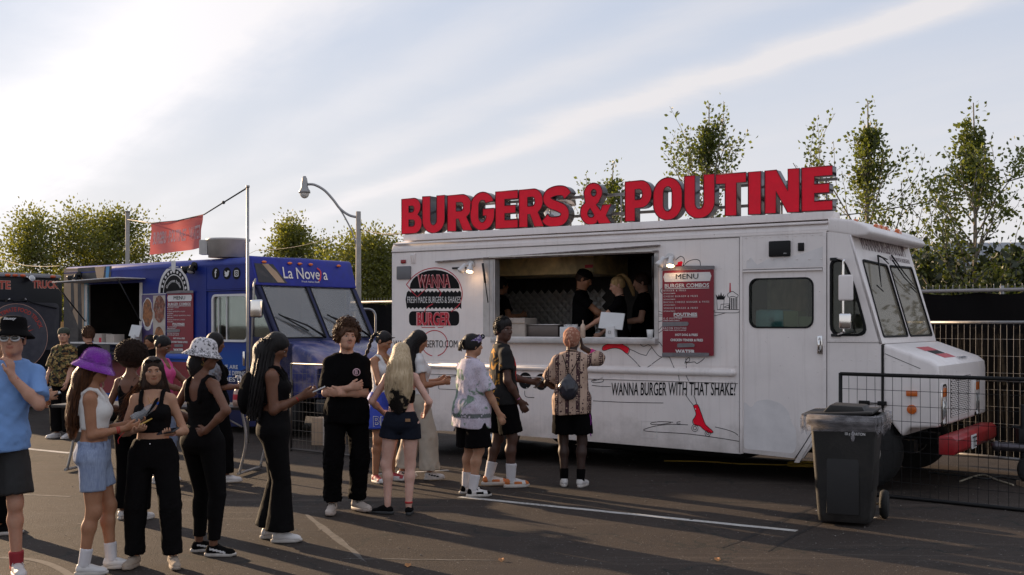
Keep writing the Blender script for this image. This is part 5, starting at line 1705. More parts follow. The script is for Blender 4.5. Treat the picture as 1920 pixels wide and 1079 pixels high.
pp = [S(x, y) for x, y in ((1400, 490), (1408, 483), (1420, 497), (1440, 486), (1500, 478), (1545, 462), (1545, 500), (1400, 504))]
plate('repair_patch', pp, [], .0015, PATCH, truck, y=-.0055)
u0, z1 = S(1443, 453); u1, z0 = S(1483, 481)
MB().box(u0, u1, -.035, 0, z0, z1).build('speaker', BLACKP, truck, bevel=.012)
text('speaker_mark', 'JBL', truck, u1 - .07, u1 - .03, z0 + .025, z0 + .038, -.037, WHT)
u0, z1 = S(1497, 456); u1, z0 = S(1508, 471)
MB().box(u0, u1, -.02, 0, z0, z1).build('camera_box', BLACKP, truck, bevel=.004)
u, z = S(1538, 647)
MB().box(u - .028, u + .028, -.014, .0, z - .095, z + .095).build('handle_plate', CHROME, door, bevel=.014)
MB().tube([(u, -.016, z - .07), (u, -.045, z - .04), (u, -.045, z + .03), (u, -.016, z + .07)], .013, 8).build('door_handle', CHROME, door)
# mirrors on a pipe
mr = MB(); A_ = T.uz(1581, 490, -.17); B_ = T.uz(1583, 622, -.17); C_ = S(1568, 489); D_ = S(1568, 628)
mr.tube(ribbon_pts([(C_[0], .0, C_[1] + .02), (A_[0], -.15, A_[1] + .01), (A_[0], -.17, A_[1] - .05), (A_[0], -.17, B_[1] + .05), (A_[0], -.15, B_[1] + .0), (D_[0], .0, D_[1])], 5), .012, 8)
mo = mr.build('mirror_arm', CHROME, truck)
for (a_, b_, c_, d_, m_, r_) in ((1573, 1599, 516, 564, TW, .03), (1574, 1596, 588, 617, CHROME, .03)):
 u0, z1 = T.uz(a_, c_, -.2); u1, z0 = T.uz(b_, d_, -.2)
 MB().box(u0, u1, -.23, -.17, z0, z1).build('mirror', m_, mo, bevel=.02, seg=3)
MB().box(D_[0] - .05, D_[0] + .05, -.02, 0, D_[1] - .02, D_[1] + .01).box(C_[0] - .06, C_[0] + .02, -.02, 0, C_[1] - .0, C_[1] + .03).build('mirror_bracket', DARKM, mo)
# rear corner bits
u, z = S(757, 491); MB().box(u - .04, u + .04, -.02, 0, z - .025, z + .025).build('rear_marker', REDL, truck, bevel=.01)
u0, z1 = S(745, 500); u1, z0 = S(771, 524); MB().box(u0, u1, -.022, 0, z0, z1).build('vent_cover', mat('vent_grey', (.13, .13, .14), .4), truck, bevel=.015)
u, z = S(775, 485)
vb = MB(); vb.box(u - .035, u + .035, -.015, 0, z - .06, z + .06); vb.tube([(u - .02, -.03, z - .04), (u - .02, -.03, z + .04), (u + .02, -.03, z + .04), (u + .02, -.03, z - .04)], .006, 5); vb.build('latch', TW, truck, bevel=.004)
# rivets
rp = row(.06, 2.63, 4.85, 2.63, .075) + row(.02, .40, .02, 2.6, .08) + row(.08, 1.045, 4.84, 1.045, .10) + row(.08, 1.25, 4.84, 1.25, .15) + row(4.875, .33, 4.875, 2.6, .075)
rp += row(3.93, 2.33, 4.80, 2.31, .11) + row(2.0, .80, 4.5, .75, .13) + row(2.0, .92, 4.5, .90, .13) + row(.3, 2.33, 1.4, 2.33, .12) + row(3.95, 1.42, 4.8, 1.40, .12)
rp += row(.10, .60, .95, .60, .09) + row(1.2, .98, 4.6, .975, .13)
rivets(truck, rp, TW)
rivets(truck, row(5.833, .78, 5.833, 2.62, .075) + row(5.82, .70, 5.56, .28, .07) + row(4.97, 2.635, 5.79, 2.635, .09) + row(5.0, 2.40, 5.8, 2.38, .13), TW, M=Matrix.Translation((0, -.012, 0)))
rivets(truck, row(5.88, 1.53, 6.38, 1.53, .06) + row(5.9, 1.02, 6.36, 1.02, .09) + row(6.36, 1.45, 6.36, 1.10, .06) + row(5.92, 1.33, 6.3, 1.33, .08) + row(6.46, 1.36, 6.78, 1.22, .07), TW, M=Matrix.Translation((0, -.001, 0)))
# serving hatch: frame, sill, struts, lifted door edge
hf = MB(); hf.box(wx0 - .02, wx0 + .16, -.004, .10, wz0, wz1).box(wx0 + .055, wx0 + .075, -.01, .0, wz0, wz1).box(wx0 + .12, wx0 + .135, -.01, .0, wz0, wz1)
hf.build('hatch_frame', ALU, truck)
MB().box(wx1 - .02, wx1 + .03, -.012, .06, wz0 - .02, wz1 + .03).build('hatch_frame', ALU, truck)
MB().box(wx0 + .15, wx1 + .03, -.09, .14, wz0 - .075, wz0 - .01).build('counter_sill', ALU, truck, bevel=.006)
hd = MB(); a0, z0_ = S(820, 491)
hd.prism([(a0, z0_ - .012), (wx1 + .05, 2.585), (wx1 + .05, 2.60), (a0, z0_ + .004)], -.05, .02)
hd.box(wx0, wx1 + .03, -.03, .03, 2.51, 2.535)
hd.build('hatch_header', mat('aged_header', (.16, .12, .11), .6, var=.6, vscale=20, dirt=.8, dcol=(.5, .45, .42), dscale=14), truck)
hs = MB(); hs.box(wx0 + .1, wx1 - .02, -.055, -.045, 2.525, 2.54); hs.build('hatch_edge', STEEL, truck)
for (p0, p1) in ((T.uz(905, 494, -.05), T.uz(915, 568, -.05)), (T.uz(1224, 480, -.05), T.uz(1224, 560, -.05))):
 st = MB(); st.tube([(p0[0], -.05, p0[1]), (p0[0] + (p1[0] - p0[0]) * .5, -.05, p0[1] + (p1[1] - p0[1]) * .5)], .014, 6); st.tube([(p0[0] + (p1[0] - p0[0]) * .5, -.05, p0[1] + (p1[1] - p0[1]) * .5), (p1[0], -.05, p1[1])], .007, 6); st.build('gas_strut', DARKM, truck)
MB().box(S(850, 0)[0], S(875, 0)[0], -.03, 0, 2.40, 2.425).build('hinge', DARKM, truck, bevel=.004)
# kitchen inside
ki = MB(); u0, z0 = T.uz(922, 519, 1.0); u1, z1 = T.uz(1116, 485, 1.0)
ki.box(u0 - .5, u1, .95, 1.9, z0, 2.62)
BRASS = mat('greasy_hood', (.85, .66, .32), .45, metal=.0, var=.45, vscale=3, dirt=.8, dcol=(.05, .035, .02), dscale=2)
ki.build('exhaust_hood', BRASS, truck, bevel=.01)
def quilt():
 m, t, p, out = new_mat('quilted_steel')
 p.inputs['Base Color'].default_value = (.80, .76, .72, 1); p.inputs['Metallic'].default_value = .7; p.inputs['Roughness'].default_value = .32
 return m
QU = quilt()
u0, z0 = T.uz(935, 640, 2.1); u1, z1 = T.uz(1130, 535, 2.1)
nq = 14; wq = (u1 - u0) / nq; vs = []
qb = MB(); nzq = max(4, int((z1 - z0) / wq))
for i in range(nq):
 for j in range(nzq * 2):
  cx, cz = u0 + (i + .5 * (j % 2)) * wq, z0 + j * wq / 2
  qb.add([(cx, 2.185, cz + wq / 2), (cx + wq / 2, 2.185, cz), (cx, 2.185, cz - wq / 2), (cx - wq / 2, 2.185, cz), (cx, 2.165, cz)], [(0, 1, 4), (1, 2, 4), (2, 3, 4), (3, 0, 4)], 0, False)
tag(qb.build('quilted_panel', QU, truck), kind='stuff')
kc = MB(); kc.box(.1, 3.9, 1.45, 2.15, .66, 1.52).box(1.6, 2.6, 1.5, 2.1, 1.52, 1.60)
kc.build('griddle_counter', STEEL, truck, bevel=.01)
MB().box(1.7, 3.95, .12, .50, .70, 1.50).build('service_counter', INSIDE, truck)
def notice(px0, py0, px1, py1, v, label_rows):
 u0, z1 = T.uz(px0, py0, v); u1, z0 = T.uz(px1, py1, v)
 n_ = plate('notice', rrect(u0, u1, z0, z1, .004, 2), [], .003, mat('yellow_paper', (.42, .33, .18), .8), truck, y=v)
 plate('notice_label', rrect(u0 + (u1 - u0) * .5, u1 - .01, z1 - (z1 - z0) * .65, z1 - (z1 - z0) * .45, .003, 2), [], .003, LOGO_R, n_, y=v - .004)
notice(1081, 484, 1113, 513, .93, 0)
MB().box(3.55, 3.85, .9, 2.0, 1.9, 2.5).build('shelf_unit', mat('shelf_dark', (.10, .09, .08), .5), truck)
rk_ = MB()
for k in range(4): rk_.box(3.1, 3.85, 1.7, 2.15, 1.62 + k * .25, 1.64 + k * .25)
rk_.build('wire_rack', STEEL, truck)
cnt = MB()
for k in range(9):
 rr = random.uniform(.035, .06); x = 3.15 + k * .08; cnt.cyl((x, 1.9, 1.64 + .25 * (k % 3)), (x, 1.9, 1.64 + .25 * (k % 3) + rr * 2.2), rr * .7, n=10)
tag(cnt.build('rack_supplies', mat('supplies', (.35, .32, .25), .5, var=.6), truck), kind='stuff')
# ------------------------------------------------------------------ roof sign
root = empty('roof_sign', 'red channel letters BURGERS & POUTINE standing on the white truck roof', 'sign', T.o, T.a)
VS = .07
lt = [('B', 753, 791), ('U', 792, 834), ('R', 839, 885), ('G', 882, 927), ('E', 929, 971), ('R', 973, 1019), ('S', 1017, 1068), ('&', 1088, 1146), ('P', 1172, 1222), ('O', 1225, 1279), ('U', 1283, 1340), ('T', 1342, 1399), ('I', 1403, 1427), ('N', 1434, 1499), ('E', 1503, 1561)]
LZ0, LZ1 = 2.893, 3.358
LSIDE = mat('letter_return', (.035, .03, .032), .25, metal=.3, var=.5, vscale=4)
LEDGE = mat('letter_edge', (.14, .004, .01), .4)
STRK = {  # block letters as stroked skeletons on a 0..1 square
}
def letter_poly(ch):
 """outline + holes of a heavy sans letter, unit box"""
 def ell(cx, cy, rx, ry, a0, a1, n=14): return [(cx + rx * math.cos(R(a0 + (a1 - a0) * k / n)), cy + ry * math.sin(R(a0 + (a1 - a0) * k / n))) for k in range(n + 1)]
 w = .36
 if ch == 'I': return [[(0, 0), (1, 0), (1, 1), (0, 1)]], []
 if ch == 'T': return [[(.31, 0), (.69, 0), (.69, .77), (1, .77), (1, 1), (0, 1), (0, .77), (.31, .77)]], []
 if ch == 'E': return [[(0, 0), (1, 0), (1, .22), (.42, .22), (.42, .40), (.90, .40), (.90, .61), (.42, .61), (.42, .78), (1, .78), (1, 1), (0, 1)]], []
 if ch == 'N': return [[(0, 0), (.33, 0), (.33, .50), (.66, 0), (1, 0), (1, 1), (.67, 1), (.67, .50), (.34, 1), (0, 1)]], []
 if ch == 'U': return [[(0, 1), (0, .36)] + ell(.5, .36, .5, .36, 180, 360)[1:] + [(1, 1), (.64, 1), (.64, .38)] + ell(.5, .36, .14, .14, 0, -180) + [(.36, 1)]], []
 if ch == 'O': return [ell(.5, .62, .5, .38, 0, 180) + ell(.5, .38, .5, .38, 180, 360)], [ell(.5, .64, .15, .15, 0, 180) + ell(.5, .36, .15, .15, 180, 360)]
 if ch == 'P': return [[(0, 0), (.38, 0), (.38, .32), (.58, .32)] + ell(.60, .66, .40, .34, -90, 90)[1:] + [(0, 1)]], [[(.38, .53), (.52, .53)] + ell(.53, .66, .12, .13, -90, 90)[1:] + [(.38, .79)]]
 if ch == 'R': return [[(0, 0), (.36, 0), (.36, .34), (.45, .34), (.64, 0), (1.02, 0), (.78, .38)] + ell(.60, .67, .38, .33, -50, 90)[1:] + [(0, 1)]], [[(.36, .55), (.54, .55)] + ell(.55, .67, .10, .12, -90, 90)[1:] + [(.36, .79)]]
 if ch == 'B': return [[(0, 0), (.58, 0)] + ell(.62, .28, .38, .28, -80, 62)[0:] + ell(.60, .75, .34, .25, -38, 90) + [(0, 1)]], [[(.36, .21), (.55, .21)] + ell(.56, .30, .09, .09, -80, 80) + [(.36, .40)], [(.36, .61), (.53, .61)] + ell(.53, .70, .08, .085, -80, 80) + [(.36, .79)]]
 if ch == 'G': return [ell(.5, .62, .5, .38, 20, 180, 12) + ell(.5, .38, .5, .38, 180, 360, 18) + [(1, .56), (.52, .56), (.52, .38), (.66, .38)] + ell(.5, .36, .155, .15, -5, -180, 10) + ell(.5, .64, .155, .15, 180, 25, 10)], []
 if ch == 'S':
  c = [(.93, .74), (.80, .86), (.52, .885), (.24, .82), (.18, .69), (.30, .58), (.55, .50), (.78, .40), (.83, .27), (.72, .15), (.48, .115), (.22, .14), (.09, .24)]
  P = ribbon_pts([Vector((x, y, 0)) for x, y in c], 4); L_, R_ = [], []
  for i, p in enumerate(P):
   d = (P[min(i + 1, len(P) - 1)] - P[max(i - 1, 0)]).normalized(); n = Vector((-d.y * 1.25, d.x, 0)) * .122
   L_.append((p.x + n.x, p.y + n.y)); R_.append((p.x - n.x, p.y - n.y))
  return [L_ + R_[::-1]], []
 if ch == '&':
  return [[(1.0, 0), (.62, 0), (.54, .09)] + ell(.36, .30, .36, .31, -58, -215, 14) + [(.16, .54)] + ell(.42, .77, .30, .24, 195, -35, 16) + [(.60, .53), (.52, .48), (.66, .33), (.72, .46), (1.0, .46), (.84, .20)]], \
   [[(.45, .22)] + ell(.36, .27, .12, .10, -60, -200, 8) + [(.32, .40)], ell(.44, .77, .085, .085, 0, 360, 12)[:-1]]
 return [[(0, 0), (1, 0), (1, 1), (0, 1)]], []
for ch, p0, p1 in lt:
 u0 = T.uz(p0, 400, VS)[0]; u1 = T.uz(p1, 400, VS)[0]
 outs, holes = letter_poly(ch)
 e = .02 if ch in 'OGSU&' else 0
 mp_ = lambda q: (u0 + q[0] * (u1 - u0), LZ0 - e * .5 + q[1] * (LZ1 - LZ0 + e))
 me = plate_mesh('letter', [mp_(q) for q in outs[0]], [[mp_(q) for q in h] for h in holes], .13)
 me.transform(Matrix.Translation((0, VS + .065, 0)) @ XZ)
 me.materials.clear(); me.materials.append(REDP); me.materials.append(LSIDE)
 me.update()
 for pl_ in me.polygons: pl_.material_index = 0 if pl_.normal.y < -.7 else 1
 lo = link_mesh('letter', me, root)
 # raised dark edging round the face
 eb = MB()
 for loop in [outs[0]] + holes:
  q = [mp_(z_) for z_ in loop]; eb.tube([(x, VS - .002, z_) for x, z_ in q + [q[0]]], .0055, 4, caps=False)
 eb.build('edging', LEDGE, lo)
u0 = T.uz(757, 440, VS)[0]; u1 = T.uz(1562, 395, VS)[0]
MB().box(u0, u1, .06, .30, 2.80, LZ0 - .012).build('base_box', TW, root, bevel=.006)
for z in (3.23, 3.0): MB().box(u0 + .05, u1 - .03, .30, .325, z, z + .033).build('back_rail', GALV, root)
for k in range(12):
 x = u0 + .15 + (u1 - u0 - .3) * k / 11; MB().tube([(x, .31, 2.82), (x, .31, 3.26)], .012, 5).build('back_post', GALV, root)
# roof vent with a cover behind the S
rv = empty('roof_vent', 'round steel exhaust vent with a duct on the white truck roof behind the letter S', 'vent', T.o, T.a)
u, z = T.uz(1068, 380, 1.0)
vb = MB(); vb.cyl((u - .2, 1.0, 2.80), (u - .2, 1.0, 3.25), .20, n=24).cyl((u - .2, 1.0, 3.25), (u - .2, 1.0, 3.40), .26, .24, 24).tube([(u - .2, 1, 3.1), (u - .5, 1, 3.15), (u - .7, 1, 2.85)], .12, 14)
vb.build('duct', STEEL, rv)
rt_ = MB(); rt_.lathe([(.001, .13), (.10, .13), (.16, .08), (.19, 0)], 18, 0, Matrix.Translation((T.uz(1078, 0, .7)[0] + .15, .7, 2.80))); rt_.box(u + .05, u + .5, .6, 1.1, 2.80, 2.90); rt_.build('cover', mat('tarp', (.30, .22, .17), .9, var=.3), rv)
# ------------------------------------------------------------------ graphics on the white truck side
def px_line(name, pts, w, m, y=-.002, **k): return line_decal(name, [S(*p) for p in pts], w, m, truck, y, **k)
bun = [S(768, 542)] + [S(815 + 47 * math.cos(R(a)), 541.5 - 35 * math.sin(R(a))) for a in range(180, -1, -15)]
plate('logo_bun', bun, [], .0015, INK, truck, y=-.0015)
zig = []
n = 14
for i in range(n * 2 + 1): zig.append(S(763 + 102 * i / (n * 2), 545 + (3.6 if i % 2 == 0 else 0) + .2))
for i in range(n * 2 + 1): zig.append(S(865 - 102 * i / (n * 2), 580 - (3.6 if i % 2 == 1 else 0)))
zig.append(S(760.5, 562))
plate('logo_patty', zig, [], .0015, INK, truck, y=-.0015)
u0, z1 = S(767, 584); u1, z0 = S(861, 611)
plate('logo_base', rrect(u0, u1, z0, z1, .06), [], .0015, INK, truck, y=-.0015)
def ptext(s_, px0, px1, py0, py1, m, y=-.004, par=None, fr=None, **k):
 f = fr or S
 a = f(px0, py1); b = f(px1, py1); c = f((px0 + px1) / 2, py0); d = f((px0 + px1) / 2, py1)
 return text('lettering', s_, par or truck, a[0], b[0], a[1], a[1] + (c[1] - d[1]), y, m, slope=(b[1] - a[1]) / (b[0] - a[0]), **k)
ptext('WANNA', 783, 845, 515, 540.5, LOGO_P, off=.045, y=-.004); ptext('WANNA', 785, 843.5, 516.5, 539, LOGO_R, off=.015, y=-.0055); ptext('WANNA', 786, 842.5, 517.5, 538, INK, off=-.018, y=-.007)
ptext('FRESH MADE BURGERS & SHAKES', 764, 864, 556.5, 568.5, WHT, off=0, y=-.004)
ptext('BURGER', 781, 846, 585, 612, LOGO_P, off=.05, y=-.004); ptext('BURGER', 783, 844.5, 586.5, 610.5, LOGO_R, off=.03, y=-.0055)
ptext('WANNABURGERTO.COM', 738, 858, 638.5, 652, INK, off=0, y=-.004)
px_line('logo_line', [(815 + 24 * math.cos(R(a)), 644 + 24 * math.sin(R(a))) for a in range(100, 442, 12)], .012, LOGO_R, smooth=False)
px_line('logo_line', [(775, 549), (762, 534)], .012, LOGO_R, y=-.0025, smooth=False)
px_line('logo_line', [(762, 534), (775, 519), (792, 508), (812, 503), (832, 505), (850, 515), (862, 531), (867, 550), (864, 566), (857, 576), (846, 585)], .012, LOGO_R, y=-.0025)
px_line('logo_line', [(771, 546), (783, 557), (800, 541)], .010, LOGO_R, y=-.0035, smooth=False)
px_line('logo_line', [(820, 541), (827, 549), (824, 556)], .010, LOGO_R, y=-.0035)
px_line('logo_line', [(812, 570), (801, 577), (796, 586)], .012, LOGO_R, y=-.0035)
px_line('logo_line', [(791, 612), (791, 614.5), (816, 614.5)], .010, LOGO_R, smooth=False); px_line('logo_line', [(821, 614.5), (831, 614.5), (831, 611)], .010, LOGO_R, smooth=False)
ptext('WANNA BURGER WITH THAT SHAKE?', 1147, 1380, 717, 742, INK, off=.006, y=-.004, shear=.06)
# camera icon and shake line drawing
disc = [S(1015 + 12.5 * math.cos(R(a)), 716.5 + 15.5 * math.sin(R(a))) for a in range(0, 360, 15)]
plate('icon_disc', disc, [], .0015, INK, truck, y=-.0015)
disc = [S(985 + 12.5 * math.cos(R(a)), 714 + 15.5 * math.sin(R(a))) for a in range(0, 360, 15)]
plate('icon_disc', disc, [], .0015, INK, truck, y=-.0015)
u0, z1 = S(1008, 708); u1, z0 = S(1022, 725)
plate('icon_camera', rrect(u0, u1, z0, z1, .025), [rrect(u0 + .012, u1 - .012, z0 + .012, z1 - .012, .018)], .0015, WHT, truck, y=-.004)
plate('icon_camera', circ((u0 + u1) / 2, (z0 + z1) / 2 - .006, .028, 16), [circ((u0 + u1) / 2, (z0 + z1) / 2 - .006, .017, 16)], .0015, WHT, truck, y=-.004)
c = S(998, 738); px_line('sketch_line', [(984, 733), (986, 744), (1002, 746)], .008, INK)
LW = .007
# raised leg and red skate shoes
shoe1 = [S(x, y) for x, y in ((1129, 656), (1131, 650), (1140, 645), (1152, 641), (1166, 640), (1168, 646), (1180, 654), (1177, 664), (1165, 656), (1155, 653), (1145, 654), (1134, 657.5), (1130, 658))]
plate('skate_shoe', rpoly(shoe1, .02), [], .0015, REDP, truck, y=-.0015)
px_line('sketch_line', [(1129, 656), (1131, 650), (1140, 645), (1152, 641), (1166, 640), (1168, 646), (1180, 654), (1177, 664), (1165, 656), (1155, 653), (1145, 654), (1134, 657.5), (1129, 656)], LW, INK, y=-.0035)
px_line('sketch_line', [(1180, 655), (1190, 659), (1200, 664), (1212, 667)], LW, INK)
px_line('sketch_line', [(1176, 664), (1190, 677), (1200, 688), (1207, 690.5), (1216, 688), (1228, 679), (1241, 670)], LW, INK)
px_line('sketch_line', [(1212, 667), (1217, 658), (1222, 651), (1215, 647), (1207, 650), (1201, 646), (1200, 641)], LW, INK)
px_line('sketch_line', [(1222, 651), (1229, 661), (1238, 669), (1255, 670)], LW, INK)
px_line('sketch_line', [(1228, 641), (1236, 642), (1242, 650)], LW, INK)
px_line('sketch_line', [(1255, 669), (1264, 690), (1272, 704), (1274, 718)], LW, INK)
px_line('sketch_line', [(1284, 738), (1292, 750), (1301, 761)], LW, INK)
px_line('sketch_line', [(1301, 742), (1304, 750), (1307, 759)], LW, INK)
px_line('sketch_line', [(1286, 672), (1287, 690), (1285, 700), (1290, 712), (1293, 719)], LW, INK)
px_line('sketch_line', [(1284, 682), (1287, 675), (1292, 671), (1293, 677), (1286, 681), (1302, 679), (1307, 682), (1318, 675), (1321, 671)], LW, INK)
sh = ((1300, 761), (1304, 759), (1309, 760), (1316, 778), (1323, 796), (1335, 807), (1337, 811), (1331, 812), (1320, 806), (1312, 799), (1302, 797), (1299, 789), (1305, 777))
plate('skate_shoe', rpoly([S(*q) for q in sh], .02), [], .0015, REDP, truck, y=-.0015)
px_line('sketch_line', list(sh) + [sh[0]], LW, INK, y=-.0035)
for cx_, cy_, r_ in ((1303, 803, 6), (1303, 803, 3), (1327, 813, 5), (1327, 813, 2)):
 px_line('sketch_line', [(cx_ + r_ * math.cos(R(a)), cy_ + r_ * 1.1 * math.sin(R(a))) for a in range(0, 375, 24)], LW * .8, INK)
px_line('sketch_line', [(1262, 792), (1238, 791), (1222, 793), (1222, 796), (1240, 796), (1258, 793)], LW, INK)
px_line('sketch_line', [(1290, 797), (1260, 796), (1230, 799), (1209, 805), (1209, 808), (1225, 810), (1290, 814), (1350, 822), (1386, 828)], LW, INK)
px_line('sketch_line', [(1341, 801), (1362, 806), (1378, 812), (1387, 820)], LW, INK)
px_line('sketch_line', [(1276, 791), (1270, 792), (1270, 795), (1276, 795)], LW, INK, y=-.003)
px_line('sketch_line', [(1110, 723), (1130, 725), (1146, 725)], LW, INK)
px_line('sketch_line', [(1112, 715), (1130, 711), (1130, 716), (1115, 718), (1110, 714), (1130, 709)], LW, INK)
px_line('sketch_line', [(1112, 752), (1180, 755), (1244, 756)], LW, INK)
# hair ribbon lines above and to the left of the menu
px_line('sketch_line', [(1267, 488), (1276, 481), (1283, 486), (1281, 498), (1277, 504)], LW, INK)
px_line('sketch_line', [(1279, 502), (1290, 491), (1303, 487), (1312, 490), (1313, 503), (1308, 505)], LW, INK)
plate('bow', [S(x, y) for x, y in ((1266, 505), (1267, 497), (1270, 497), (1271, 492), (1278, 490), (1280, 492), (1277, 505))], [], .0015, REDP, truck, y=-.0015)
for k, (a, c_) in enumerate((((1242, 586), (1232, 583)), ((1242, 590), (1232, 589)), ((1242, 593), (1232, 593)), ((1242, 602), (1232, 604)), ((1243, 611), (1233, 622)), ((1242, 620), (1231, 628)))):
 px_line('sketch_line', [a, c_], LW * .8, INK, smooth=False)
px_line('sketch_line', [(1242, 540), (1238, 546), (1242, 551)], LW * .8, INK)
# fries and shake sketch right of the menu
px_line('sketch_line', [(1340, 582), (1342, 586), (1380, 587), (1386, 584), (1384, 581), (1345, 581)], LW * .8, INK)
px_line('sketch_line', [(1338, 593), (1350, 590), (1360, 587)], LW * .8, INK)
px_line('sketch_line', [(1345, 581), (1344, 562), (1358, 562), (1356, 581)], LW * .8, INK, smooth=False)
plate('fries', [S(x, y) for x, y in ((1344, 562), (1342, 552), (1346, 557), (1348, 552), (1350, 556), (1352, 548), (1354, 556), (1357, 552), (1357, 557), (1361, 554), (1358, 562))], [], .0015, INK, truck, y=-.0015)
px_line('sketch_line', [(1350, 581), (1352, 571), (1367, 570), (1367, 581)], LW * .8, INK, smooth=False)
px_line('sketch_line', [(1358, 576), (1366, 573), (1366, 577), (1358, 577)], LW * .8, INK)
for k in range(5):
 x = 1367.5 + k * 3.3; plate('cup_stripe', [S(x, 559), S(x + 1.7, 559), S(x + 1.5, 581), S(x, 581)], [], .0015, INK, truck, y=-.0015)
px_line('sketch_line', [(1366, 558), (1364, 553), (1368, 549), (1374, 547), (1380, 551), (1384, 554), (1382, 558), (1374, 556), (1367, 558)], LW * .9, INK)
plate('straw', [S(x, y) for x, y in ((1368, 531), (1370, 531), (1370.5, 548), (1367.5, 548))], [], .0015, LOGO_R, truck, y=-.0015)
# ------------------------------------------------------------------ menu boards
MENU_R = mat('menu_red', (.21, .004, .018), .45, var=.08)
TAPE = mat('duct_tape', (.17, .16, .17), .4, var=.25, vscale=12, bump=.3)
def menu(fr, quad, label, y=-.028, tapes=True, red=None):
 x0, x1, y0, y1 = quad
 a = fr.uz(x0, y0, y); b_ = fr.uz(x1, y1, y)
 a2 = fr.uz(x0, y1, y)
 u0, u1, zt, zb = a[0], b_[0], a[1], a2[1]
 Wd, Hh = u1 - u0, zt - zb
 root = empty('menu_board', label, 'menu board', fr.o, fr.a)
 bd = plate('board', rrect(u0, u1, zb, zt, .004, 2), [], .008, red or MENU_R, root, y=y)
 def P(fx, fy): return u0 + fx * Wd, zt - fy * Hh
 hp = [P(.05, .03), P(.93, .03), P(.96, .075), P(.93, .135), P(.05, .135), P(.02, .075)]
 plate('header', hp[::-1], [], .002, WHT, root, y=y - .0025)
 def tx_(s_, fx0, fx1, fy0, fy1, m=WHT, off=.01, **k):
  p0 = P(fx0, fy1); p1 = P(fx1, fy0)
  text('lettering', s_, root, p0[0], p1[0], p0[1], p1[1], y - .0055, m, off=off, res=2, **k)
 tx_('MENU', .27, .71, .045, .105, INK, 0)
 tx_('BURGER COMBOS', .05, .92, .158, .205, off=.02)
 px0, pz0 = P(.05, .212); px1, pz1 = P(.92, .216)
 MB().box(px0, px1, y - .005, y - .002, pz1 - .003, pz0).build('underline', WHT, root)
 for s_, w_, f0, sub in (('BURGER & FRIES', .47, .228, .265), ('CHEESE BURGER & FRIES', .70, .296, .335), ('BACON CHEESE BURGER & FRIES', .92, .364, .402), ('VEGGIE BURGER & FRIES', .70, .435, .474)):
  tx_(s_, .03, w_, f0, f0 + .020, off=.004, space=1.35); tx_('LETTUCE & TOMATO', .03, .26, sub, sub + .013, off=.02)
 tx_('POUTINES', .23, .69, .500, .540, off=.04)
 px0, pz0 = P(.23, .546); px1, pz1 = P(.69, .55); MB().box(px0, px1, y - .005, y - .002, pz1 - .003, pz0).build('underline', WHT, root)
 tx_('O.G POUTINE', .02, .39, .556, .577, off=.004, space=1.3); tx_('CHEESE CURDS & GRAVY', .02, .35, .585, .599, off=.02)
 tx_('BACON POUTINE', .02, .48, .670, .693, off=.004, space=1.3); tx_('CHEESE CURDS, GRAVY & BACON', .02, .47, .700, .714, off=.02)
 tx_('HOT DOG & FRIES', .26, .70, .745, .773, off=.035); tx_('CHICKEN TENDER & FRIES', .165, .80, .805, .836, off=.035)
 tx_('WATER', .26, .65, .932, .978, off=.05)
 def tp(pts, yy=.006):
  plate('tape', rpoly([P(*q) for q in pts][::-1], .01, 2), [], .0015, TAPE, root, y=y - yy)
 tp([(.0, .609), (.50, .605), (.53, .625), (.50, .655), (.0, .664)])
 tp([(.30, .862), (.60, .855), (.645, .875), (.63, .90), (.30, .908)])
 if tapes:
  tp([(-.02, .0), (.02, -.035), (.5, -.05), (1.03, -.04), (1.03, -.0), (.6, -.008)], .012)
  tp([(.0, .972), (.92, .965), (.92, 1.01), (.0, 1.02)], .007)
 return root
menu(T, (1242, 1338, 508, 666), 'dark red menu board taped to the white truck beside its hatch')
# flood lamps on the white truck
BULB = mat('lit_bulb', (1.0, .72, .42), .3, emit=7.0, var=0)
def flood(fr, px, py, label, lit=True, par=None, big=1.0):
 u, z = fr.uz(px, py, -.1)
 o = fr.M @ Vector((u, 0, z))
 root = empty('flood_lamp', label, 'lamp', o, fr.a)
 b = MB(); b.cyl((0, -.001, .03), (0, -.03, .03), .05 * big, n=16)
 for sx in (-1, 1):
  b.tube([(sx * .02, -.03, .03), (sx * .05, -.08, .02), (sx * .055, -.10, 0)], .014 * big, 8)
 b.build('bracket', WHT if lit else BLACKP, root)
 for sx, dz in ((-1, -.0), (1, .0)):
  c = Vector((sx * .055, -.11, -.005)); d = Vector((sx * .25 - .15, -.35, -.85 if sx > 0 or lit else -.3)).normalized()
  q = d.to_track_quat('Z', 'Y').to_matrix().to_4x4()
  hb = MB(); hb.lathe([(.001, -.05), (.022 * big, -.045), (.026 * big, 0), (.045 * big, .045), (.048 * big, .07), (.044 * big, .07)], 18, 0, Matrix.Translation(c) @ q)
  ho = hb.build('lamp_head', WHT if lit else BLACKP, root)
  gb = MB(); gb.ball((0, 0, .062), (.038 * big, .038 * big, .022), 14, 0, Matrix.Translation(c) @ q)
  gb.build('bulb', BULB if lit and sx > 0 else mat('lamp_glass', (.6, .6, .58), .15), ho)
 if lit:
  ld = bpy.data.lights.new('flood_bulb_light', 'POINT'); ld.energy = .22; ld.color = (1, .62, .34); ld.shadow_soft_size = .03
  lo = bpy.data.objects.new('flood_bulb_light', ld); COL.objects.link(lo); lo.parent = root; lo.location = (.075, -.13, -.12)
 return root
flood(T, 876, 500, 'white twin flood lamp with one lit bulb by the burger logo')
flood(T, 1250, 488, 'white twin flood lamp with one lit bulb above the menu board')
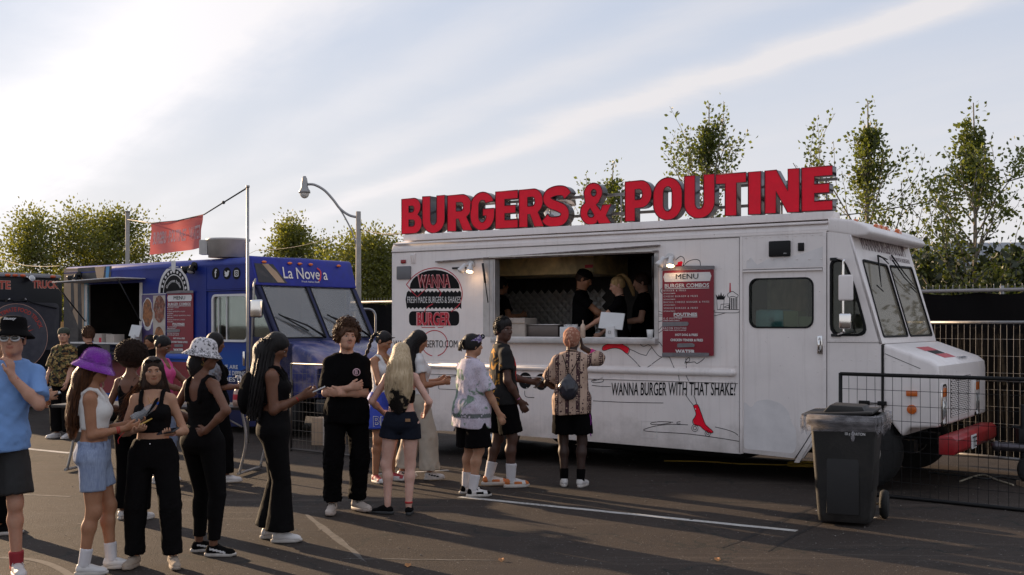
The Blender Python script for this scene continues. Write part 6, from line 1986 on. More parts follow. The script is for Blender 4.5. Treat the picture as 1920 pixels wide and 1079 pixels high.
# things on the hatch counter
def tobj(name, label, cat, px, py, v, fr=T):
 u, z = fr.uz(px, py, v); o = fr.M @ Vector((u, v, z))
 return empty(name, label, cat, o, fr.a)
CZ = wz0 - .008
def on_counter(name, label, cat, px, v, fr=T, z=CZ, rz=0):
 u, _ = fr.uz(px, 600, v); o = fr.M @ Vector((u, v, z))
 return empty(name, label, cat, o, fr.a + R(rz))
WPL = mat('white_plastic', (.62, .62, .62), .35, var=.05)
def pos_tablet(root, s=1.0):
 st = MB(); st.prism([(-.06 * s, 0), (.06 * s, 0), (.05 * s, .14 * s), (-.05 * s, .14 * s)], -.06 * s, .04 * s); st.build('stand', WPL, root, bevel=.01)
 tb = MB(); tb.box(-.15 * s, .15 * s, -.008, .008, -.10 * s, .10 * s, M=Matrix.Translation((.0, .0, .20 * s)) @ Matrix.Rotation(R(-16), 4, 'X') @ Matrix.Rotation(R(4), 4, 'Y'))
 tb.build('tablet', WPL, root, bevel=.006)
 plate('mark', rrect(-.018, .012, .05, .085, .006), [rrect(-.013, .007, .055, .080, .004)], .002, mat('mark_grey', (.25, .25, .25), .5), root, y=-.068 * s)
pos_tablet(on_counter('payment_tablet', 'white payment tablet on its stand on the white truck counter', 'tablet', 1147, .04, rz=8))
r_ = on_counter('napkin_box', 'white paper bag of napkins and cutlery on the counter by the cashiers', 'box', 1068, .02)
nb = MB(); nb.box(-.11, .11, -.05, .06, 0, .13); nb.build('carton', WPL, r_, bevel=.008)
nb = MB()
for k in range(30):
 x, y = random.uniform(-.09, .09), random.uniform(-.04, .05); a, c = random.uniform(-.03, .03), random.uniform(-.03, .03)
 nb.add([(x, y, .12), (x + .03, y + .01, .125), (x + .03 + a, y + c, .16), (x + a, y + c, .155)], [(0, 1, 2, 3)])
nb.build('napkins', WPL, r_)
CARD = mat('cardboard', (.34, .24, .16), .9, var=.15)
CARDW = mat('cardboard_white', (.42, .36, .31), .8, var=.15)
r_ = on_counter('cardboard_box', 'open cardboard box inside the hatch behind the man in the black shirt', 'box', 966, .28); MB().box(-.28, .22, -.12, .16, 0, .24).build('carton', CARDW, r_, bevel=.004)
MB().box(-.28, .22, -.13, -.122, .17, .176).build('tape', CARD, r_)
r_ = on_counter('steel_tray', 'dark steel food tray on the counter in the hatch', 'tray', 1022, .32); MB().box(-.26, .26, -.12, .16, 0, .15).build('pan', mat('pan', (.12, .10, .09), .4, metal=.7), r_, bevel=.008)
MB().tube([(-.27, -.13, .155), (.27, -.13, .155), (.27, .17, .155), (-.27, .17, .155), (-.27, -.13, .155)], .008, 5).build('rim', STEEL, r_)
r_ = on_counter('paper_cup', 'small white cup at the right end of the hatch counter', 'cup', 1219, .0); MB().lathe([(.001, 0), (.03, 0), (.042, .10), (.040, .10), (.028, .01)], 14).build('cup', WPL, r_)
r_ = on_counter('sauce_bottle', 'squeeze bottle with a white nozzle behind the napkins', 'bottle', 1093, .0); MB().lathe([(.001, 0), (.03, 0), (.03, .14), (.02, .16), (.008, .17), (.006, .21), (.001, .21)], 14).build('bottle', mat('bottle_cream', (.6, .45, .35), .3), r_)
# yellow cable coil under the step
def coil(px, py, label):
 c = gp(px, py); root = empty('extension_cord', label, 'cord', c)
 b = MB(); pts = []
 for k in range(120):
  a = k / 120 * 6.283 * 6; r = .16 + .02 * math.sin(k * .7) + .012 * math.sin(a * .37)
  pts.append((r * 1.5 * math.cos(a) + .01 * math.sin(k * .4), r * .7 * math.sin(a), .012 + .004 * (k // 20) + .008 * math.sin(k * .31)))
 b.tube(pts, .0085, 5)
 b.build('coil', mat('yellow_cord', (.42, .27, .035), .6, var=.2), root)
 b = MB(); b.tube(ribbon_pts([(-.15, 0, .01), (-.8, .12, .01), (-1.2, .35, .01), (-1.7, .42, .01)], 6), .009, 5); b.build('tail', mat('yellow_cord'), root)
coil(1520, 874, 'yellow extension cord coiled on the ground under the cab step')
# ------------------------------------------------------------------ blue truck
B = Frame(-4.02, 17.5, math.atan2(-.6116, .791))
SB = B.uz
def blue_paint():
 m, t, p, out = new_mat('truck_blue')
 tc = nd(t, 'ShaderNodeTexCoord'); v = tc.outputs['Object']
 a = nd(t, 'ShaderNodeTexNoise', inp={'Scale': 1.4, 'Detail': 6, 'Distortion': .5}); ln(t, v, a.inputs['Vector'])
 c = mixc(t, ramp(t, a.outputs[0], [(.35, 0), (.7, 1)]), (.006, .012, .14), (.006, .025, .21))
 sep = nd(t, 'ShaderNodeSeparateXYZ'); ln(t, v, sep.inputs[0])
 c = mixc(t, ramp(t, math_node(t, 'SUBTRACT', 1.55, sep.outputs[2]), [(.0, 0), (.5, .9)]), c, (.006, .070, .30))
 ln(t, c, p.inputs['Base Color']); p.inputs['Roughness'].default_value = .45; p.inputs['Specular IOR Level'].default_value = .25
 return m
BL = blue_paint()
NAVY = mat('wrap_navy', (.006, .010, .06), .4, var=.4, vscale=2, spec=.25)
TANW = mat('wrap_tan', (.36, .25, .16), .5, var=.2, vscale=4)
WBLK = mat('wrap_black', (.018, .016, .02), .45, var=.6, vscale=4, dirt=.6, dcol=(.12, .10, .09))
TURQ = mat('wrap_turquoise', (.02, .24, .36), .4, var=.25, vscale=5)
bt = empty('food_truck', 'blue food truck with serving hatch, menu posters and a slanted windshield', 'food truck', B.o, B.a)
WB = 2.12
bwx0, bwx1, bwz0, bwz1 = -4.50, -2.82, 1.40, 2.40
plate('side_wall', [(-5.22, .34), (-1.12, .34), (-1.12, 2.62), (-5.22, 2.62)], [rrect(bwx0, bwx1, bwz0, bwz1, .01, 2)], .035, BL, bt)
bd = plate('cab_door', [(-1.08, .40), (-.02, .40), (-.02, 2.22), (-1.08, 2.22)], [rrect(-.93, -.08, 1.44, 2.15, .08)], .03, BL, bt, y=.01)
fr_ = rrect(-.95, -.06, 1.42, 2.17, .09)
plate('window_frame', fr_, [rrect(-.915, -.095, 1.455, 2.135, .07)], .03, WHT, bd, y=-.008)
plate('window_glass', fr_, [], .005, GLASS, bd, y=.022)
MB().box(-.60, -.585, .004, .02, 1.45, 2.14).box(-.80, -.79, .004, .02, 1.45, 2.14).build('window_bar', WHT, bd)
plate('panel_above_door', [(-1.12, 2.25), (.02, 2.25), (.02, 2.62), (-1.12, 2.62)], [], .035, BL, bt, y=-.003)
plate('cab_panel', [(-.02, .40), (.25, .40), (.30, .85), (.95, .85), (.95, 1.40), (.62, 1.44), (.12, 2.30), (.02, 2.62), (-.02, 2.62)], [rpoly([(.03, 1.50), (.50, 1.50), (.06, 2.24), (.03, 2.24)], .04)], .035, NAVY, bt)
plate('side_glass', [(.01, 1.48), (.53, 1.48), (.08, 2.28), (.01, 2.28)], [], .005, GLASS, bt, y=.02)
MB().box(-1.12, -1.08, -.008, .03, .36, 2.62).build('panel_trim', BL, bt)
MB().box(-5.22, .02, -.006, .02, 2.615, 2.63).box(-1.1, .0, -.012, .02, 2.225, 2.245).build('seam_trim', BL, bt)
MB().box(-5.2, -1.1, -.03, .01, 1.13, 1.22).box(-5.2, -1.1, -.02, .01, 1.26, 1.29).build('rub_rail', mat('rail_blue', (.02, .09, .50), .3), bt, bevel=.01)
plate('red_skirt', [(-5.2, .5), (-1.14, .5), (-1.14, 1.08), (-5.2, 1.08)], [], .003, mat('skirt_red', (.22, .012, .02), .5, var=.2), bt, y=-.004)
MB().box(-5.22, 0, WB - .04, WB, .34, 2.62).box(-5.225, -5.185, .03, WB - .03, .34, 2.62).build('far_wall', BL, bt)
MB().box(-5.1, .3, .05, WB - .05, .50, .60).box(-5.1, -.0, .05, WB - .05, 2.56, 2.61).box(-1.2, -1.15, .05, WB - .05, .6, 2.56).box(-5.18, -5.17, .05, WB - .05, .6, 2.56).box(-5.15, -.05, WB - .06, WB - .045, .6, 2.56).build('interior', INSIDE, bt)
prof = [(-.004, 2.625)] + [(.10 - .104 * math.cos(R(a)), 2.65 + .09 * math.sin(R(a))) for a in (0, 22, 45, 68, 90)] + [(WB / 2, 2.765)] + [(WB - .10 + .104 * math.cos(R(a)), 2.65 + .09 * math.sin(R(a))) for a in (90, 68, 45, 22, 0)] + [(WB + .004, 2.625)]
rf = MB(); rf.prism(prof, -5.22, -.02, 'yz'); rf.build('roof', mat('roof_blue', (.05, .07, .30), .5, var=.2, spec=.25), bt, bevel=.03)
# painted wrap at the rear end
def wplate(name, pts, m, y=-.0035): return plate(name, [SB(*p) for p in pts], [], .0015, m, bt, y=y)
wplate('wrap_panel', [(120, 800), (120, 504), (158, 503), (158, 800)], TANW)
wplate('wrap_panel', [(158, 522), (166, 522), (166, 800), (158, 800)], TURQ)
wplate('wrap_panel', [(120, 548), (131, 570), (144, 605), (160, 640), (160, 800), (120, 800)], WBLK, y=-.0055)
wplate('wrap_panel', [(133, 520), (138, 520), (140, 575), (134, 590)], WBLK, y=-.0055)
wplate('wrap_panel', [(146, 524), (152, 520), (155, 640), (147, 640)], WBLK, y=-.0055)
wplate('wrap_panel', [(146, 503), (210, 499), (208, 526), (162, 529), (147, 515)], WBLK, y=-.0055)
wplate('wrap_panel', [(178, 501), (197, 500), (194, 524), (183, 526)], TANW, y=-.0075)
wplate('wrap_panel', [(200, 500), (206, 499.5), (204, 524), (198, 526)], mat('wrap_teal', (.05, .2, .4), .5), y=-.0075)
wplate('wrap_panel', [(404, 800), (480, 800), (480, 690), (466, 690), (440, 700), (432, 712), (404, 716)], NAVY)
# hatch: awning, frame, inside
aw = MB(); aw.prism([(-4.68, 2.425), (-2.72, 2.46), (-2.72, 2.475), (-4.68, 2.44)], -.55, .02); ao = aw.build('awning', WHT, bt, bevel=.003)
for a_, c_ in (((-4.5, -.02, 1.75), (-4.68, -.5, 2.42)), ((-2.84, -.02, 1.75), (-2.76, -.5, 2.44))): MB().tube([a_, c_], .012, 5).build('strut', DARKM, bt)
for x in (bwx0 - .03, bwx1 - .06): MB().box(x, x + .08, -.012, .05, bwz0, bwz1).build('hatch_frame', ALU, bt)
MB().box(bwx0 - .02, bwx1 + .02, -.30, .05, bwz0 - .04, bwz0 - .015).build('counter', WHT, bt)
pr = plate('counter_poster', [(bwx0 + .3, 1.02), (bwx1 - .5, 1.02), (bwx1 - .5, 1.35), (bwx0 + .3, 1.35)], [], .004, WBLK, bt, y=-.29)
text('lettering', 'Fusion', pr, bwx0 + .62, bwx1 - .62, 1.10, 1.28, -.296, WHT, off=.02)
# windshield face
rk2 = Vector((-.50, 0, .86)).normalized()
MWB = Matrix(((0, -rk2.z, rk2.x, .62), (1, 0, 0, 0), (0, rk2.x, rk2.z, 1.44), (0, 0, 0, 1)))
HB = .90 / rk2.z
pn1 = rpoly([(.10, .05), (1.02, .05), (1.02, HB - .02), (.10, HB - .02)], .04); pn2 = rpoly([(1.09, .05), (2.03, .05), (2.03, HB - .02), (1.09, HB - .02)], .04)
plate('windshield_surround', [(0, 0), (WB, 0), (WB, HB + .02), (0, HB + .02)], [pn1, pn2], .03, NAVY, bt, M=MWB)
for pn in (pn1, pn2):
 wo = plate('windshield', pn, [], .006, glass_mat('windshield_grey', (.8, .82, .84), .9, diffuse_mix=(.14, .34), dc=(.27, .28, .30)), bt, y=.01, M=MWB)  # grey diffuse painted in for the sky reflected on the panes
 ctr = Vector((sum(p[0] for p in pn) / len(pn), sum(p[1] for p in pn) / len(pn)))
 plate('seal', [tuple(ctr + (Vector(p) - ctr) * 1.01) for p in pn], [tuple(ctr + (Vector(p) - ctr) * .965) for p in pn] and [[tuple(ctr + (Vector(p) - ctr) * .965) for p in pn]], .012, RUB, wo, y=-.006, M=MWB)
for x0 in (.62, 1.62):
 w_ = MB(); w_.tube([MWB @ Vector((x0 + .34, -.05, .03)), MWB @ Vector((x0 + .05, -.05, .25)), MWB @ Vector((x0 - .35, -.035, .42))], [.02, .014, .008], 6); wo = w_.build('wiper', BLACKP, bt)
 w2 = MB(); w2.tube([MWB @ Vector((x0 - .42, -.03, .46)), MWB @ Vector((x0 + .05, -.03, .16))], .012, 5); w2.build('blade', BLACKP, wo)
# header with the name
rk3 = Vector((-.13, 0, .42)).normalized()
MHB = Matrix(((0, -rk3.z, rk3.x, .14), (1, 0, 0, 0), (0, rk3.x, rk3.z, 2.32), (0, 0, 0, 1)))
hdm = MB(); hdm.prism([(-.03, 2.30), (.14, 2.30), (.137, 2.32), (.018, 2.705), (-.01, 2.745), (-.06, 2.758)], -.004, WB + .004, 'xz'); hdm.build('header', mat('header_blue', (.018, .026, .26), .45, var=.2, spec=.25), bt, bevel=.02)
plate('header_wrap', [(.04, .02), (.62, .02), (.50, .18), (.40, .33), (.03, .33)], [], .0015, WBLK, bt, y=-.006, M=MHB)
plate('header_wrap', [(.42, .03), (.56, .03), (.44, .20), (.30, .33), (.18, .33)], [], .0015, TANW, bt, y=-.0085, M=MHB)
text('lettering', 'La Nove a', bt, .56, 1.50, .10, .29, -.010, WHT, off=.006, M=MHB, shear=.1, slope=0)
line_decal('red_swash', [(1.31, .30), (1.37, .24), (1.33, .12), (1.29, .08)], .028, LOGO_R, bt, -.011, M=MHB)
text('lettering', 'Fresh Italian Stuff', bt, .92, 1.30, .045, .075, -.010, WHT, M=MHB)
for v in (.22, .74, .95, 1.18, 1.80):
 mb = MB(); mb.ball((.055, v, 2.665), (.02, .05, .022), 10); mb.build('marker_light', AMBER, bt)
# hood and nose
hz = [(.62, 1.45), (.95, 1.40), (1.38, 1.24), (1.46, 1.14), (1.48, .62), (.95, .58), (.95, .85), (.62, .85)]
hb_ = MB(); hb_.prism(hz, .0, WB, 'xz'); hb_.build('hood', mat('hood_wrap', (.02, .028, .15), .3, var=.5, vscale=2.5, dirt=.8, dcol=(.35, .28, .30), dscale=2.5), bt, bevel=.05, seg=3, angle=50)
MFB = Matrix(((0, -1, 0, 1.48), (1, 0, 0, 0), (0, 0, 1, 0), (0, 0, 0, 1)))
plate('turquoise_panel', rrect(.34, .72, .70, 1.16, .02), [], .003, TURQ, bt, y=-.004, M=MFB)
plate('turquoise_panel', rrect(.02, .28, .62, 1.05, .02), [], .003, NAVY, bt, y=-.004, M=MFB)
for v in (.78, 1.9):
 hl = plate('headlight', rrect(v - .10, v + .10, .86, 1.06, .03), [rrect(v - .08, v + .08, .88, 1.04, .02)], .02, CHROME, bt, y=-.02, M=MFB)
 lb = MB(); lb.ball((v, -.0, .96), (.075, .02, .075), 14); lb.v = [tuple(MFB @ Vector(q)) for q in lb.v]; lb.build('lens', mat('headlamp_glass'), hl)
 tb = MB(); tb.box(v - .04, v + .05, -.02, 0, .76, .82); tb.v = [tuple(MFB @ Vector(q)) for q in tb.v]; tb.build('turn_signal', AMBER, hl)
gb = MB()
for k in range(8): gb.box(.95, 1.70, -.02, 0, .68 + k * .05, .70 + k * .05)
gb.v = [tuple(MFB @ Vector(q)) for q in gb.v]; gb.build('grille', DARKM, bt)
MB().box(1.48, 1.66, -.02, WB + .02, .42, .60).build('bumper', DARKM, bt, bevel=.02)
for (wu, wv) in ((-4.0, .16), (.62, .14), (-4.0, WB - .16), (.62, WB - .14)):
 wh = MB(); Mx = Matrix.Translation((wu, wv, .385)) @ Matrix.Rotation(R(90), 4, 'X')
 wh.lathe([(.20, -.11), (.34, -.12), (.38, -.09), (.385, 0), (.38, .09), (.34, .12), (.20, .11)], 32, 0, Mx); w_ = wh.build('wheel', TYRE, bt)
 rm = MB(); rm.lathe([(.001, -.02), (.07, .02), (.08, .06), (.13, .04), (.18, .09), (.205, .11), (.205, -.1)], 24, 0, Mx); rm.build('rim', STEEL, w_)
MB().box(-5.1, 1.4, .4, .55, .30, .48).box(-5.1, 1.4, WB - .55, WB - .4, .30, .48).build('chassis', DARKM, bt)
# interior colours seen in the windshield
MB().box(.2, .5, .1, WB - .1, 1.25, 1.38).build('dashboard', BLACKP, bt, bevel=.03)
pb = MB(); pb.ball((.25, 1.35, 1.50), (.15, .35, .14), 12).ball((.15, 1.25, 1.66), (.12, .22, .12), 12); pb.build('plastic_bags', mat('bag_white', (.5, .52, .54), .4, bump=.8, bscale=12), bt)
# logo arch, icons, door handle, pole brackets
u, z = SB(326, 549)
arc_ = [(u + .42 * math.cos(R(a)), z + .44 * math.sin(R(a))) for a in range(180, -1, -10)]
arc_i = [(u + .37 * math.cos(R(a)), z + .39 * math.sin(R(a))) for a in range(0, 181, 10)]
plate('logo_arch', arc_ + arc_i, [], .0015, WHT, bt, y=-.003)
plate('logo_arch', [(u + .365 * math.cos(R(a)), z + .385 * math.sin(R(a))) for a in range(180, -1, -10)], [], .0015, INK, bt, y=-.003)
for a in range(12, 175, 15):
 plate('logo_petal', circ(u + .325 * math.cos(R(a)), z + .345 * math.sin(R(a)), .026, 8), [], .0015, WHT, bt, y=-.0055)
plate('logo_ring', [(u + .285 * math.cos(R(a)), z + .30 * math.sin(R(a))) for a in range(180, -1, -10)] + [(u + .27 * math.cos(R(a)), z + .285 * math.sin(R(a))) for a in range(0, 181, 10)], [], .0015, WHT, bt, y=-.0055)
plate('logo_crest', [(u - .06, z + .52), (u + .06, z + .52), (u + .055, z + .38), (u, z + .32), (u - .055, z + .38)][::-1], [], .0015, WHT, bt, y=-.0075)
text('lettering', 'Gourmet Italian', bt, u - .2, u + .2, z, z + .05, -.0055, WHT, off=.01, arc=(u, z - .02, .19, 2.2))
for px, kind in ((405, 'f'), (426, 't'), (444, 'c')):
 cu_, cz_ = SB(px, 513)
 plate('icon_disc', circ(cu_, cz_, .095, 20), [], .0015, INK, bt, y=-.0055)
 if kind == 'f': text('icon', 'f', bt, cu_ - .025, cu_ + .03, cz_ - .06, cz_ + .065, -.009, WHT, off=.03)
 elif kind == 't':
  bird = [(-.06, -.03), (-.03, -.035), (-.055, -.005), (-.05, .02), (-.055, .045), (-.02, .02), (.01, .02), (.02, .045), (.05, .04), (.065, .035), (.05, .015), (.04, -.03), (0, -.055), (-.04, -.05)]
  plate('icon', [(cu_ + x, cz_ + y) for x, y in bird][::-1], [], .0015, WHT, bt, y=-.008)
 else:
  plate('icon', rrect(cu_ - .05, cu_ + .05, cz_ - .05, cz_ + .05, .02), [rrect(cu_ - .036, cu_ + .036, cz_ - .036, cz_ + .036, .015)], .0015, WHT, bt, y=-.008)
  plate('icon', circ(cu_, cz_, .024, 14), [circ(cu_, cz_, .013, 14)], .0015, WHT, bt, y=-.008)
MB().box(-.16, -.11, -.03, 0, 1.05, 1.28).build('door_handle', CHROME, bd, bevel=.015)
rivets(bt, row(-5.1, 2.585, -1.2, 2.585, .09) + row(-2.7, 2.45, -1.3, 2.45, .15) + row(-1.1, 2.585, 0, 2.585, .08) + row(-2.6, 2.30, -2.3, 2.30, .12) + row(-1.1, 2.28, -.02, 2.28, .08), BL, .008)
text('lettering', 'WE ARE', bt, -.72, -.30, 1.00, 1.06, -.006, WHT, off=.01); text('lettering', 'DO THE DIPPING', bt, -.78, -.12, .90, .97, -.006, WHT, off=.01); text('lettering', 'BEST', bt, -.62, -.25, .80, .87, -.006, WHT, off=.01)
menu(B, (313, 362, 551, 661), 'red menu board taped to the side of the blue truck', y=-.03)
# food poster left of the menu
u0, z1 = SB(267, 553); u1, _ = SB(312, 553); _, z0 = SB(290, 668)
po = empty('food_poster', 'poster with pictures of burgers and hot dogs on the blue truck', 'poster', B.o, B.a)
plate('sheet', [(u0, z0), (u1, z0), (u1, z1), (u0, z1)], [], .004, mat('poster_violet', (.10, .07, .20), .5, var=.3, vscale=3), po, y=-.012)
def blob(cx, cz, rx, rz, m, y): plate('picture', [(cx + rx * math.cos(R(a)) * (1 + .12 * math.sin(a * .13 + cx * 9)), cz + rz * math.sin(R(a))) for a in range(0, 360, 20)], [], .0012, m, po, y=y)
FOODM = mat('food_print', (.34, .13, .045), .55, var=.85, vscale=16, dirt=.9, dcol=(.10, .02, .01), dscale=18)
FOOD2 = mat('food_print_dark', (.22, .06, .03), .55, var=.9, vscale=22, dirt=.9, dcol=(.5, .38, .30), dscale=16)
wq = u1 - u0; hq = z1 - z0
plate('picture', [(u0 + wq * .48, z0 + .02), (u1 - .01, z0 + .02), (u1 - .01, z1 - .02), (u0 + wq * .48, z1 - .02)], [], .001, mat('poster_cream', (.50, .44, .38), .6, var=.2), po, y=-.0145)
blob(u0 + wq * .25, z0 + hq * .68, wq * .23, hq * .27, WHT, -.0145); blob(u0 + wq * .25, z0 + hq * .70, wq * .20, hq * .23, FOODM, -.017)
blob(u0 + wq * .75, z0 + hq * .76, wq * .23, hq * .22, FOOD2, -.018); blob(u0 + wq * .73, z0 + hq * .28, wq * .20, hq * .20, FOODM, -.018); blob(u0 + wq * .24, z0 + hq * .22, wq * .16, hq * .12, FOODM, -.017)
MB().box(u0 - .01, u1, -.016, -.006, z1, z1 + .012).box(u0 - .012, u0, -.016, -.006, z0, z1).build('border', WHT, po)
# roof cylinder
c = at(428, 465, 18.2)
rv = empty('roof_vent', 'large round galvanised vent drum on the blue truck roof', 'vent', (c.x, c.y, 2.76))
dr = MB(); dr.lathe([(.001, 0), (.31, 0), (.325, .26), (.345, .27), (.345, .30), (.32, .30), (.30, .05)], 32); dr.box(-.44, -.31, -.1, .1, .05, .28); dr.build('drum', mat('drum_zinc', (.50, .48, .46), .55, metal=.15, var=.15), rv)
flood(B, 140, 520, 'black twin spotlight on the rear corner of the blue truck', lit=False, big=1.45)
flood(B, 356, 503, 'black twin spotlight above the blue truck menu', lit=False, big=1.45)
# mirror on a long pipe
mp_ = MB(); a = B.uz(476, 526, -.25); c_ = B.uz(471, 690, -.25)
mp_.tube([(.06, 0, 2.25), (a[0], -.22, a[1] + .02), (a[0], -.25, a[1] - .06), (c_[0], -.25, c_[1] + .1), (.0, .0, c_[1])], .015, 7); mo = mp_.build('mirror_arm', GALV, bt)
u0, z1 = B.uz(471, 562, -.28); u1, z0 = B.uz(490, 596, -.28); MB().box(u0, u1, -.31, -.24, z0, z1).build('mirror', CHROME, mo, bevel=.03, seg=3)
# cartons and tablet on its counter
def on_b(name, label, cat, px, v, z=bwz0 - .015):
 u, _ = B.uz(px, 600, v); return empty(name, label, cat, B.M @ Vector((u, v, z)), B.a)
r_ = on_b('food_carton', 'white printed food carton on the blue truck counter, left of its pair', 'box', 193, -.14); MB().box(-.13, .12, -.1, .1, 0, .15).build('carton', CARDW, r_, bevel=.004); MB().box(.04, .11, -.103, -.1, .0, .08).build('print', LOGO_R, r_)
r_ = on_b('food_carton', 'plain pale food carton beside the printed one on the blue truck counter', 'box', 216, -.14); MB().box(-.12, .12, -.1, .1, 0, .14).build('carton', CARDW, r_, bevel=.004)
pos_tablet(on_b('payment_tablet', 'white payment tablet tilted on the blue truck counter', 'tablet', 254, -.10), 1.0)
# ------------------------------------------------------------------ black truck
K = Frame(-9.2, 23.3, math.atan2(-.6116, .791))     # its front plane is x=0, reaching from y=0 back towards the camera side
bk = empty('food_truck', 'black food truck with orange marker lights and a round emblem at the left edge', 'food truck', K.o, K.a)
KB = mat('truck_black', (.010, .010, .011), .4, var=.3, vscale=2, spec=.3)
KG = mat('truck_charcoal', (.030, .028, .029), .5, var=.3, vscale=3, dirt=.3, dcol=(.12, .11, .10))
b = MB(); b.prism([(-2.3, .55), (0, .55), (0, 2.55), (-.10, 2.66), (-.3, 2.72), (-2.0, 2.72), (-2.2, 2.66), (-2.3, 2.55)], -5.5, 0, 'yz'); b.build('body', KB, bk, bevel=.05)
MK = Matrix(((0, -1, 0, .0), (1, 0, 0, 0), (0, 0, 1, 0), (0, 0, 0, 1)))
def kv(px, py): return K.vz(px, py, .02)
v0, zt = kv(-60, 596); v1, _ = kv(112, 596)
plate('front_lid', rpoly([(-2.22, 1.18), (-.10, 1.18), (-.10, 2.13), (-2.22, 2.13)], .12), [], .03, KG, bk, y=-.035, M=MK)
MB().box(-.002, .05, -2.25, -.06, 2.63, 2.70).build('roof_edge', mat('edge_grey', (.25, .24, .24), .35), bk, bevel=.02)
for px in (13, 27, 41, 98):
 v, z = kv(px, 507.5); mb = MB(); mb.ball((.05, v, 2.66), (.03, .065, .03), 10); mb.build('marker_light', mat('orange_lens', (.60, .10, .02), .3), bk)
def ktext(s_, px0, px1, py0, py1, m, y, off=.02, **k):
 a_, zb_ = kv(px0, py1); b2, _ = kv(px1, py1); _, zt_ = kv((px0 + px1) / 2, py0)
 return text('lettering', s_, bk, a_, b2, zb_, zt_, y, m, off=off, M=MK, **k)
KR = mat('letter_orange', (.50, .06, .03), .5); KP = mat('letter_peach', (.60, .34, .24), .5)
ktext('ULTIMATE', -75, 21, 525, 541, KP, -.004, .055); ktext('ULTIMATE', -74, 20, 526, 540, KR, -.006, .02)
ktext('TRUCK', 61, 111, 526, 541, KP, -.004, .055); ktext('TRUCK', 62, 110, 527, 540, KR, -.006, .02)
cv, cz = kv(30, 632)
plate('emblem_ring', circ(cv, cz, .66, 48), [circ(cv, cz, .65, 48)], .002, KP, bk, y=-.039, M=MK)
plate('emblem', circ(cv, cz, .645, 48), [], .001, mat('emblem_grey', (.075, .07, .072), .45, var=.3), bk, y=-.038, M=MK)
text('lettering', 'THE ULTIMATE FOOD TRUCK', bk, 0, 1.6, 0, .085, -.042, KR, off=.02, M=MK, arc=(cv, cz, .50, 2.5))
for k in range(9):
 a = R(25 + k * 16); w_ = .02
 plate('emblem_ray', [(cv + .22 * math.cos(a) - w_ * math.sin(a), cz + .22 * math.sin(a) + w_ * math.cos(a)), (cv + .40 * math.cos(a), cz + .36 * math.sin(a)), (cv + .22 * math.cos(a) + w_ * math.sin(a), cz + .22 * math.sin(a) - w_ * math.cos(a))], [], .001, KP if k % 2 else KR, bk, y=-.042, M=MK)
MB().tube([(.05, kv(-10, 0)[0], 2.17), (.08, kv(20, 0)[0], 2.17), (.06, kv(24, 0)[0], 2.14), (.08, kv(48, 0)[0], 2.17), (.08, kv(60, 0)[0], 2.12), (.05, kv(105, 0)[0], 2.02)], .014, 6).build('lid_bar', BLACKP, bk)
MB().tube([(.02, kv(10, 0)[0], 2.14), (.06, kv(17, 0)[0], 2.20)], .018, 6).tube([(.02, kv(50, 0)[0], 2.14), (.06, kv(45, 0)[0], 2.21)], .018, 6).build('lid_hinge', STEEL, bk)
sp, sz = kv(54, 523)
lm_ = MB(); lm_.lathe([(.001, -.1), (.04, -.08), (.06, 0), (.062, .03), (.05, .03)], 18, 0, Matrix.Translation((.12, sp, sz)) @ Matrix.Rotation(R(80), 4, 'Y')); lm_.tube([(0, sp - .07, sz + .05), (.08, sp - .05, sz + .02)], .015, 6)
lo = lm_.build('work_light', CHROME, bk); lg = MB(); lg.ball((.15, sp, sz), (.015, .05, .05), 12); lg.build('lens', mat('lamp_glass'), lo)
ub, uz_ = kv(90, 700)
MB().box(-.02, .16, -2.3, .02, .62, .80).build('bumper', mat('bumper_dark', (.02, .02, .02), .4), bk, bevel=.02)
v0, z1 = kv(72, 725); v1, z0 = kv(97, 742)
pl = plate('licence_plate', rrect(v0, v1, z0, z1, .01, 2), [], .004, mat('plate_grey', (.45, .45, .46), .5), bk, y=-.17, M=MK)
text('plate_number', '81377', pl, v0 + .02, v1 - .02, z0 + .03, z1 - .05, -.176, INK, off=.02, M=MK)
for wv in (-2.1, -.15):
 wh = MB(); Mx = Matrix.Translation((-.55, wv, .37)) @ Matrix.Rotation(R(90), 4, 'X')
 wh.lathe([(.001, -.11), (.34, -.12), (.37, -.09), (.375, 0), (.37, .09), (.34, .12), (.001, .11)], 28, 0, Mx); wh.build('wheel', TYRE, bk)
MB().box(-5.3, -.1, -2.0, -.3, .30, .56).build('chassis', DARKM, bk)
# wooden plank leaning by it
c = gp(111, 770); pk = MB(); pk.box(-.055, .055, -.02, .02, 0, 1.75); po_ = pk.build('wooden_plank', mat('pine_wood', (.50, .27, .09), .7, var=.2, vscale=8, stretch=(8, 8, 1)), bevel=.004); po_.location = (c.x, 19.3 if False else c.y, 0); po_.rotation_euler = (R(-4), 0, R(-20)); tag(po_, 'upright bare pine plank between the black and blue trucks', 'plank')
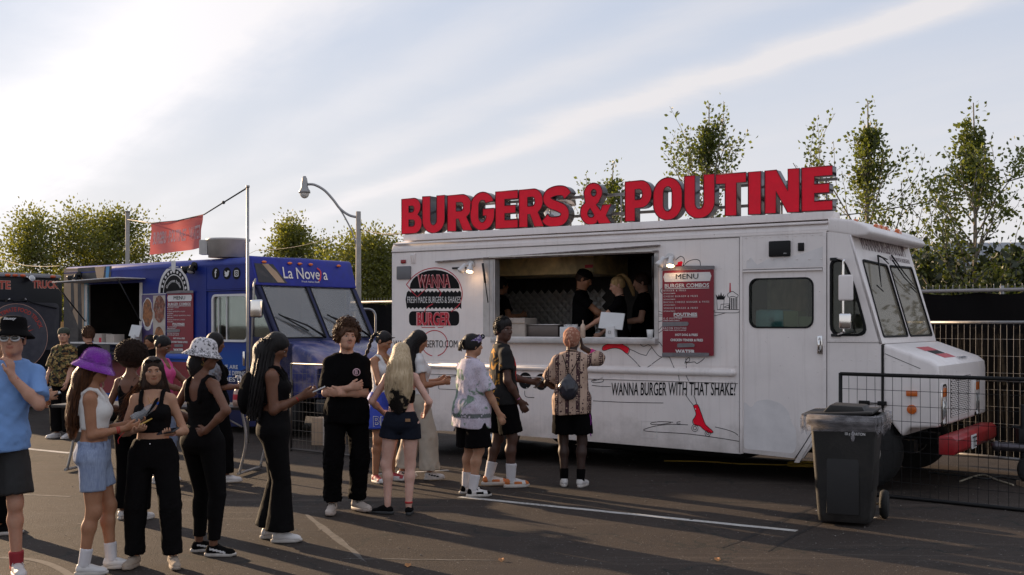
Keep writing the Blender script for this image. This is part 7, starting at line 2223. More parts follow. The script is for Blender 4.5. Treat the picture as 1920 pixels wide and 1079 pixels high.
# ------------------------------------------------------------------ fences
FBLK = mat('fence_black', (.006, .006, .0065), .55, var=.3, spec=.25)
FGAL = mat('fence_galv', (.26, .25, .245), .45, metal=.5, var=.2)
def mesh_fence(name, label, a, b, h, post_m, wire_m, z0=.04, dx=.075, dz=.15, rail=.016, wr=.0022, posts=(1, 1), mid=None, group=None, r_h=None):
 a, b = Vector((a[0], a[1], 0)), Vector((b[0], b[1], 0)); L = (b - a).length
 ang = math.atan2(b.y - a.y, b.x - a.x)
 root = empty(name, label, 'fence', a, ang, group)
 for k, (z, nm) in enumerate(((h, 'top_rail'), (z0, 'bottom_rail'))):
  MB().tube([(0, 0, z), (L, 0, z)], rail, 10).build(nm, post_m, root)
 if mid: MB().tube([(0, 0, mid), (L, 0, mid)], rail, 10).build('mid_rail', post_m, root)
 for e, x in ((posts[0], 0), (posts[1], L)):
  if e: MB().tube([(x, 0, 0), (x, 0, h + .01)], rail, 10).build('post', post_m, root)
 w = MB(); n = int(L / dx)
 for i in range(1, n): x = L * i / n + random.uniform(-.004, .004); w.tube([(x, 0, z0), (x + random.uniform(-.006, .006), random.uniform(-.006, .006), (z0 + h) / 2), (x, 0, h)], wr, 4, caps=False)
 m_ = int((h - z0) / dz)
 for j in range(1, m_): z = z0 + (h - z0) * j / m_; w.tube([(0, .004, z), (L, .004, z)], wr, 4, caps=False)
 tag(w.build('wire_mesh', wire_m, root), kind='stuff')
 return root
fa, fb = gp(1576, 925), gp(1990, 968)
FR = mesh_fence('mesh_fence', 'low black wire mesh fence panel in front of the white truck cab', fa, fb, 1.20, FBLK, FBLK, z0=.02, dx=.088, dz=.145, wr=.0026, rail=.019)
p = gp(1778, 944)
# taller galvanised barrier behind the truck nose
ga, gb_ = at(1690, 600, 14.2), at(2000, 600, 12.6)
mesh_fence('mesh_fence', 'tall galvanised wire fence panel behind the truck nose at the right edge', ga, gb_, 1.72, FGAL, FGAL, z0=.15, dx=.075, dz=.19, rail=.019, mid=1.05, wr=.0028)
FBR = [o for o in COL.objects if o.name.startswith('mesh_fence')][-1]
fl = math.dist(ga[:2], gb_[:2])
V = np.array([(fl * i / 40, .06 + .012 * math.sin(i * 1.3 + j), .16 + 1.5 * j / 4) for j in range(5) for i in range(41)]); Q = np.array([(j * 41 + i, j * 41 + i + 1, (j + 1) * 41 + i + 1, (j + 1) * 41 + i) for j in range(4) for i in range(40)])
link_mesh('fabric', np_mesh('fabric', V, Q, mat('screen_black', (.006, .0055, .006), .9, var=.5, vscale=1.5, spec=.1)), FBR)
# left fence in front of the blue truck hood
la, lb_ = gp(546, 846), gp(748, 870)
mesh_fence('mesh_fence', 'dark wire mesh fence panel between the blue truck and the queue', la, lb_, 1.17, mat('fence_grey', (.07, .06, .055), .5, metal=.4), mat('fence_wire_grey', (.16, .14, .12), .5, metal=.5), z0=.03, dx=.08, dz=.12, rail=.016, wr=.0024)
# black privacy screen with a rail on top
sa, sb_ = Vector((-4.2, 29.0, 0)), Vector((9.6, 16.8, 0))
L = (sb_ - sa).length; ang = math.atan2(sb_.y - sa.y, sb_.x - sa.x)
root = empty('privacy_screen', 'long fence hung with black fabric behind the trucks', 'fence', sa, ang)
SH = 2.22
nx, nz = 160, 8
V = np.array([(L * i / nx, .02 * math.sin(i * 1.7) + .03 * math.sin(i * .6 + j) , .1 + (SH - .1) * j / nz - (.04 * abs(math.sin(i * .39)) if j == nz else 0)) for j in range(nz + 1) for i in range(nx + 1)])
Q = np.array([(j * (nx + 1) + i, j * (nx + 1) + i + 1, (j + 1) * (nx + 1) + i + 1, (j + 1) * (nx + 1) + i) for j in range(nz) for i in range(nx)])
link_mesh('fabric', np_mesh('fabric', V, Q, mat('screen_black', (.006, .0055, .006), .9, var=.5, vscale=1.5, spec=.1)), root)
MB().tube([(0, -.03, SH + .03), (L, -.03, SH + .03)], .028, 8).build('top_rail', mat('rail_grey', (.30, .28, .28), .6), root)
for i in range(0, 9):
 x = L * i / 8; MB().tube([(x, .05, 0), (x, .05, SH + .10)], .035, 8).build('post', GALV, root)
pk = MB()
for i in range(int(L / .11)): x = .05 + i * .11; pk.tube([(x, .02, SH), (x, .02, SH + .13)], .006, 4, caps=False)
tag(pk.build('wire_tips', GALV, root), kind='stuff')
# crowd barrier arch beside the white truck tail
p0 = at(690, 560, 20.5)
o = empty('crowd_barrier', 'grey tube barrier between the blue truck and the white truck', 'barrier', (p0.x, p0.y, 0), R(-30))
MB().tube(ribbon_pts([(-.5, 0, 1.95), (.0, 0, 1.97), (.15, 0, 1.9), (.17, 0, 1.75)], 5) + [Vector((.17, 0, 0))], .02, 8).build('frame', GALV, o)
MB().tube([(-.5, 0, 1.2), (.17, 0, 1.2)], .014, 6).tube([(-.3, 0, 0), (-.3, 0, 1.96)], .012, 6).build('bar', GALV, o)
# sunlit timber/kerb strip behind the fence, right, its brightness painted white
c0, c1 = gp(1795, 846), gp(1925, 856)
stripe('parking_line', seg(gp(1785, 846), gp(1960, 856)), .14, M_PAINT, 'white stripe painted for a sunlit pale strip beyond the truck nose')
# cables on the ground at the right
for i, (pts, lab) in enumerate(((((1740, 888), (1790, 893), (1850, 900), (1875, 897), (1925, 905)), 'dark cable lying on the asphalt beyond the front fence'), (((1800, 905), (1840, 893), (1868, 902), (1900, 912)), 'pale curled cable beyond the front fence'))):
 P = ribbon_pts([gp(*q) + Vector((0, 0, .012)) for q in pts], 6); o0 = P[0].copy(); mb = MB(); mb.tube([q - o0 for q in P], .010, 6)
 w = mb.build('ground_cable', CABLE if i == 0 else mat('pale_cable', (.35, .30, .22), .6)); w.location = o0; tag(w, lab, 'cable')
# generator trailer jack at the right edge
g0 = gp(1940, 912)
root = empty('trailer_hitch', 'black trailer hitch with jack wheel cut off by the right edge', 'trailer', g0)
MB().tube([(-.40, 0, .42), (-.1, 0, .40), (.6, 0, .40)], .045, 8).ball((-.40, 0, .42), .055, 12).build('drawbar', mat('hitch_grey', (.09, .08, .09), .35, metal=.7), root)
MB().tube([(-.1, .05, .08), (-.1, .05, .85)], .03, 10).tube([(-.22, .05, .62), (-.02, .05, .62)], .014, 6).box(-.16, -.02, 0, .1, .45, .6).build('jack', BLACKP, root, bevel=.006)
wl = MB(); wl.lathe([(.001, -.04), (.14, -.05), (.16, -.02), (.16, .02), (.14, .05), (.001, .04)], 20, 0, Matrix.Translation((-.02, 0, .17)) @ Matrix.Rotation(R(80), 4, 'X')); wl.build('jack_wheel', TYRE, root)
MB().box(-.15, .1, -.1, .1, 0, .05).build('foot', CARD, root)
MB().box(.35, 1.3, -.3, .6, .35, .7).build('body', BLACKP, root, bevel=.03)
# ------------------------------------------------------------------ wheelie bin
bc = gp(1604, 989)
root = empty('wheelie_bin', 'black wheeled rubbish bin with a clear liner folded over its rim', 'bin', (bc.x, bc.y + .25, 0), R(-24))
root.scale = (.95, .95, 1.0)
BINM = mat('bin_plastic', (.009, .008, .0075), .55, var=.35, vscale=6, dirt=.4, dcol=(.05, .042, .035), dscale=5, bump=.15, bscale=80)
bb = MB(); h = .93
def ring(w, d, z, r=.05, dy=0): return [(x, y + dy, z) for x, y in rrect(-w / 2, w / 2, -d / 2, d / 2, r, 3)]
rs = [ring(.44, .44, .03), ring(.46, .46, .10), ring(.56, .60, h - .10, dy=.02), ring(.56, .60, h - .09, dy=.02), ring(.62, .66, h - .08, dy=.02), ring(.63, .67, h, dy=.02), ring(.55, .59, h, dy=.02), ring(.50, .5, .3, dy=.02)]
n = len(rs[0]); vs = [v for r_ in rs for v in r_]
bb.add(vs, [(j * n + k, j * n + (k + 1) % n, (j + 1) * n + (k + 1) % n, (j + 1) * n + k) for j in range(len(rs) - 1) for k in range(n)] + [tuple(range(n))[::-1], tuple(range((len(rs) - 1) * n, len(rs) * n))])
bb.build('body', BINM, root, bevel=.006)
MB().box(-.14, .14, -.262, -.24, .10, .66).build('front_recess', mat('bin_recess', (.012, .011, .011), .6), root, bevel=.01)
ld = MB(); ld.box(-.30, .31, -.32, .36, h + .005, h + .03, M=Matrix.Rotation(R(-3), 4, 'Y')); ld.prism([(-.18, h + .02), (.2, h + .0), (.16, h + .075), (-.12, h + .085)], -.2, .2)
ld.build('lid', BINM, root, bevel=.012)
for sx in (-.27, .29):
 w_ = MB(); w_.lathe([(.001, -.03), (.11, -.035), (.125, -.015), (.125, .015), (.11, .035), (.001, .03)], 24, 0, Matrix.Translation((sx, .34, .125)) @ Matrix.Rotation(R(90), 4, 'Y')); w_.build('wheel', TYRE, root)
MB().tube([(-.28, .34, .125), (.3, .34, .125)], .012, 6).build('axle', STEEL, root)
MB().tube([(-.24, .37, h - .03), (.26, .37, h - .03)], .016, 8).build('handle', BINM, root)
# clear liner folded over the rim
nn = 96; vs = []; rr = random.Random(5)
base = rrect(-.335, .335, -.335, .375, .06, 23)
jit = [rr.uniform(-.005, .008) for _ in base]
for j, (z, off) in enumerate(((h + .012, -.012), (h + .006, .012), (h - .04, .022), (h - .09, .016), (h - .125, .012))):
 for k, (x, y) in enumerate(base):
  nrm = Vector((x, y)).normalized(); w_ = .010 * math.sin(k * .9) + jit[k] + .01 * math.sin(k * .7 + j)
  zz = z + (.022 * math.sin(k * .45) + .018 * math.sin(k * 1.3) if j == 4 else .006 * math.sin(k * 1.1))
  vs.append((x + nrm.x * (off + w_ * (j > 0)), y + nrm.y * (off + w_ * (j > 0)), zz))
nb_ = len(base); lb = MB(); lb.add(vs, [(j * nb_ + k, j * nb_ + (k + 1) % nb_, (j + 1) * nb_ + (k + 1) % nb_, (j + 1) * nb_ + k) for j in range(4) for k in range(nb_)], 0, True)
lb.ball((.10, -.36, h - .16), (.018, .012, .05), 8)
m, t, p, out = new_mat('bin_liner')
p.inputs['Base Color'].default_value = (.32, .30, .31, 1); p.inputs['Roughness'].default_value = .18
trn = nd(t, 'ShaderNodeBsdfTransparent'); mx = nd(t, 'ShaderNodeMixShader', inp={0: .5})
nz_ = nd(t, 'ShaderNodeTexNoise', inp={'Scale': 7, 'Detail': 4}); ln(t, ramp(t, nz_.outputs[0], [(.35, .20), (.65, .55)]), mx.inputs[0])
ln(t, trn.outputs[0], mx.inputs[1]); ln(t, p.outputs[0], mx.inputs[2]); ln(t, mx.outputs[0], out.inputs[0])
lb.build('liner', m, root)
text('lettering', '10 \u00a2 CARTON', root, .03, .20, h - .16, h - .13, -.33, WHT, off=.02)
# ------------------------------------------------------------------ folding table with food things
tc_ = gp(395, 880)
tx0, ty0 = -4.05, 13.2
root = empty('folding_table', 'long folding table with a dark top and bent tube legs behind the queue', 'table', (tx0, ty0, 0), R(-10))
MB().box(-1.2, 1.35, -.36, .36, .74, .775).build('table_top', mat('table_dark', (.025, .022, .02), .45), root, bevel=.008)
for x in (-1.0, 1.1):
 MB().tube(ribbon_pts([(x, -.3, .73), (x + .05, -.3, .4), (x - .03, -.3, .03)], 6), .016, 8).tube(ribbon_pts([(x, .3, .73), (x + .05, .3, .4), (x - .03, .3, .03)], 6), .016, 8).tube([(x - .03, -.34, .03), (x - .03, .34, .03)], .016, 8).tube([(x, -.3, .55), (x - .35 * (1 if x > 0 else -1), -.3, .73)], .01, 6).build('leg', GALV, root)
TM = Matrix.Translation((tx0, ty0, 0)) @ Matrix.Rotation(R(-10), 4, 'Z')
def on_t(name, label, cat, x, y): return empty(name, label, cat, TM @ Vector((x, y, .775)), R(-10))
CLEAR = glass_mat('clear_plastic', (.97, .97, .97), .97, .1, diffuse_mix=(.25, .5), dc=(.6, .6, .62))  # white diffuse blended in to brighten the clear plastic
r_ = on_t('pump_bottle', 'pale sauce bottle with a white pump on the folding table', 'bottle', 1.0, -.1); MB().lathe([(.001, 0), (.085, 0), (.09, .05), (.08, .16), (.03, .24), (.028, .26), (.001, .26)], 20).build('bottle', mat('sauce_pink', (.55, .36, .28), .3), r_)
MB().cyl((0, 0, .26), (0, 0, .33), .008, n=8).cyl((0, 0, .26), (0, 0, .275), .03, n=12).tube([(0, 0, .33), (-.05, 0, .335), (-.06, 0, .32)], .008, 6).build('pump', WPL, r_)
MB().lathe([(.0865, .06), (.089, .07), (.084, .13)], 20).build('label', LOGO_R, r_)
r_ = on_t('pump_bottle', 'red sauce bottle with a white pump on the folding table', 'bottle', .66, .02); MB().lathe([(.001, 0), (.07, 0), (.07, .20), (.03, .24), (.001, .25)], 20).build('bottle', mat('sauce_red', (.40, .01, .015), .3), r_)
MB().cyl((0, 0, .24), (0, 0, .34), .008, n=8).tube([(0, 0, .34), (-.05, 0, .345), (-.06, 0, .33)], .009, 6).build('pump', WPL, r_)
r_ = on_t('drink_cup', 'plastic cup of orange drink with a straw on the folding table', 'cup', -.36, -.2); MB().lathe([(.001, 0), (.032, 0), (.045, .15), (.001, .15)], 18).build('cup', mat('orange_drink', (.50, .20, .02), .2), r_); MB().tube([(0, 0, .1), (.02, 0, .2)], .004, 6).build('straw', WPL, r_)
r_ = on_t('foam_container', 'white foam takeaway box with its lid raised', 'takeaway box', -.22, .05)
MB().prism([(-.12, 0), (.12, 0), (.14, .05), (-.14, .05)], -.1, .1).build('tray', WPL, r_, bevel=.01); MB().box(-.14, .14, .10, .13, .05, .22).build('lid', WPL, r_, bevel=.015)
r_ = on_t('foam_container', 'white foam takeaway box lying flat by the red bottle', 'takeaway box', .42, .1); MB().prism([(-.13, 0), (.13, 0), (.10, .06), (-.10, .06)], -.1, .1).build('tray', WPL, r_, bevel=.01)
cr = MB(); r2 = random.Random(9)
for k in range(26):
 c = Vector((1.12 + r2.uniform(-.14, .14), -.05 + r2.uniform(-.1, .1), .775 + r2.uniform(0, .10))); pts = [c + Vector((r2.uniform(-.07, .07), r2.uniform(-.06, .06), r2.uniform(-.02, .07))) for _ in range(4)]
 pts = [Vector((p.x, p.y, max(.778, p.z))) for p in pts]; cr.add(pts, [(0, 1, 2), (0, 2, 3)])
cr.v = [tuple(TM @ Vector(v)) for v in cr.v]
co_ = cr.build('plastic_wrap', mat('crumpled_plastic', (.55, .52, .55), .15, spec=.9)); tag(co_, 'crumpled clear plastic wrap at the end of the folding table', 'plastic wrap')
cb = empty('cardboard_box', 'brown cardboard box on the ground behind the mesh fence', 'box', (gp(610, 838).x, gp(610, 838).y + .3, 0), R(-12)); MB().box(-.2, .2, -.15, .15, 0, .38).build('carton', CARD, cb, bevel=.004); MB().box(-.03, .03, -.152, -.15, 0, .38).build('tape', CARDW, cb)
# ------------------------------------------------------------------ cloth and hair materials
BLK = mat('black_cotton', (.0035, .003, .0033), .95, bump=.25, bscale=260, spec=.06)
BLK2 = mat('black_jersey', (.0045, .0038, .004), .85, bump=.2, bscale=220, spec=.10)
BLK3 = mat('black_canvas', (.006, .0052, .0054), .95, bump=.35, bscale=180, spec=.07)
WHC = mat('white_cotton', (.62, .60, .59), .85, bump=.3, bscale=200)
RIBW = mat('white_knit', (.66, .63, .60), .9, bump=.25, bscale=260)
SOCK = mat('white_sock', (.60, .57, .58), .9, bump=.5, bscale=150)
SHW = mat('white_leather', (.60, .57, .55), .45, dirt=.3, dcol=(.35, .30, .26))
SOLE = mat('white_sole', (.50, .46, .42), .6, dirt=.5, dcol=(.25, .20, .16), dscale=12)
SOLED = mat('dark_sole', (.03, .03, .03), .7)
PINK = mat('pink_jersey', (.62, .06, .24), .7)
CREAM = mat('cream_cotton', (.48, .42, .34), .85, bump=.3, bscale=150)
BLUET = mat('blue_cotton', (.17, .31, .60), .85, bump=.3, bscale=240, var=.08)
BLUES = mat('blue_mesh', (.02, .05, .40), .6, bump=.3, bscale=200)
GOLD = mat('gold_chain', (.6, .38, .12), .25, metal=1.0, var=.05)
REDB = mat('red_band', (.45, .02, .02), .6)
SUNG = mat('dark_lens', (.01, .01, .012), .06, spec=.8, var=.02)
PHONE = mat('phone_black', (.015, .015, .017), .15)
def denim(name, c1, c2, wash=.5):
 def fn(t, v):
  n = nd(t, 'ShaderNodeTexNoise', inp={'Scale': 5, 'Detail': 6, 'Roughness': .65}); ln(t, v, n.inputs['Vector'])
  mp = nd(t, 'ShaderNodeMapping', inp={'Scale': (160, 160, 14)}); ln(t, v, mp.inputs[0])
  n2 = nd(t, 'ShaderNodeTexNoise', inp={'Scale': 1, 'Detail': 2}); ln(t, mp.outputs[0], n2.inputs['Vector'])
  c = mixc(t, ramp(t, n.outputs[0], [(.35, 0), (.68, 1)]), c1, c2)
  return mixc(t, ramp(t, n2.outputs[0], [(.35, .0), (.7, wash)]), c, (c2[0] * 1.25, c2[1] * 1.25, c2[2] * 1.2))
 return pmat(name, fn, .88, .2, .4, 190)
DEN_L = denim('light_denim', (.17, .21, .33), (.30, .35, .47))
DEN_D = denim('dark_denim', (.004, .005, .010), (.010, .013, .024), .3)
def camo():
 def fn(t, v):
  def nz(s, o):
   mp = nd(t, 'ShaderNodeMapping', inp={'Location': (o, o * .7, o * 1.3), 'Scale': (1, 1, 1.5)}); ln(t, v, mp.inputs[0])
   n = nd(t, 'ShaderNodeTexNoise', inp={'Scale': s, 'Detail': 2.5, 'Roughness': .5, 'Distortion': .5}); ln(t, mp.outputs[0], n.inputs['Vector']); return n.outputs[0]
  c = mixc(t, ramp(t, nz(17, 0), [(.49, 0), (.50, 1)], 'CONSTANT'), (.30, .20, .075), (.085, .075, .025))
  c = mixc(t, ramp(t, nz(15, 4), [(.55, 0), (.56, 1)], 'CONSTANT'), c, (.10, .045, .015))
  return mixc(t, ramp(t, nz(16, 9), [(.535, 0), (.54, 1)], 'CONSTANT'), c, (.012, .011, .010))
 return pmat('camouflage_cloth', fn, .85)
def sketch_shirt():
 def fn(t, v):
  n = nd(t, 'ShaderNodeTexNoise', inp={'Scale': 9, 'Detail': 5, 'Roughness': .6, 'Distortion': 1.2}); ln(t, v, n.inputs['Vector'])
  lines = ramp(t, math_node(t, 'ABSOLUTE', math_node(t, 'SUBTRACT', math_node(t, 'FRACT', math_node(t, 'MULTIPLY', n.outputs[0], 9)), .5)), [(.0, 1), (.07, 0)])
  c = mixc(t, n.outputs[0], (.58, .55, .60), (.50, .42, .52))
  g = nd(t, 'ShaderNodeTexNoise', inp={'Scale': 5.5, 'Detail': 4, 'Distortion': .8}); ln(t, v, g.inputs['Vector'])
  c = mixc(t, ramp(t, g.outputs[0], [(.54, 0), (.58, .8)]), c, (.08, .19, .10))
  c = mixc(t, math_node(t, 'MULTIPLY', lines, .75), c, (.05, .05, .055))
  sp = nd(t, 'ShaderNodeSeparateXYZ'); ln(t, v, sp.inputs[0])
  bd = ramp(t, math_node(t, 'ABSOLUTE', math_node(t, 'SUBTRACT', sp.outputs[2], .80)), [(.018, .8), (.026, 0)])
  w = nd(t, 'ShaderNodeTexVoronoi', inp={'Scale': 34}); ln(t, v, w.inputs['Vector'])
  return mixc(t, math_node(t, 'MULTIPLY', bd, ramp(t, w.outputs['Distance'], [(.3, 0), (.36, 1)])), c, (.02, .05, .03))
 return pmat('sketch_print_cloth', fn, .85, bump=.2)
def panel_shirt():
 def fn(t, v):
  sp = nd(t, 'ShaderNodeSeparateXYZ'); ln(t, v, sp.inputs[0])
  band = math_node(t, 'FRACT', math_node(t, 'MULTIPLY', math_node(t, 'ADD', sp.outputs[0], .5), 9.0))
  ch = nd(t, 'ShaderNodeTexVoronoi', distance='CHEBYCHEV', inp={'Scale': 46, 'Randomness': .35}); ln(t, v, ch.inputs['Vector'])
  vo = nd(t, 'ShaderNodeTexVoronoi', inp={'Scale': 30}); ln(t, v, vo.inputs['Vector'])
  a = ramp(t, ch.outputs['Distance'], [(.30, 0), (.34, 1)])
  b = ramp(t, vo.outputs['Distance'], [(.28, 1), (.33, 0)])
  pat = mixc(t, ramp(t, band, [(.33, 0), (.34, 1)], 'CONSTANT'), a, b)
  pat = mixc(t, ramp(t, band, [(.70, 0), (.72, 1)], 'CONSTANT'), pat, (.08, .08, .08))
  edge = ramp(t, math_node(t, 'ABSOLUTE', math_node(t, 'SUBTRACT', band, .34)), [(.03, 1), (.04, 0)])
  c = mixc(t, pat, (.46, .32, .24), (.055, .025, .028))
  return mixc(t, edge, c, (.04, .02, .02))
 return pmat('panel_print_cloth', fn, .8)
def squiggle(name, scale, thr, base=(.60, .57, .58), ink=(.02, .02, .022)):
 def fn(t, v):
  n = nd(t, 'ShaderNodeTexVoronoi', inp={'Scale': scale}); ln(t, v, n.inputs['Vector'])
  m_ = nd(t, 'ShaderNodeTexNoise', inp={'Scale': scale * 1.6, 'Detail': 2, 'Distortion': 2.0}); ln(t, v, m_.inputs['Vector'])
  f = math_node(t, 'MULTIPLY', ramp(t, n.outputs['Distance'], [(thr, 1), (thr + .05, 0)]), ramp(t, m_.outputs[0], [(.47, 0), (.50, 1)]))
  return mixc(t, f, base, ink)
 return pmat(name, fn, .85)
def hairm(name, c1, c2, rough=.38, split=None):
 def fn(t, v):
  mp = nd(t, 'ShaderNodeMapping', inp={'Scale': (60, 60, 3)}); ln(t, v, mp.inputs[0])
  n = nd(t, 'ShaderNodeTexNoise', inp={'Scale': 1.4, 'Detail': 5}); ln(t, mp.outputs[0], n.inputs['Vector'])
  c = mixc(t, ramp(t, n.outputs[0], [(.35, 0), (.7, 1)]), c1, c2)
  if split:
   sp = nd(t, 'ShaderNodeSeparateXYZ'); ln(t, v, sp.inputs[0])
   n3 = nd(t, 'ShaderNodeTexNoise', inp={'Scale': 16, 'Detail': 3}); ln(t, v, n3.inputs['Vector'])
   h = math_node(t, 'ADD', math_node(t, 'SUBTRACT', split[0], sp.outputs[2]), math_node(t, 'MULTIPLY', math_node(t, 'SUBTRACT', n3.outputs[0], .5), .5))
   # dark lengths sit in the middle of the back
   cx = math_node(t, 'MULTIPLY', math_node(t, 'ABSOLUTE', sp.outputs[0]), 2.2)
   c = mixc(t, ramp(t, math_node(t, 'SUBTRACT', h, cx), [(.0, 0), (.06, 1)]), c, split[1])
  return c
 return pmat(name, fn, max(rough, .5), .22, .5, 300)
H_BLK = hairm('hair_black', (.008, .007, .007), (.018, .014, .013))
H_DBR = hairm('hair_dark_brown', (.018, .010, .007), (.045, .022, .013))
H_BRN = hairm('hair_auburn', (.035, .014, .007), (.12, .045, .016), .42)
H_CRL = hairm('hair_curly_brown', (.05, .024, .013), (.12, .055, .028), .5)
H_AFR = hairm('hair_afro', (.022, .012, .009), (.055, .028, .018), .6)
H_BLD = hairm('hair_blonde', (.42, .30, .17), (.64, .50, .33), .4, split=(1.20, (.012, .009, .008)))
H_PNY = hairm('hair_ponytail_blonde', (.24, .14, .06), (.42, .28, .12), .4)
QUEUE = 'people waiting by the food trucks'
STAFF = 'staff working inside the white truck hatch'
def foot(px, py):
 return gp(px, py)
def held(name, label, cat, P, v, rz=0.0, M=None):
 """an object held by a person: placed in the world at body point v"""
 o = P.world(v)
 r_ = empty(name, label, cat, o, 0)
 q = P.W.to_quaternion()
 if M is not None: q = q @ M
 r_.rotation_euler = q.to_euler()
 return r_
def phone(label, P, nm, dv=(0, 0, 0), M=None, case=PHONE, gl=False):
 g = P.P['grip' + nm] + Vector(dv)
 r_ = held('phone', label, 'phone', P, g, M=M)
 MB().box(-.037, .037, -.075, .075, -.005, .005).build('case', case, r_, bevel=.004)
 MB().box(-.034, .034, -.071, .071, .0052, .0062).build('screen', mat('phone_screen', (.02, .02, .025), .08, spec=.8), r_)
 return r_
def qn(x=0, y=0, z=0):
 from mathutils import Euler
 return Euler((R(x), R(y), R(z))).to_quaternion()
# --- 1 man in the blue shirt, cut by the left edge
c = foot(-8, 1082)
p = Person('man in a black bucket hat, white oval sunglasses and light blue t-shirt', c, 205, 1.72, 'm', 'light', .0075,
  feet={'R': (.13, .02, 14), 'L': (-.13, .0, -10)}, hands={'L': (-.10, .15, 1.37), 'R': (.24, .10, .88)}, hints={'L': (-.3, .7, -1.0), 'R': (.5, -1, -.1)},
  build=.90, lean=(-.10, 0), head=(-12, -2, 0), palm={'L': (.8, -.6, .1), 'R': (-1, .2, 0)}, finger={'L': (.12, -.10, 1)}, curl=(.7, .8), group=QUEUE)
p.tee(BLUET, off=.012, hem=.865, sleeve=.78, flare=.05, sl_loose=.018, seed=4, amp=.014)
p.shorts(mat('black_ribbed', (.016, .015, .015), .8, var=.5, vscale=10, stretch=(60, 60, 1)), frac=.86, rb=.11, off=.012)
p.shoe(SHW, SOLE, accent=REDB, toe='mix', lace=WHC); p.sock(mat('red_sock', (.3, .02, .03), .9), .17)
p.short_hair(H_BLK, t=.008); p.brows(H_BLK)
ho = p.bucket(BLK3, BLK3, crown=.099, h=.082, brim=.046, drop=.042, z=.075, tilt=4)
text('embroidery', 'Stussy', ho, -.042 * 1, .042, 0, .024, 0, WHC, off=.03, shear=.3, M=Matrix.Scale(p.sc, 4) @ p.Mh @ Matrix.Translation((0, .098, .126)) @ Matrix.Rotation(R(180), 4, 'Z') @ Matrix.Rotation(R(-18), 4, 'X'))
p.glasses(WPL, SUNG, z=.006, y=.098, rx=.027, rz=.018, th=.0075)
wb = MB(); w = p.P['wriL']; d = p.P['hdL']; e = (p.P['wriL'] - p.P['elbL']).normalized()
wb.tube([w - e * .030 + Vector((math.cos(a), math.sin(a), 0)).cross(e).normalized() * .0 for a in (0, 1)] and [w - e * .035, w - e * .022], .0295, 14); p.part(wb, 'wristband', REDB)
r_ = held('water_bottle', 'clear water bottle held low by the man in the blue shirt', 'bottle', p, p.P['gripR'] + Vector((0, .0, 0)), M=qn(8, 0, 0))
MB().lathe([(.001, -.10), (.030, -.10), (.032, -.09), (.032, .03), (.028, .06), (.014, .09), (.013, .10)], 18).build('bottle', CLEAR, r_)
MB().cyl((0, 0, .10), (0, 0, .118), .015, n=14).build('cap', mat('cap_blue', (.02, .12, .6), .4), r_); MB().lathe([(.0325, -.03), (.0325, .02)], 18).build('label', mat('label_blue', (.15, .2, .5), .5), r_)
# --- dark-clad person behind him
c = foot(-6, 1000)
p = Person('person in black almost hidden behind the man in the blue shirt', c, -60, 1.66, 'm', 'olive', .011, hands={'R': (.10, .36, 1.16), 'L': (-.08, .30, 1.1)}, group=QUEUE)
p.tee(BLK, hem=.84); p.pants(BLK); p.shoe(BLK3, SOLE); p.short_hair(H_BLK)
phone('phone in the hand of the person behind the blue shirt', p, 'R', M=qn(20, 10, 0))
# --- 2 woman in the purple hat
c = foot(176, 1074)
p = Person('woman in a fuzzy purple bucket hat, white crop top and light denim shorts', c, -78, 1.505, 'f', 'tan', .0075, build=1.06,
  feet={'R': (.10, -.06, 2), 'L': (-.08, .12, -6)}, hands={'R': (.10, .25, 1.15), 'L': (-.05, .30, 1.19)}, hints={'R': (.1, -.35, -1), 'L': (-.1, -.4, -1)},
  head=(0, 10, 0), palm={'R': (-1, 0, .6), 'L': (.6, 0, 1)}, curl=(.75, .8), group=QUEUE)
p.tank(RIBW, z0=1.14, z1=1.40, off=.009, back=.02, amp=.002); p.shorts(DEN_L, frac=.62, rb=.084, off=.012, waist=1.05, amp=.006)
p.shoe(SHW, SOLE, lace=WHC); p.sock(SOCK, .215)
p.long_hair(H_BRN, [(0, -.04, 1.66, .088, .085), (0, -.085, 1.55, .098, .075), (.0, -.13, 1.40, .105, .06), (0, -.155, 1.25, .10, .055), (0, -.16, 1.12, .07, .04)], 5, 420, fz=.03, wave=.03, r0=.003)
PUR = mat('purple_fluff', (.26, .015, .42), .95, var=.25, vscale=30, bump=1.0, bscale=160, sheen=.6)
p.bucket(PUR, PUR, crown=.104, h=.092, brim=.050, drop=.055, z=.060, tilt=-7, fuzz=5200, wob=.03, dome=True)
p.glasses(BLACKP, SUNG, z=.005, y=.092, rx=.025, rz=.015)
wb = MB()
for k, rr_ in enumerate((.0, .014)):
 w = p.P['wriR']; e = (w - p.P['elbR']).normalized(); wb.tube([w - e * (.050 + rr_), w - e * (.042 + rr_)], .0285, 14)
wb.tube(ribbon_pts([p.P['wriR'] - Vector((0, 0, .02)), p.P['wriR'] + Vector((.01, -.05, -.08)), p.P['wriR'] + Vector((0, -.05, -.12))], 4), .0035, 5)
p.part(wb, 'wristband', REDB)
ch = MB(); ch.tube(ribbon_pts([p.neck + Vector(v) for v in ((-.055, .0, -.01), (-.045, .075, -.07), (0, .115, -.15), (.045, .075, -.07), (.055, .0, -.01))], 5), .0022, 5); p.part(ch, 'necklace', GOLD)
hp_ = MB(); hp_.tube([Vector((.155, -.03, .955)), Vector((.155, .0, .965)), Vector((.15, .05, .96))], .004, 5);
lp = MB()
for x, y in ((.12, .10), (.168, .02), (.14, -.09), (-.12, .10)): lp.box(x - .008, x + .008, y - .008, y + .012, .985, 1.045)
p.part(lp, 'belt_loop', DEN_L)
r_ = held('water_bottle', 'clear bottle with a blue cap held by the woman in the purple hat', 'bottle', p, p.P['gripL'] + Vector((0.0, .02, .03)), M=qn(-58, 0, 10))
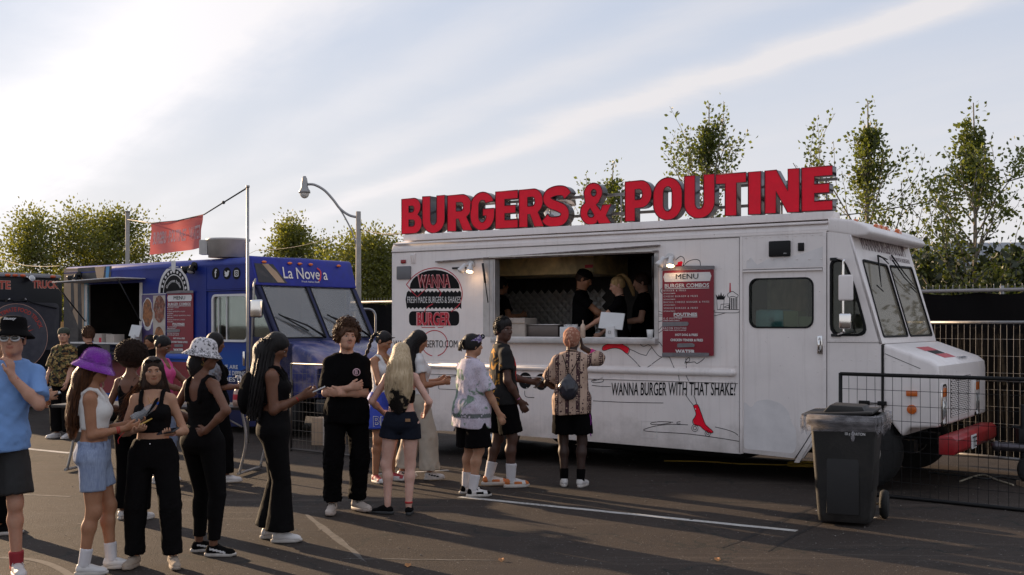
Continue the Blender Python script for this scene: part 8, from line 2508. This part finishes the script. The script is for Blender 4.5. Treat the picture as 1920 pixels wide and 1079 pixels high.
MB().lathe([(.001, -.09), (.034, -.09), (.037, -.07), (.036, .04), (.03, .07), (.015, .09), (.014, .10)], 18).build('bottle', CLEAR, r_); MB().cyl((0, 0, .10), (0, 0, .12), .016, n=14).build('cap', mat('cap_blue'), r_)
r_ = phone('phone in a yellow case held under the water bottle', p, 'L', dv=(.03, .03, -.045), M=qn(20, -25, 40), case=mat('case_yellow', (.50, .30, .05), .5))
# --- 3 woman with sunglasses on her head
c = foot(287, 1064)
p = Person('woman with sunglasses pushed up on long brown hair, black crop top and wide black trousers', c, 186, 1.475, 'f', 'olive', .0075,
  feet={'R': (.155, -.03, 16), 'L': (-.165, .02, -22)}, hands={'R': (.08, .25, 1.16), 'L': (-.20, .23, 1.13)}, hints={'R': (.7, -.4, -1), 'L': (-.5, -.5, -1)},
  head=(14, 2, 3), palm={'R': (-.4, .2, 1), 'L': (.3, .2, 1)}, curl=(.9, .6), group=QUEUE)
p.tank(BLK2, z0=1.12, z1=1.35, off=.008, low=-.04, thin=False, back=.04)
sb = MB(); sb.tube(ribbon_pts([p.neck + Vector((-.05, .02, -.03)), Vector((-.02, .115, 1.34)) + p.lean, Vector((.10, .12, 1.22)) + p.lean], 5), .014, 6, flat=.35)
p.part(sb, 'cross_strap', BLK2)
p.pants(BLK3, off=.016, rt=.087, kn=.072, rb=.058, frac=1.92, waist=1.07, amp=.013, seed=8); p.shoe(mat('beige_knit', (.34, .27, .21), .9, bump=.4), mat('beige_sole', (.30, .24, .19), .8), lace=mat('beige_knit'), chunky=1.1)
p.long_hair(H_BRN if False else H_DBR, [(0, -.02, 1.68, .085, .085), (.0, -.055, 1.55, .105, .07), (.01, -.075, 1.42, .125, .055), (.02, -.085, 1.28, .13, .045), (.03, -.09, 1.18, .10, .03)], 7, 380, wave=.035, r0=.003)
bl = MB(); r2 = random.Random(8)
for k in range(34):
 a = Vector((.09, -.03 + r2.uniform(-.03, .03), 1.60 - r2.random() * .12)); bl.tube(ribbon_pts([a, a + Vector((.05, -.01, -.08)), a + Vector((.10 + r2.uniform(0, .05), -.02, -.17)), a + Vector((.15 + r2.uniform(0, .08), -.02, -.26 + r2.uniform(-.04, .05)))], 4), .0022, 3, caps=False)
p.part(bl, 'loose_hair', H_BRN)
p.glasses(BLACKP, SUNG, z=.088, y=.072, rx=.027, rz=.017, pitch=-38, arms=False); p.brows(H_DBR)
nk = MB(); nk.tube(ribbon_pts([p.neck + Vector(v) for v in ((-.05, .01, 0), (-.03, .07, -.06), (0, .10, -.11), (.03, .07, -.06), (.05, .01, 0))], 5), .0018, 5); p.part(nk, 'necklace', GOLD)
bt_ = MB(); bt_.ball((0, .125, 1.035), .008, 8); p.part(bt_, 'button', CHROME)
phone('dark phone in the left hand of the woman with sunglasses on her head', p, 'L', M=qn(10, 20, 60))
ch = MB(); ch.tube([p.P['wriL'] - Vector((0, 0, .02)), p.P['wriL'] + Vector((0, 0, .005))], .026, 12); p.part(ch, 'bracelet', LOGO_P)
# --- 4 woman in the patterned bucket hat, back to us
c = foot(380, 1041)
p = Person('woman in a white doodle-print bucket hat, black vest and leggings', c, -28, 1.575, 'f', 'brown', .0075,
  feet={'R': (.115, .0, 62), 'L': (-.105, .07, 42)}, hands={'R': (.150, -.125, 1.03), 'L': (-.16, .16, 1.04)}, hints={'R': (1, -.15, -.2), 'L': (-1, -.6, -.2)},
  head=(-52, 4, 0), palm={'R': (-.2, 1, 0), 'L': (.4, 0, -1)}, finger={'R': (-1, .15, -.15)}, curl=(.4, .15), group=QUEUE, twist=-4)
p.tank(BLK2, z0=1.0, z1=1.41, off=.006, back=.07, low=-.02); p.pants(BLK2, off=.006, rt=.104, kn=.062, rb=.044, frac=1.88, waist=1.08, amp=.003)
p.shoe(BLK3, SOLE, accent=WHC, toe='swoosh', lace=BLK)
p.long_hair(H_BLK, [(0, -.04, 1.66, .078, .075), (.0, -.065, 1.58, .080, .06), (0, -.07, 1.53, .07, .05)], 9, 60)
p.bucket(squiggle('doodle_print', 42, .42), squiggle('doodle_print_dense', 60, .62), crown=.104, h=.092, brim=.046, drop=.042, z=.062, tilt=-5, wob=.04, dome=True)
p.glasses(CHROME, CLEAR, z=.003, y=.094, rx=.024, rz=.018, th=.0015, name='spectacles')
ea = MB(); ea.tube([p.hp(.08, -.01, -.04) + Vector((.012 * math.cos(a), 0, .018 * math.sin(a) - .02)) for a in np.linspace(0, 6.283, 12)], .002, 5); p.part(ea, 'earring', GOLD)
# --- 5 woman with braids and backpack
c = foot(515, 1014)
p = Person('woman with very long black braids and a black backpack, looking down at her phone', c, -84, 1.635, 'f', 'brown', .008, build=1.10,
  feet={'R': (.09, .05, 0), 'L': (-.09, -.06, -4)}, hands={'R': (.12, .23, 1.22), 'L': (-.06, .25, 1.21)}, hints={'R': (.1, -.4, -1), 'L': (-.2, -.5, -1)},
  head=(0, 34, 0), palm={'R': (-1, 0, .5), 'L': (1, 0, .5)}, finger={'R': (-.1, 1, .25)}, curl=(.7, .8), group=QUEUE)
p.tank(BLK2, z0=1.16, z1=1.39, off=.008); p.pants(BLK2, off=.007, rt=.108, kn=.068, rb=.110, frac=1.96, waist=1.10, amp=.005); p.shoe(SHW, SOLE)
p.long_hair(H_BLK, [(0, -.03, 1.67, .088, .09), (.01, -.07, 1.56, .10, .09), (.03, -.10, 1.42, .115, .085), (.05, -.13, 1.26, .11, .075), (.05, -.15, 1.12, .09, .06)], 13, 0)
br = MB(); r2 = random.Random(3)
for k in range(64):
 a = r2.uniform(0, 6.28); pts = []; ph = r2.uniform(0, 6); q = r2.uniform(.85, 1.05)
 for j, (x, y, z, w_, d_) in enumerate([(0, -.03, 1.70, .085, .09), (.01, -.07, 1.58, .10, .095), (.03, -.10, 1.42, .12, .095), (.05, -.13, 1.26, .12, .085), (.05, -.16, 1.10, .10, .07), (.05, -.16, 1.02, .09, .06)]):
  pts.append(Vector((x + q * w_ * math.cos(a) + .006 * math.sin(ph + j * 2), y + q * d_ * math.sin(a) * .9, z)))
 P2 = ribbon_pts(pts, 7); br.tube(P2, [.0062 + .0020 * math.sin(i * 1.9 + ph) for i in range(len(P2))], 5)
p.part(br, 'braids', H_BLK)
wb = MB(); w = p.P['wriR']; e = (w - p.P['elbR']).normalized(); wb.tube([w - e * .045, w - e * .034], .026, 14); p.part(wb, 'wristband', REDB)
phone('white-edged phone held up by the woman with the backpack', p, 'R', dv=(-.01, .05, .015), M=qn(24, 0, 0), case=WPL)
fr2 = Field(); fr2.add(f_ell((.02, -.20, 1.25), (.12, .085, .175)), .03); fr2.add(f_ell((.02, -.25, 1.17), (.095, .045, .10)), .04)
w1 = wrinkle(.010, .08, 3); fr2.post.append(lambda P_, F_: F_ + w1(P_))
V, Q = surface_nets(fr2, *fr2.bounds(), .012)
bo = np_mesh('bag', V * p.sc, Q, BLK3); r_ = empty('backpack', 'black backpack on the back of the woman with braids', 'backpack', p.W.translation); r_.rotation_euler = p.root.rotation_euler
link_mesh('bag', bo, r_)
stp = MB()
for sd in (1, -1): stp.tube([Vector(v) * p.sc for v in ribbon_pts([(.09 * sd, -.15, 1.38), (.10 * sd, -.04, 1.46), (.10 * sd, .075, 1.38), (.12 * sd, .07, 1.25), (.13 * sd, -.08, 1.14)], 5)], .014, 6, flat=.5)
stp.build('strap', BLK3, r_)
# --- 6 curly haired man with crossed arms
c = foot(650, 963)
p = Person('curly-haired man in a black t-shirt and black trousers standing with crossed arms', c, 190, 1.70, 'm', 'light', .008,
  feet={'R': (.13, -.02, 12), 'L': (-.10, -.12, -38)}, hands={'L': (.055, .215, 1.12), 'R': (-.015, .235, 1.17)}, hints={'L': (-1, -.3, -1.2), 'R': (1, -.3, -1.2)},
  head=(14, -6, -4), palm={'R': (0, -1, .2), 'L': (0, -1, .3)}, finger={'R': (-.9, -.25, .2), 'L': (.9, -.5, .1)}, curl=(.3, .6), stubble=True, group=QUEUE)
p.tee(BLK, off=.013, hem=.84, sleeve=.86, flare=.025, seed=12, amp=.012, sl_loose=.018); p.pants(BLK, off=.012, kn=.076, rb=.062, amp=.016, seed=6, frac=1.90)
p.shoe(mat('bone_leather', (.46, .39, .34), .5, dirt=.5, dcol=(.2, .13, .09)), mat('bone_sole', (.40, .33, .28), .6, dirt=.6, dcol=(.16, .08, .05), dscale=20), lace=BLK, hi=True, chunky=1.15)
p.short_hair(H_CRL, t=.022, amp=.014, wl=.045, curls=900, cr=.014, spread=.045, top=.028, seed=5); p.brows(H_CRL)
em = MB(); Me = Matrix.Translation(Vector((-.085, .143, 1.31))) @ Matrix.Rotation(R(172), 4, 'Z') @ Matrix.Rotation(R(-6), 4, 'X')
em.lathe([(.027, .0), (.036, .0), (.036, .003), (.027, .003)], 20, 0, Me @ Matrix.Rotation(R(90), 4, 'X'));
p.part(em, 'shirt_emblem', mat('emblem_pink', (.48, .30, .33), .7))
text('shirt_letter', 'B', p.root, -.016, .014, -.02, .022, 0, mat('emblem_pink'), off=.03, M=Matrix.Scale(p.sc, 4) @ Me @ Matrix.Translation((0, -.006, 0)))
# --- 7 woman in white vest and blue shorts
c = foot(718, 903)
p = Person('woman with a long black braid, white vest and blue basketball shorts', c, -128, 1.63, 'f', 'tan', .0095,
  feet={'R': (.12, .0, 20), 'L': (-.12, .03, -20)}, hands={'R': (.06, .34, 1.13), 'L': (-.04, .36, 1.16)}, hints={'R': (1, -.6, -.7), 'L': (-.6, -1, -.6)}, head=(10, 30, 0), palm={'R': (-.5, 0, 1)}, curl=(.7, .7), group=QUEUE)
p.tank(WHC, z0=1.02, z1=1.40, off=.009); p.shorts(BLUES, frac=.74, rb=.125, off=.018, waist=1.04); p.shoe(mat('red_leather', (.35, .03, .04), .5), SOLE, accent=WHC, toe='panel', low=False)
p.short_hair(H_BLK, t=.006, amp=.002)
br = MB(); P2 = ribbon_pts([p.hp(.02, -.10, .06), p.hp(.03, -.15, .0), p.hp(.035, -.15, -.08), p.hp(.04, -.13, -.2), p.hp(.05, -.12, -.3)], 8)
br.tube(P2, [.020 + .006 * math.sin(i * 1.3) for i in range(len(P2))], 8); p.part(br, 'braid', H_BLK)
for sd in (1,):
 hh = MB(); hh.tube(ribbon_pts([p.neck + Vector(v) for v in ((-.052, .0, 0), (-.03, .075, -.05), (0, .10, -.09), (.03, .075, -.05), (.052, .0, 0))], 5), .004, 6); p.part(hh, 'necklace', GOLD)
p.glasses(BLACKP, SUNG, z=.085, y=.070, rx=.025, rz=.013, pitch=-50, arms=False)
k_ = p.P['kneeR']; hh_ = p.P['hipR']
text('shorts_letter', 'BK', p.root, -.09, .10, -.06, .06, 0, WHC, off=.05, M=Matrix.Scale(p.sc, 4) @ Matrix.Translation(hh_.lerp(k_, .50) + Vector((.075, .128, 0))) @ Matrix.Rotation(R(140), 4, 'Z'))
text('shorts_letter', 'BK', p.root, -.084, .094, -.054, .054, 0, BLUES, off=.0, M=Matrix.Scale(p.sc, 4) @ Matrix.Translation(hh_.lerp(k_, .50) + Vector((.078, .131, 0))) @ Matrix.Rotation(R(140), 4, 'Z'))
phone('phone in the hands of the woman in the white vest', p, 'R', M=qn(30, 0, 0))
# --- 9 woman with long black hair behind the blonde one
c = foot(783, 900)
p = Person('woman with waist-long black hair, white shirt and cream trousers, behind the blonde woman', c, -70, 1.63, 'f', 'tan', .0095,
  feet={'R': (.10, .12, 4), 'L': (-.10, -.16, 0)}, hands={'R': (.14, .26, 1.14), 'L': (-.1, .3, 1.16)}, head=(-8, 22, 0), group=QUEUE)
p.tee(WHC, off=.012, hem=1.0, sleeve=.5, amp=.006); p.pants(CREAM, off=.012, kn=.095, rb=.10, frac=1.92, waist=1.04, amp=.012)
p.shoe(SHW, SOLE, accent=BLK, toe='swoosh', lace=WHC)
p.long_hair(H_BLK, [(0, -.03, 1.68, .092, .095), (.0, -.07, 1.54, .115, .10), (.02, -.10, 1.38, .125, .09), (.03, -.12, 1.22, .12, .075), (.03, -.13, 1.08, .08, .05)], 19, 160)
# --- 8 blonde woman
c = foot(752, 964)
p = Person('woman with blonde hair ending in black, strappy black top and dark denim shorts', c, -6, 1.535, 'f', 'pale', .008,
  feet={'L': (-.135, -.02, -75), 'R': (.085, -.03, -4)}, hands={'L': (-.22, .16, 1.02), 'R': (.22, .20, 1.03)}, hints={'L': (-.8, -1, -.2), 'R': (.8, -1, -.2)}, head=(0, 8, 0), group=QUEUE, hip=(.0, 0))
p.tank(BLK2, z0=1.13, z1=1.27, off=.008, thin=True, back=.0); p.shorts(DEN_D, frac=.36, rb=.108, off=.010, waist=1.05, amp=.004)
p.shoe(BLK3, SOLED, low=True)
p.long_hair(H_BLD, [(0, -.03, 1.68, .088, .09), (.0, -.075, 1.55, .115, .085), (.0, -.105, 1.40, .128, .07), (0, -.125, 1.26, .115, .055), (.0, -.125, 1.12, .060, .035), (0, -.12, 1.05, .03, .02)], 23, 620, r0=.0035, wave=.05)
an = MB(); a_ = p.P['ankR']; an.tube([a_ + Vector((0, 0, .03)), a_ + Vector((0, 0, .05))], .040, 12); p.part(an, 'anklet', REDB)
lbp = MB(); lbp.box(.075, .125, -.155, -.148, .955, .985); p.part(lbp, 'leather_patch', mat('tan_patch', (.28, .15, .07), .7))
# --- 10 man in the printed shirt with bandana
c = foot(884, 929)
p = Person('man in a white shirt with green sketch print, black shorts and a purple paisley bandana', c, -52, 1.60, 'm', 'olive', .009,
  feet={'R': (.10, -.05, 30), 'L': (-.13, .02, 20)}, hands={'R': (.25, .20, .86), 'L': (-.2, .2, .9)}, hints={'R': (.6, -1, -.1)}, head=(-12, 2, 0), group=QUEUE, build=1.02)
p.tee(sketch_shirt(), off=.020, hem=.74, sleeve=.92, flare=.04, seed=15, amp=.010, sl_loose=.028); p.shorts(BLK, frac=.94, rb=.125, off=.02)
p.sock(SOCK, .24); p.shoe(SHW, SOLE, accent=BLK, toe='panel', lace=BLK)
p.short_hair(H_BLK, t=.016, amp=.006)
dl = MB(); r2 = random.Random(4)
for k in range(26):
 a = r2.uniform(2.2, 5.0); b0 = p.hp(.09 * math.cos(a), -.02 + .11 * math.sin(a), .06); dl.tube([b0, p.hp(.115 * math.cos(a), -.02 + .135 * math.sin(a), .02), p.hp(.12 * math.cos(a) + r2.uniform(-.02, .02), -.02 + .14 * math.sin(a), -.05 + r2.uniform(-.02, .02))], [.009, .010, .006], 6)
p.part(dl, 'dreadlocks', H_BLK)
bn = MB(); bn.lathe([(.088, -.030), (.090, -.026), (.092, .030), (.088, .034)], 30, 0, p.Mh @ Matrix.Translation((0, -.01, .045)) @ Matrix.Rotation(R(28), 4, 'X'), sy=1.20)
p.part(bn, 'bandana', squiggle('paisley', 55, .45, (.13, .09, .22), (.55, .50, .55)))
kn = MB(); kn.ball(tuple(p.hp(0, .105, .10)), (.035, .03, .03), 10); p.part(kn, 'bandana_knot', squiggle('paisley_black', 50, .45, (.015, .015, .02), (.55, .53, .55)))
# --- 11 man in the black shirt looking at the camera
c = foot(942, 913)
p = Person('man in a black graphic t-shirt turning his face to the camera', c, -72, 1.76, 'm', 'deep', .009,
  feet={'R': (.10, .06, 4), 'L': (-.10, -.12, 6)}, hands={'R': (.21, .12, .90), 'L': (-.12, .36, 1.08)}, hints={'R': (.5, -1, 0), 'L': (-.4, -1, -.6)}, head=(-66, 0, 0), curl=(.6, .5), group=QUEUE)
def print11():
 def fn(t, v):
  sp = nd(t, 'ShaderNodeSeparateXYZ'); ln(t, v, sp.inputs[0])
  n = nd(t, 'ShaderNodeTexNoise', inp={'Scale': 9, 'Detail': 3, 'Distortion': 1}); ln(t, v, n.inputs['Vector'])
  fr = math_node(t, 'MULTIPLY', ramp(t, sp.outputs[1], [(.09, 0), (.10, 1)]), ramp(t, math_node(t, 'ADD', sp.outputs[2], math_node(t, 'MULTIPLY', n.outputs[0], .3)), [(.98, 0), (1.0, 1)]))
  a = ramp(t, n.outputs[0], [(.45, 0), (.52, 1)])
  c = mixc(t, math_node(t, 'MULTIPLY', fr, a), (.013, .012, .012), (.55, .02, .015))
  bk = math_node(t, 'MULTIPLY', ramp(t, math_node(t, 'MULTIPLY', sp.outputs[1], -1), [(.075, 0), (.085, 1)]), ramp(t, n.outputs[0], [(.52, 0), (.57, 1)]))
  return mixc(t, bk, c, (.52, .24, .03))
 return pmat('graphic_print', fn, .85)
p.tee(print11(), off=.015, hem=.86, sleeve=.62, flare=.02, seed=17, amp=.010); p.shorts(BLK, frac=.86, rb=.105, off=.016); p.sock(SOCK, .25)
p.shoe(SHW, SOLE, accent=mat('orange_leather', (.55, .15, .03), .5), toe='panel', lace=WHC, chunky=1.25)
p.short_hair(H_BLK, t=.010, amp=.003, wl=.012, top=.010, curls=900, cr=.005, spread=.010)
wb = MB(); w = p.P['wriR']; e = (w - p.P['elbR']).normalized(); wb.tube([w - e * .04, w - e * .03], .030, 14); p.part(wb, 'wristband', mat('pink_band', (.5, .15, .35), .6))
phone('black phone in the hand of the man looking at the camera', p, 'L', M=qn(40, 0, 0))
# --- 12 man in the panel print shirt at the counter
c = foot(1072, 913)
p = Person('man in a beige and brown panel-print shirt and orange headscarf at the counter', c, -8, 1.66, 'm', 'dark', .009,
  feet={'R': (.10, -.02, 18), 'L': (-.085, .02, -8)}, hands={'R': (.105, .13, 1.53), 'L': (-.14, .26, 1.04)}, hints={'R': (1, .15, -.75), 'L': (-1, -.5, -.5)}, head=(-14, 4, 0),
  palm={'R': (-1, 0, 0)}, finger={'R': (-.15, -.1, 1)}, curl=(.5, .5), group=QUEUE, build=1.0)
p.tee(panel_shirt(), off=.018, hem=.80, sleeve=.84, flare=.03, seed=19, amp=.010, sl_loose=.028); p.shorts(BLK, frac=.80, rb=.108, off=.016)
p.sock(BLK, .20); p.shoe(SHW, SOLE, lace=WHC)
ORS = squiggle('orange_scarf_print', 34, .5, (.30, .125, .08), (.48, .27, .19))
F_ = Field(); p.hair_cap(F_, .016, fz=.03); w2 = wrinkle(.008, .04, 8); F_.post.append(lambda P_, Fv: Fv + w2(P_)); p.fmesh('headscarf', F_, ORS, vox=.008)
kk = MB(); kk.ball(tuple(p.hp(0, -.115, .01)), (.03, .025, .03), 10); kk.tube([p.hp(0, -.12, .0), p.hp(.02, -.13, -.06), p.hp(.01, -.12, -.12)], [.022, .02, .008], 6, flat=.4); p.part(kk, 'scarf_knot', ORS)
cs = MB(); cs.tube([p.P['elbR'].lerp(p.P['wriR'], .25), p.P['elbR'].lerp(p.P['wriR'], .62)], [.045, .040], 12); p.part(cs, 'arm_scarf', mat('magenta_scarf', (.60, .03, .22), .7, var=.5, vscale=20, dirt=.8, dcol=(.6, .3, .03), dscale=8))
cs = MB(); cs.tube(ribbon_pts([(.20, -.02, .80), (.215, -.03, .72), (.20, -.02, .64), (.215, -.02, .56)], 4), .020, 6, flat=.3); p.part(cs, 'hanging_scarf', mat('purple_scarf', (.28, .02, .30), .7, var=.5, vscale=20))
fr2 = Field(); fr2.add(f_ell((-.02, -.185, 1.09), (.105, .07, .12)), .03); fr2.add(f_cone((-.02, -.18, 1.18), (-.02, -.17, 1.22), .05, .03), .03)
w1 = wrinkle(.012, .05, 6, (1.5, 1, .4)); fr2.post.append(lambda P_, F_2: F_2 + w1(P_))
V, Q = surface_nets(fr2, *fr2.bounds(), .009)
r_ = empty('drawstring_bag', 'shiny black drawstring bag on the back of the man in the panel-print shirt', 'bag', p.W.translation); r_.rotation_euler = p.root.rotation_euler
link_mesh('bag', np_mesh('bag', V * p.sc, Q, mat('satin_black', (.03, .03, .04), .25, var=.4)), r_)
stp = MB()
for sd in (1, -1): stp.tube([Vector(v) * p.sc for v in ribbon_pts([(-.02, -.17, 1.21), (.05 * sd, -.15, 1.34), (.10 * sd, -.06, 1.46), (.11 * sd, .06, 1.40)], 5)], .004, 5)
stp.build('cord', BLK, r_)
# --- table group behind
c = foot(247, 975)
p = Person('woman with a large brown afro and bare shoulders, seen from behind', c, -20, 1.50, 'f', 'brown', .011, hands={'L': (-.2, .2, 1.1), 'R': (.16, .30, 1.13)}, head=(0, 10, 0), group=QUEUE)
p.tank(BLK2, z0=1.0, z1=1.36, thin=True, back=.05); p.pants(BLK); p.shoe(SHW, SOLE)
F_ = Field(); F_.add(f_ell(p.hp(0, -.03, .045), (.150, .150, .135)), .02); w3 = wrinkle(.014, .05, 3); F_.post.append(lambda P_, Fv: Fv + w3(P_)); ho = p.fmesh('hair', F_, H_AFR, vox=.012, it=0)
p.curls(H_AFR, 1500, .012, .030, ho, 4, rad=(.15, .15, .135), c0=(0, -.03, .045), zmin=-.12)
c = foot(303, 905)
p = Person('woman in a bright pink vest looking down at food on the table', c, -100, 1.585, 'f', 'brown', .010, build=1.12, hands={'R': (.04, .36, 1.08), 'L': (-.16, .42, 1.06)}, head=(0, 32, 0), hints={'R': (1, -.6, -.6)}, group=QUEUE)
p.tank(PINK, z0=.98, z1=1.40, off=.010); p.pants(DEN_L, rb=.08); p.shoe(SHW, SOLE); p.short_hair(H_BLK, t=.006, amp=.002)
hh = MB(); hh.tube(ribbon_pts([p.neck + Vector(v) for v in ((-.055, .0, 0), (-.04, .08, -.06), (0, .13, -.12), (.04, .08, -.06), (.055, .0, 0))], 5), .003, 6); p.part(hh, 'necklace', GOLD)
bn = MB(); bn.ball(tuple(p.hp(0, -.13, .03)), .035, 10); p.part(bn, 'hair_bun', H_BLK)
p.W  # noqa
r_ = held('food_tray', 'paper tray of burgers and chips in front of the woman in pink', 'food tray', p, Vector((-.05, .47, 1.10)))
MB().prism([(-.13, 0), (.13, 0), (.16, .035), (-.16, .035)], -.10, .10).build('tray', WPL, r_, bevel=.006)
fd = MB(); r2 = random.Random(2)
for k in range(26): a = Vector((r2.uniform(-.1, .1), r2.uniform(-.07, .07), .035)); fd.tube([a, a + Vector((r2.uniform(-.04, .04), r2.uniform(-.04, .04), r2.uniform(.0, .03)))], .006, 5)
tag(fd.build('chips', mat('chip_yellow', (.5, .27, .07), .7), r_), kind='stuff')
bu = MB(); bu.ball((.06, 0, .06), (.05, .05, .03), 12); bu.build('burger_bun', mat('bun_brown', (.34, .14, .04), .6), r_)
c = foot(283, 800)
p = Person('person with short dark hair glimpsed between the afro and the woman in pink', c, 150, 1.52, 'm', 'tan', .013, head=(0, 10, 0), group=QUEUE)
p.tee(BLK); p.pants(BLK); p.shoe(BLK3, SOLE); p.short_hair(H_BLK)
c = foot(402, 905)
p = Person('woman in black with long dark braids standing behind the doodle-print hat', c, -55, 1.61, 'f', 'brown', .010, feet={'R': (.12, .10, 20), 'L': (-.08, -.1, 0)}, hands={'R': (.14, .28, 1.12), 'L': (-.1, .3, 1.1)}, head=(0, 12, 0), group=QUEUE)
p.tee(BLK, off=.012, hem=.9, sleeve=.9, amp=.008); p.pants(BLK, rb=.07); p.shoe(SHW, SOLE)
p.long_hair(H_BLK, [(0, -.03, 1.68, .090, .09), (.02, -.07, 1.54, .10, .08), (.03, -.10, 1.38, .105, .06), (.03, -.12, 1.2, .09, .05)], 29, 90)
fr2 = Field(); fr2.add(f_ell((.20, -.10, 1.27), (.09, .10, .13)), .03); w1 = wrinkle(.02, .07, 6); fr2.post.append(lambda P_, F_2: F_2 + w1(P_)); V, Q = surface_nets(fr2, *fr2.bounds(), .010)
r_ = empty('puffer_bag', 'shiny silver grey puffer bag behind the doodle-print hat', 'bag', p.W.translation); r_.rotation_euler = p.root.rotation_euler
link_mesh('bag', np_mesh('bag', V * p.sc, Q, mat('silver_satin', (.16, .16, .18), .22, var=.4, metal=.4)), r_)
# --- far left pair
c = foot(120, 822)
p = Person('man in a camouflage shirt and dark cap standing by the blue truck corner', c, 165, 1.645, 'm', 'light', .011, feet={'R': (.13, 0, 20), 'L': (-.10, .03, -10)}, hands={'R': (.26, .10, .86), 'L': (-.2, .2, .9)}, head=(25, 0, 0), group=QUEUE)
p.tee(camo(), off=.024, hem=.82, sleeve=.95, flare=.03, sl_loose=.03, amp=.012); p.pants(BLK3, kn=.08, rb=.075); p.shoe(SHW, SOLE); p.short_hair(H_DBR, t=.006)
cp = MB(); cp.lathe([(.001, .088), (.05, .082), (.085, .055), (.096, .01), (.094, -.01)], 24, 0, p.Mh @ Matrix.Translation((0, -.012, .045)), sy=1.12); p.part(cp, 'cap', mat('cap_olive', (.04, .045, .03), .85))
c = foot(166, 810)
p = Person('man with brushed-up brown hair facing the blue truck hatch', c, 40, 1.635, 'm', 'light', .011, head=(20, 5, 0), group=QUEUE)
p.tee(BLK3); p.pants(BLK); p.shoe(SHW, SOLE); p.short_hair(H_CRL, t=.014, amp=.006, top=.02, curls=500, cr=.008, spread=.02)
# --- staff inside the white truck
def staff(label, px, v, yaw, **k):
 u, _ = T.uz(px, 560, v); o = T.M @ Vector((u, v, 0))
 p = Person(label, o, yaw, group=STAFF, **k)
 p.root.location.z = .665; p.W = Matrix.Translation((0, 0, .665)) @ p.W
 return p
p = staff('cook in a black cap and black t-shirt leaning towards the cashier in the hatch', 1092, .72, -100, h=1.72, sex='m', skin='tan', vox=.010, hands={'R': (.05, .42, 1.08), 'L': (-.1, .35, 1.05)}, hints={'R': (.8, -.8, -.8)}, head=(0, 24, 0))
p.tee(BLK, hem=.86); p.pants(BLK); p.shoe(BLK3, SOLED); p.short_hair(H_DBR, t=.008)
cp = MB(); cp.lathe([(.001, .088), (.05, .082), (.085, .055), (.096, .01), (.094, -.012)], 24, 0, p.Mh @ Matrix.Translation((0, -.012, .045)), sy=1.12); p.part(cp, 'cap', BLK3)
p = staff('cashier with a high blonde ponytail and black t-shirt reaching across the counter', 1160, .50, 82, h=1.62, sex='f', skin='light', vox=.010, hands={'L': (-.10, .48, 1.02), 'R': (.16, .25, .98)}, hints={'L': (-.6, -1, -.8), 'R': (.8, -1, 0)}, head=(12, 16, 0))
p.tee(BLK, off=.008, hem=.88, amp=.006); p.pants(BLK); p.shoe(BLK3, SOLED); p.short_hair(H_PNY, t=.006, amp=.002)
p.strands(H_PNY, [tuple(p.hp(0, -.04, .13)) + (.022, .022), tuple(p.hp(0, -.11, .13)) + (.03, .03), tuple(p.hp(.02, -.17, .03)) + (.035, .03), tuple(p.hp(.04, -.19, -.10)) + (.03, .025), tuple(p.hp(.05, -.19, -.2)) + (.012, .012)], 130, .004, 3, name='ponytail')
p = staff('worker in black standing in the dark right end of the hatch', 1205, 1.1, 90, h=1.68, sex='m', skin='light', vox=.013, head=(0, 10, 0), hands={'L': (-.2, .3, 1.1)})
p.tee(BLK); p.pants(BLK); p.shoe(BLK3, SOLED); p.short_hair(H_DBR)
p = staff('worker in black almost lost in the dark left end of the hatch', 938, 1.15, -60, h=1.68, sex='m', skin='tan', vox=.013, hands={'R': (.25, .2, 1.2)})
p.tee(BLK); p.pants(BLK); p.shoe(BLK3, SOLED); p.short_hair(H_BLK)
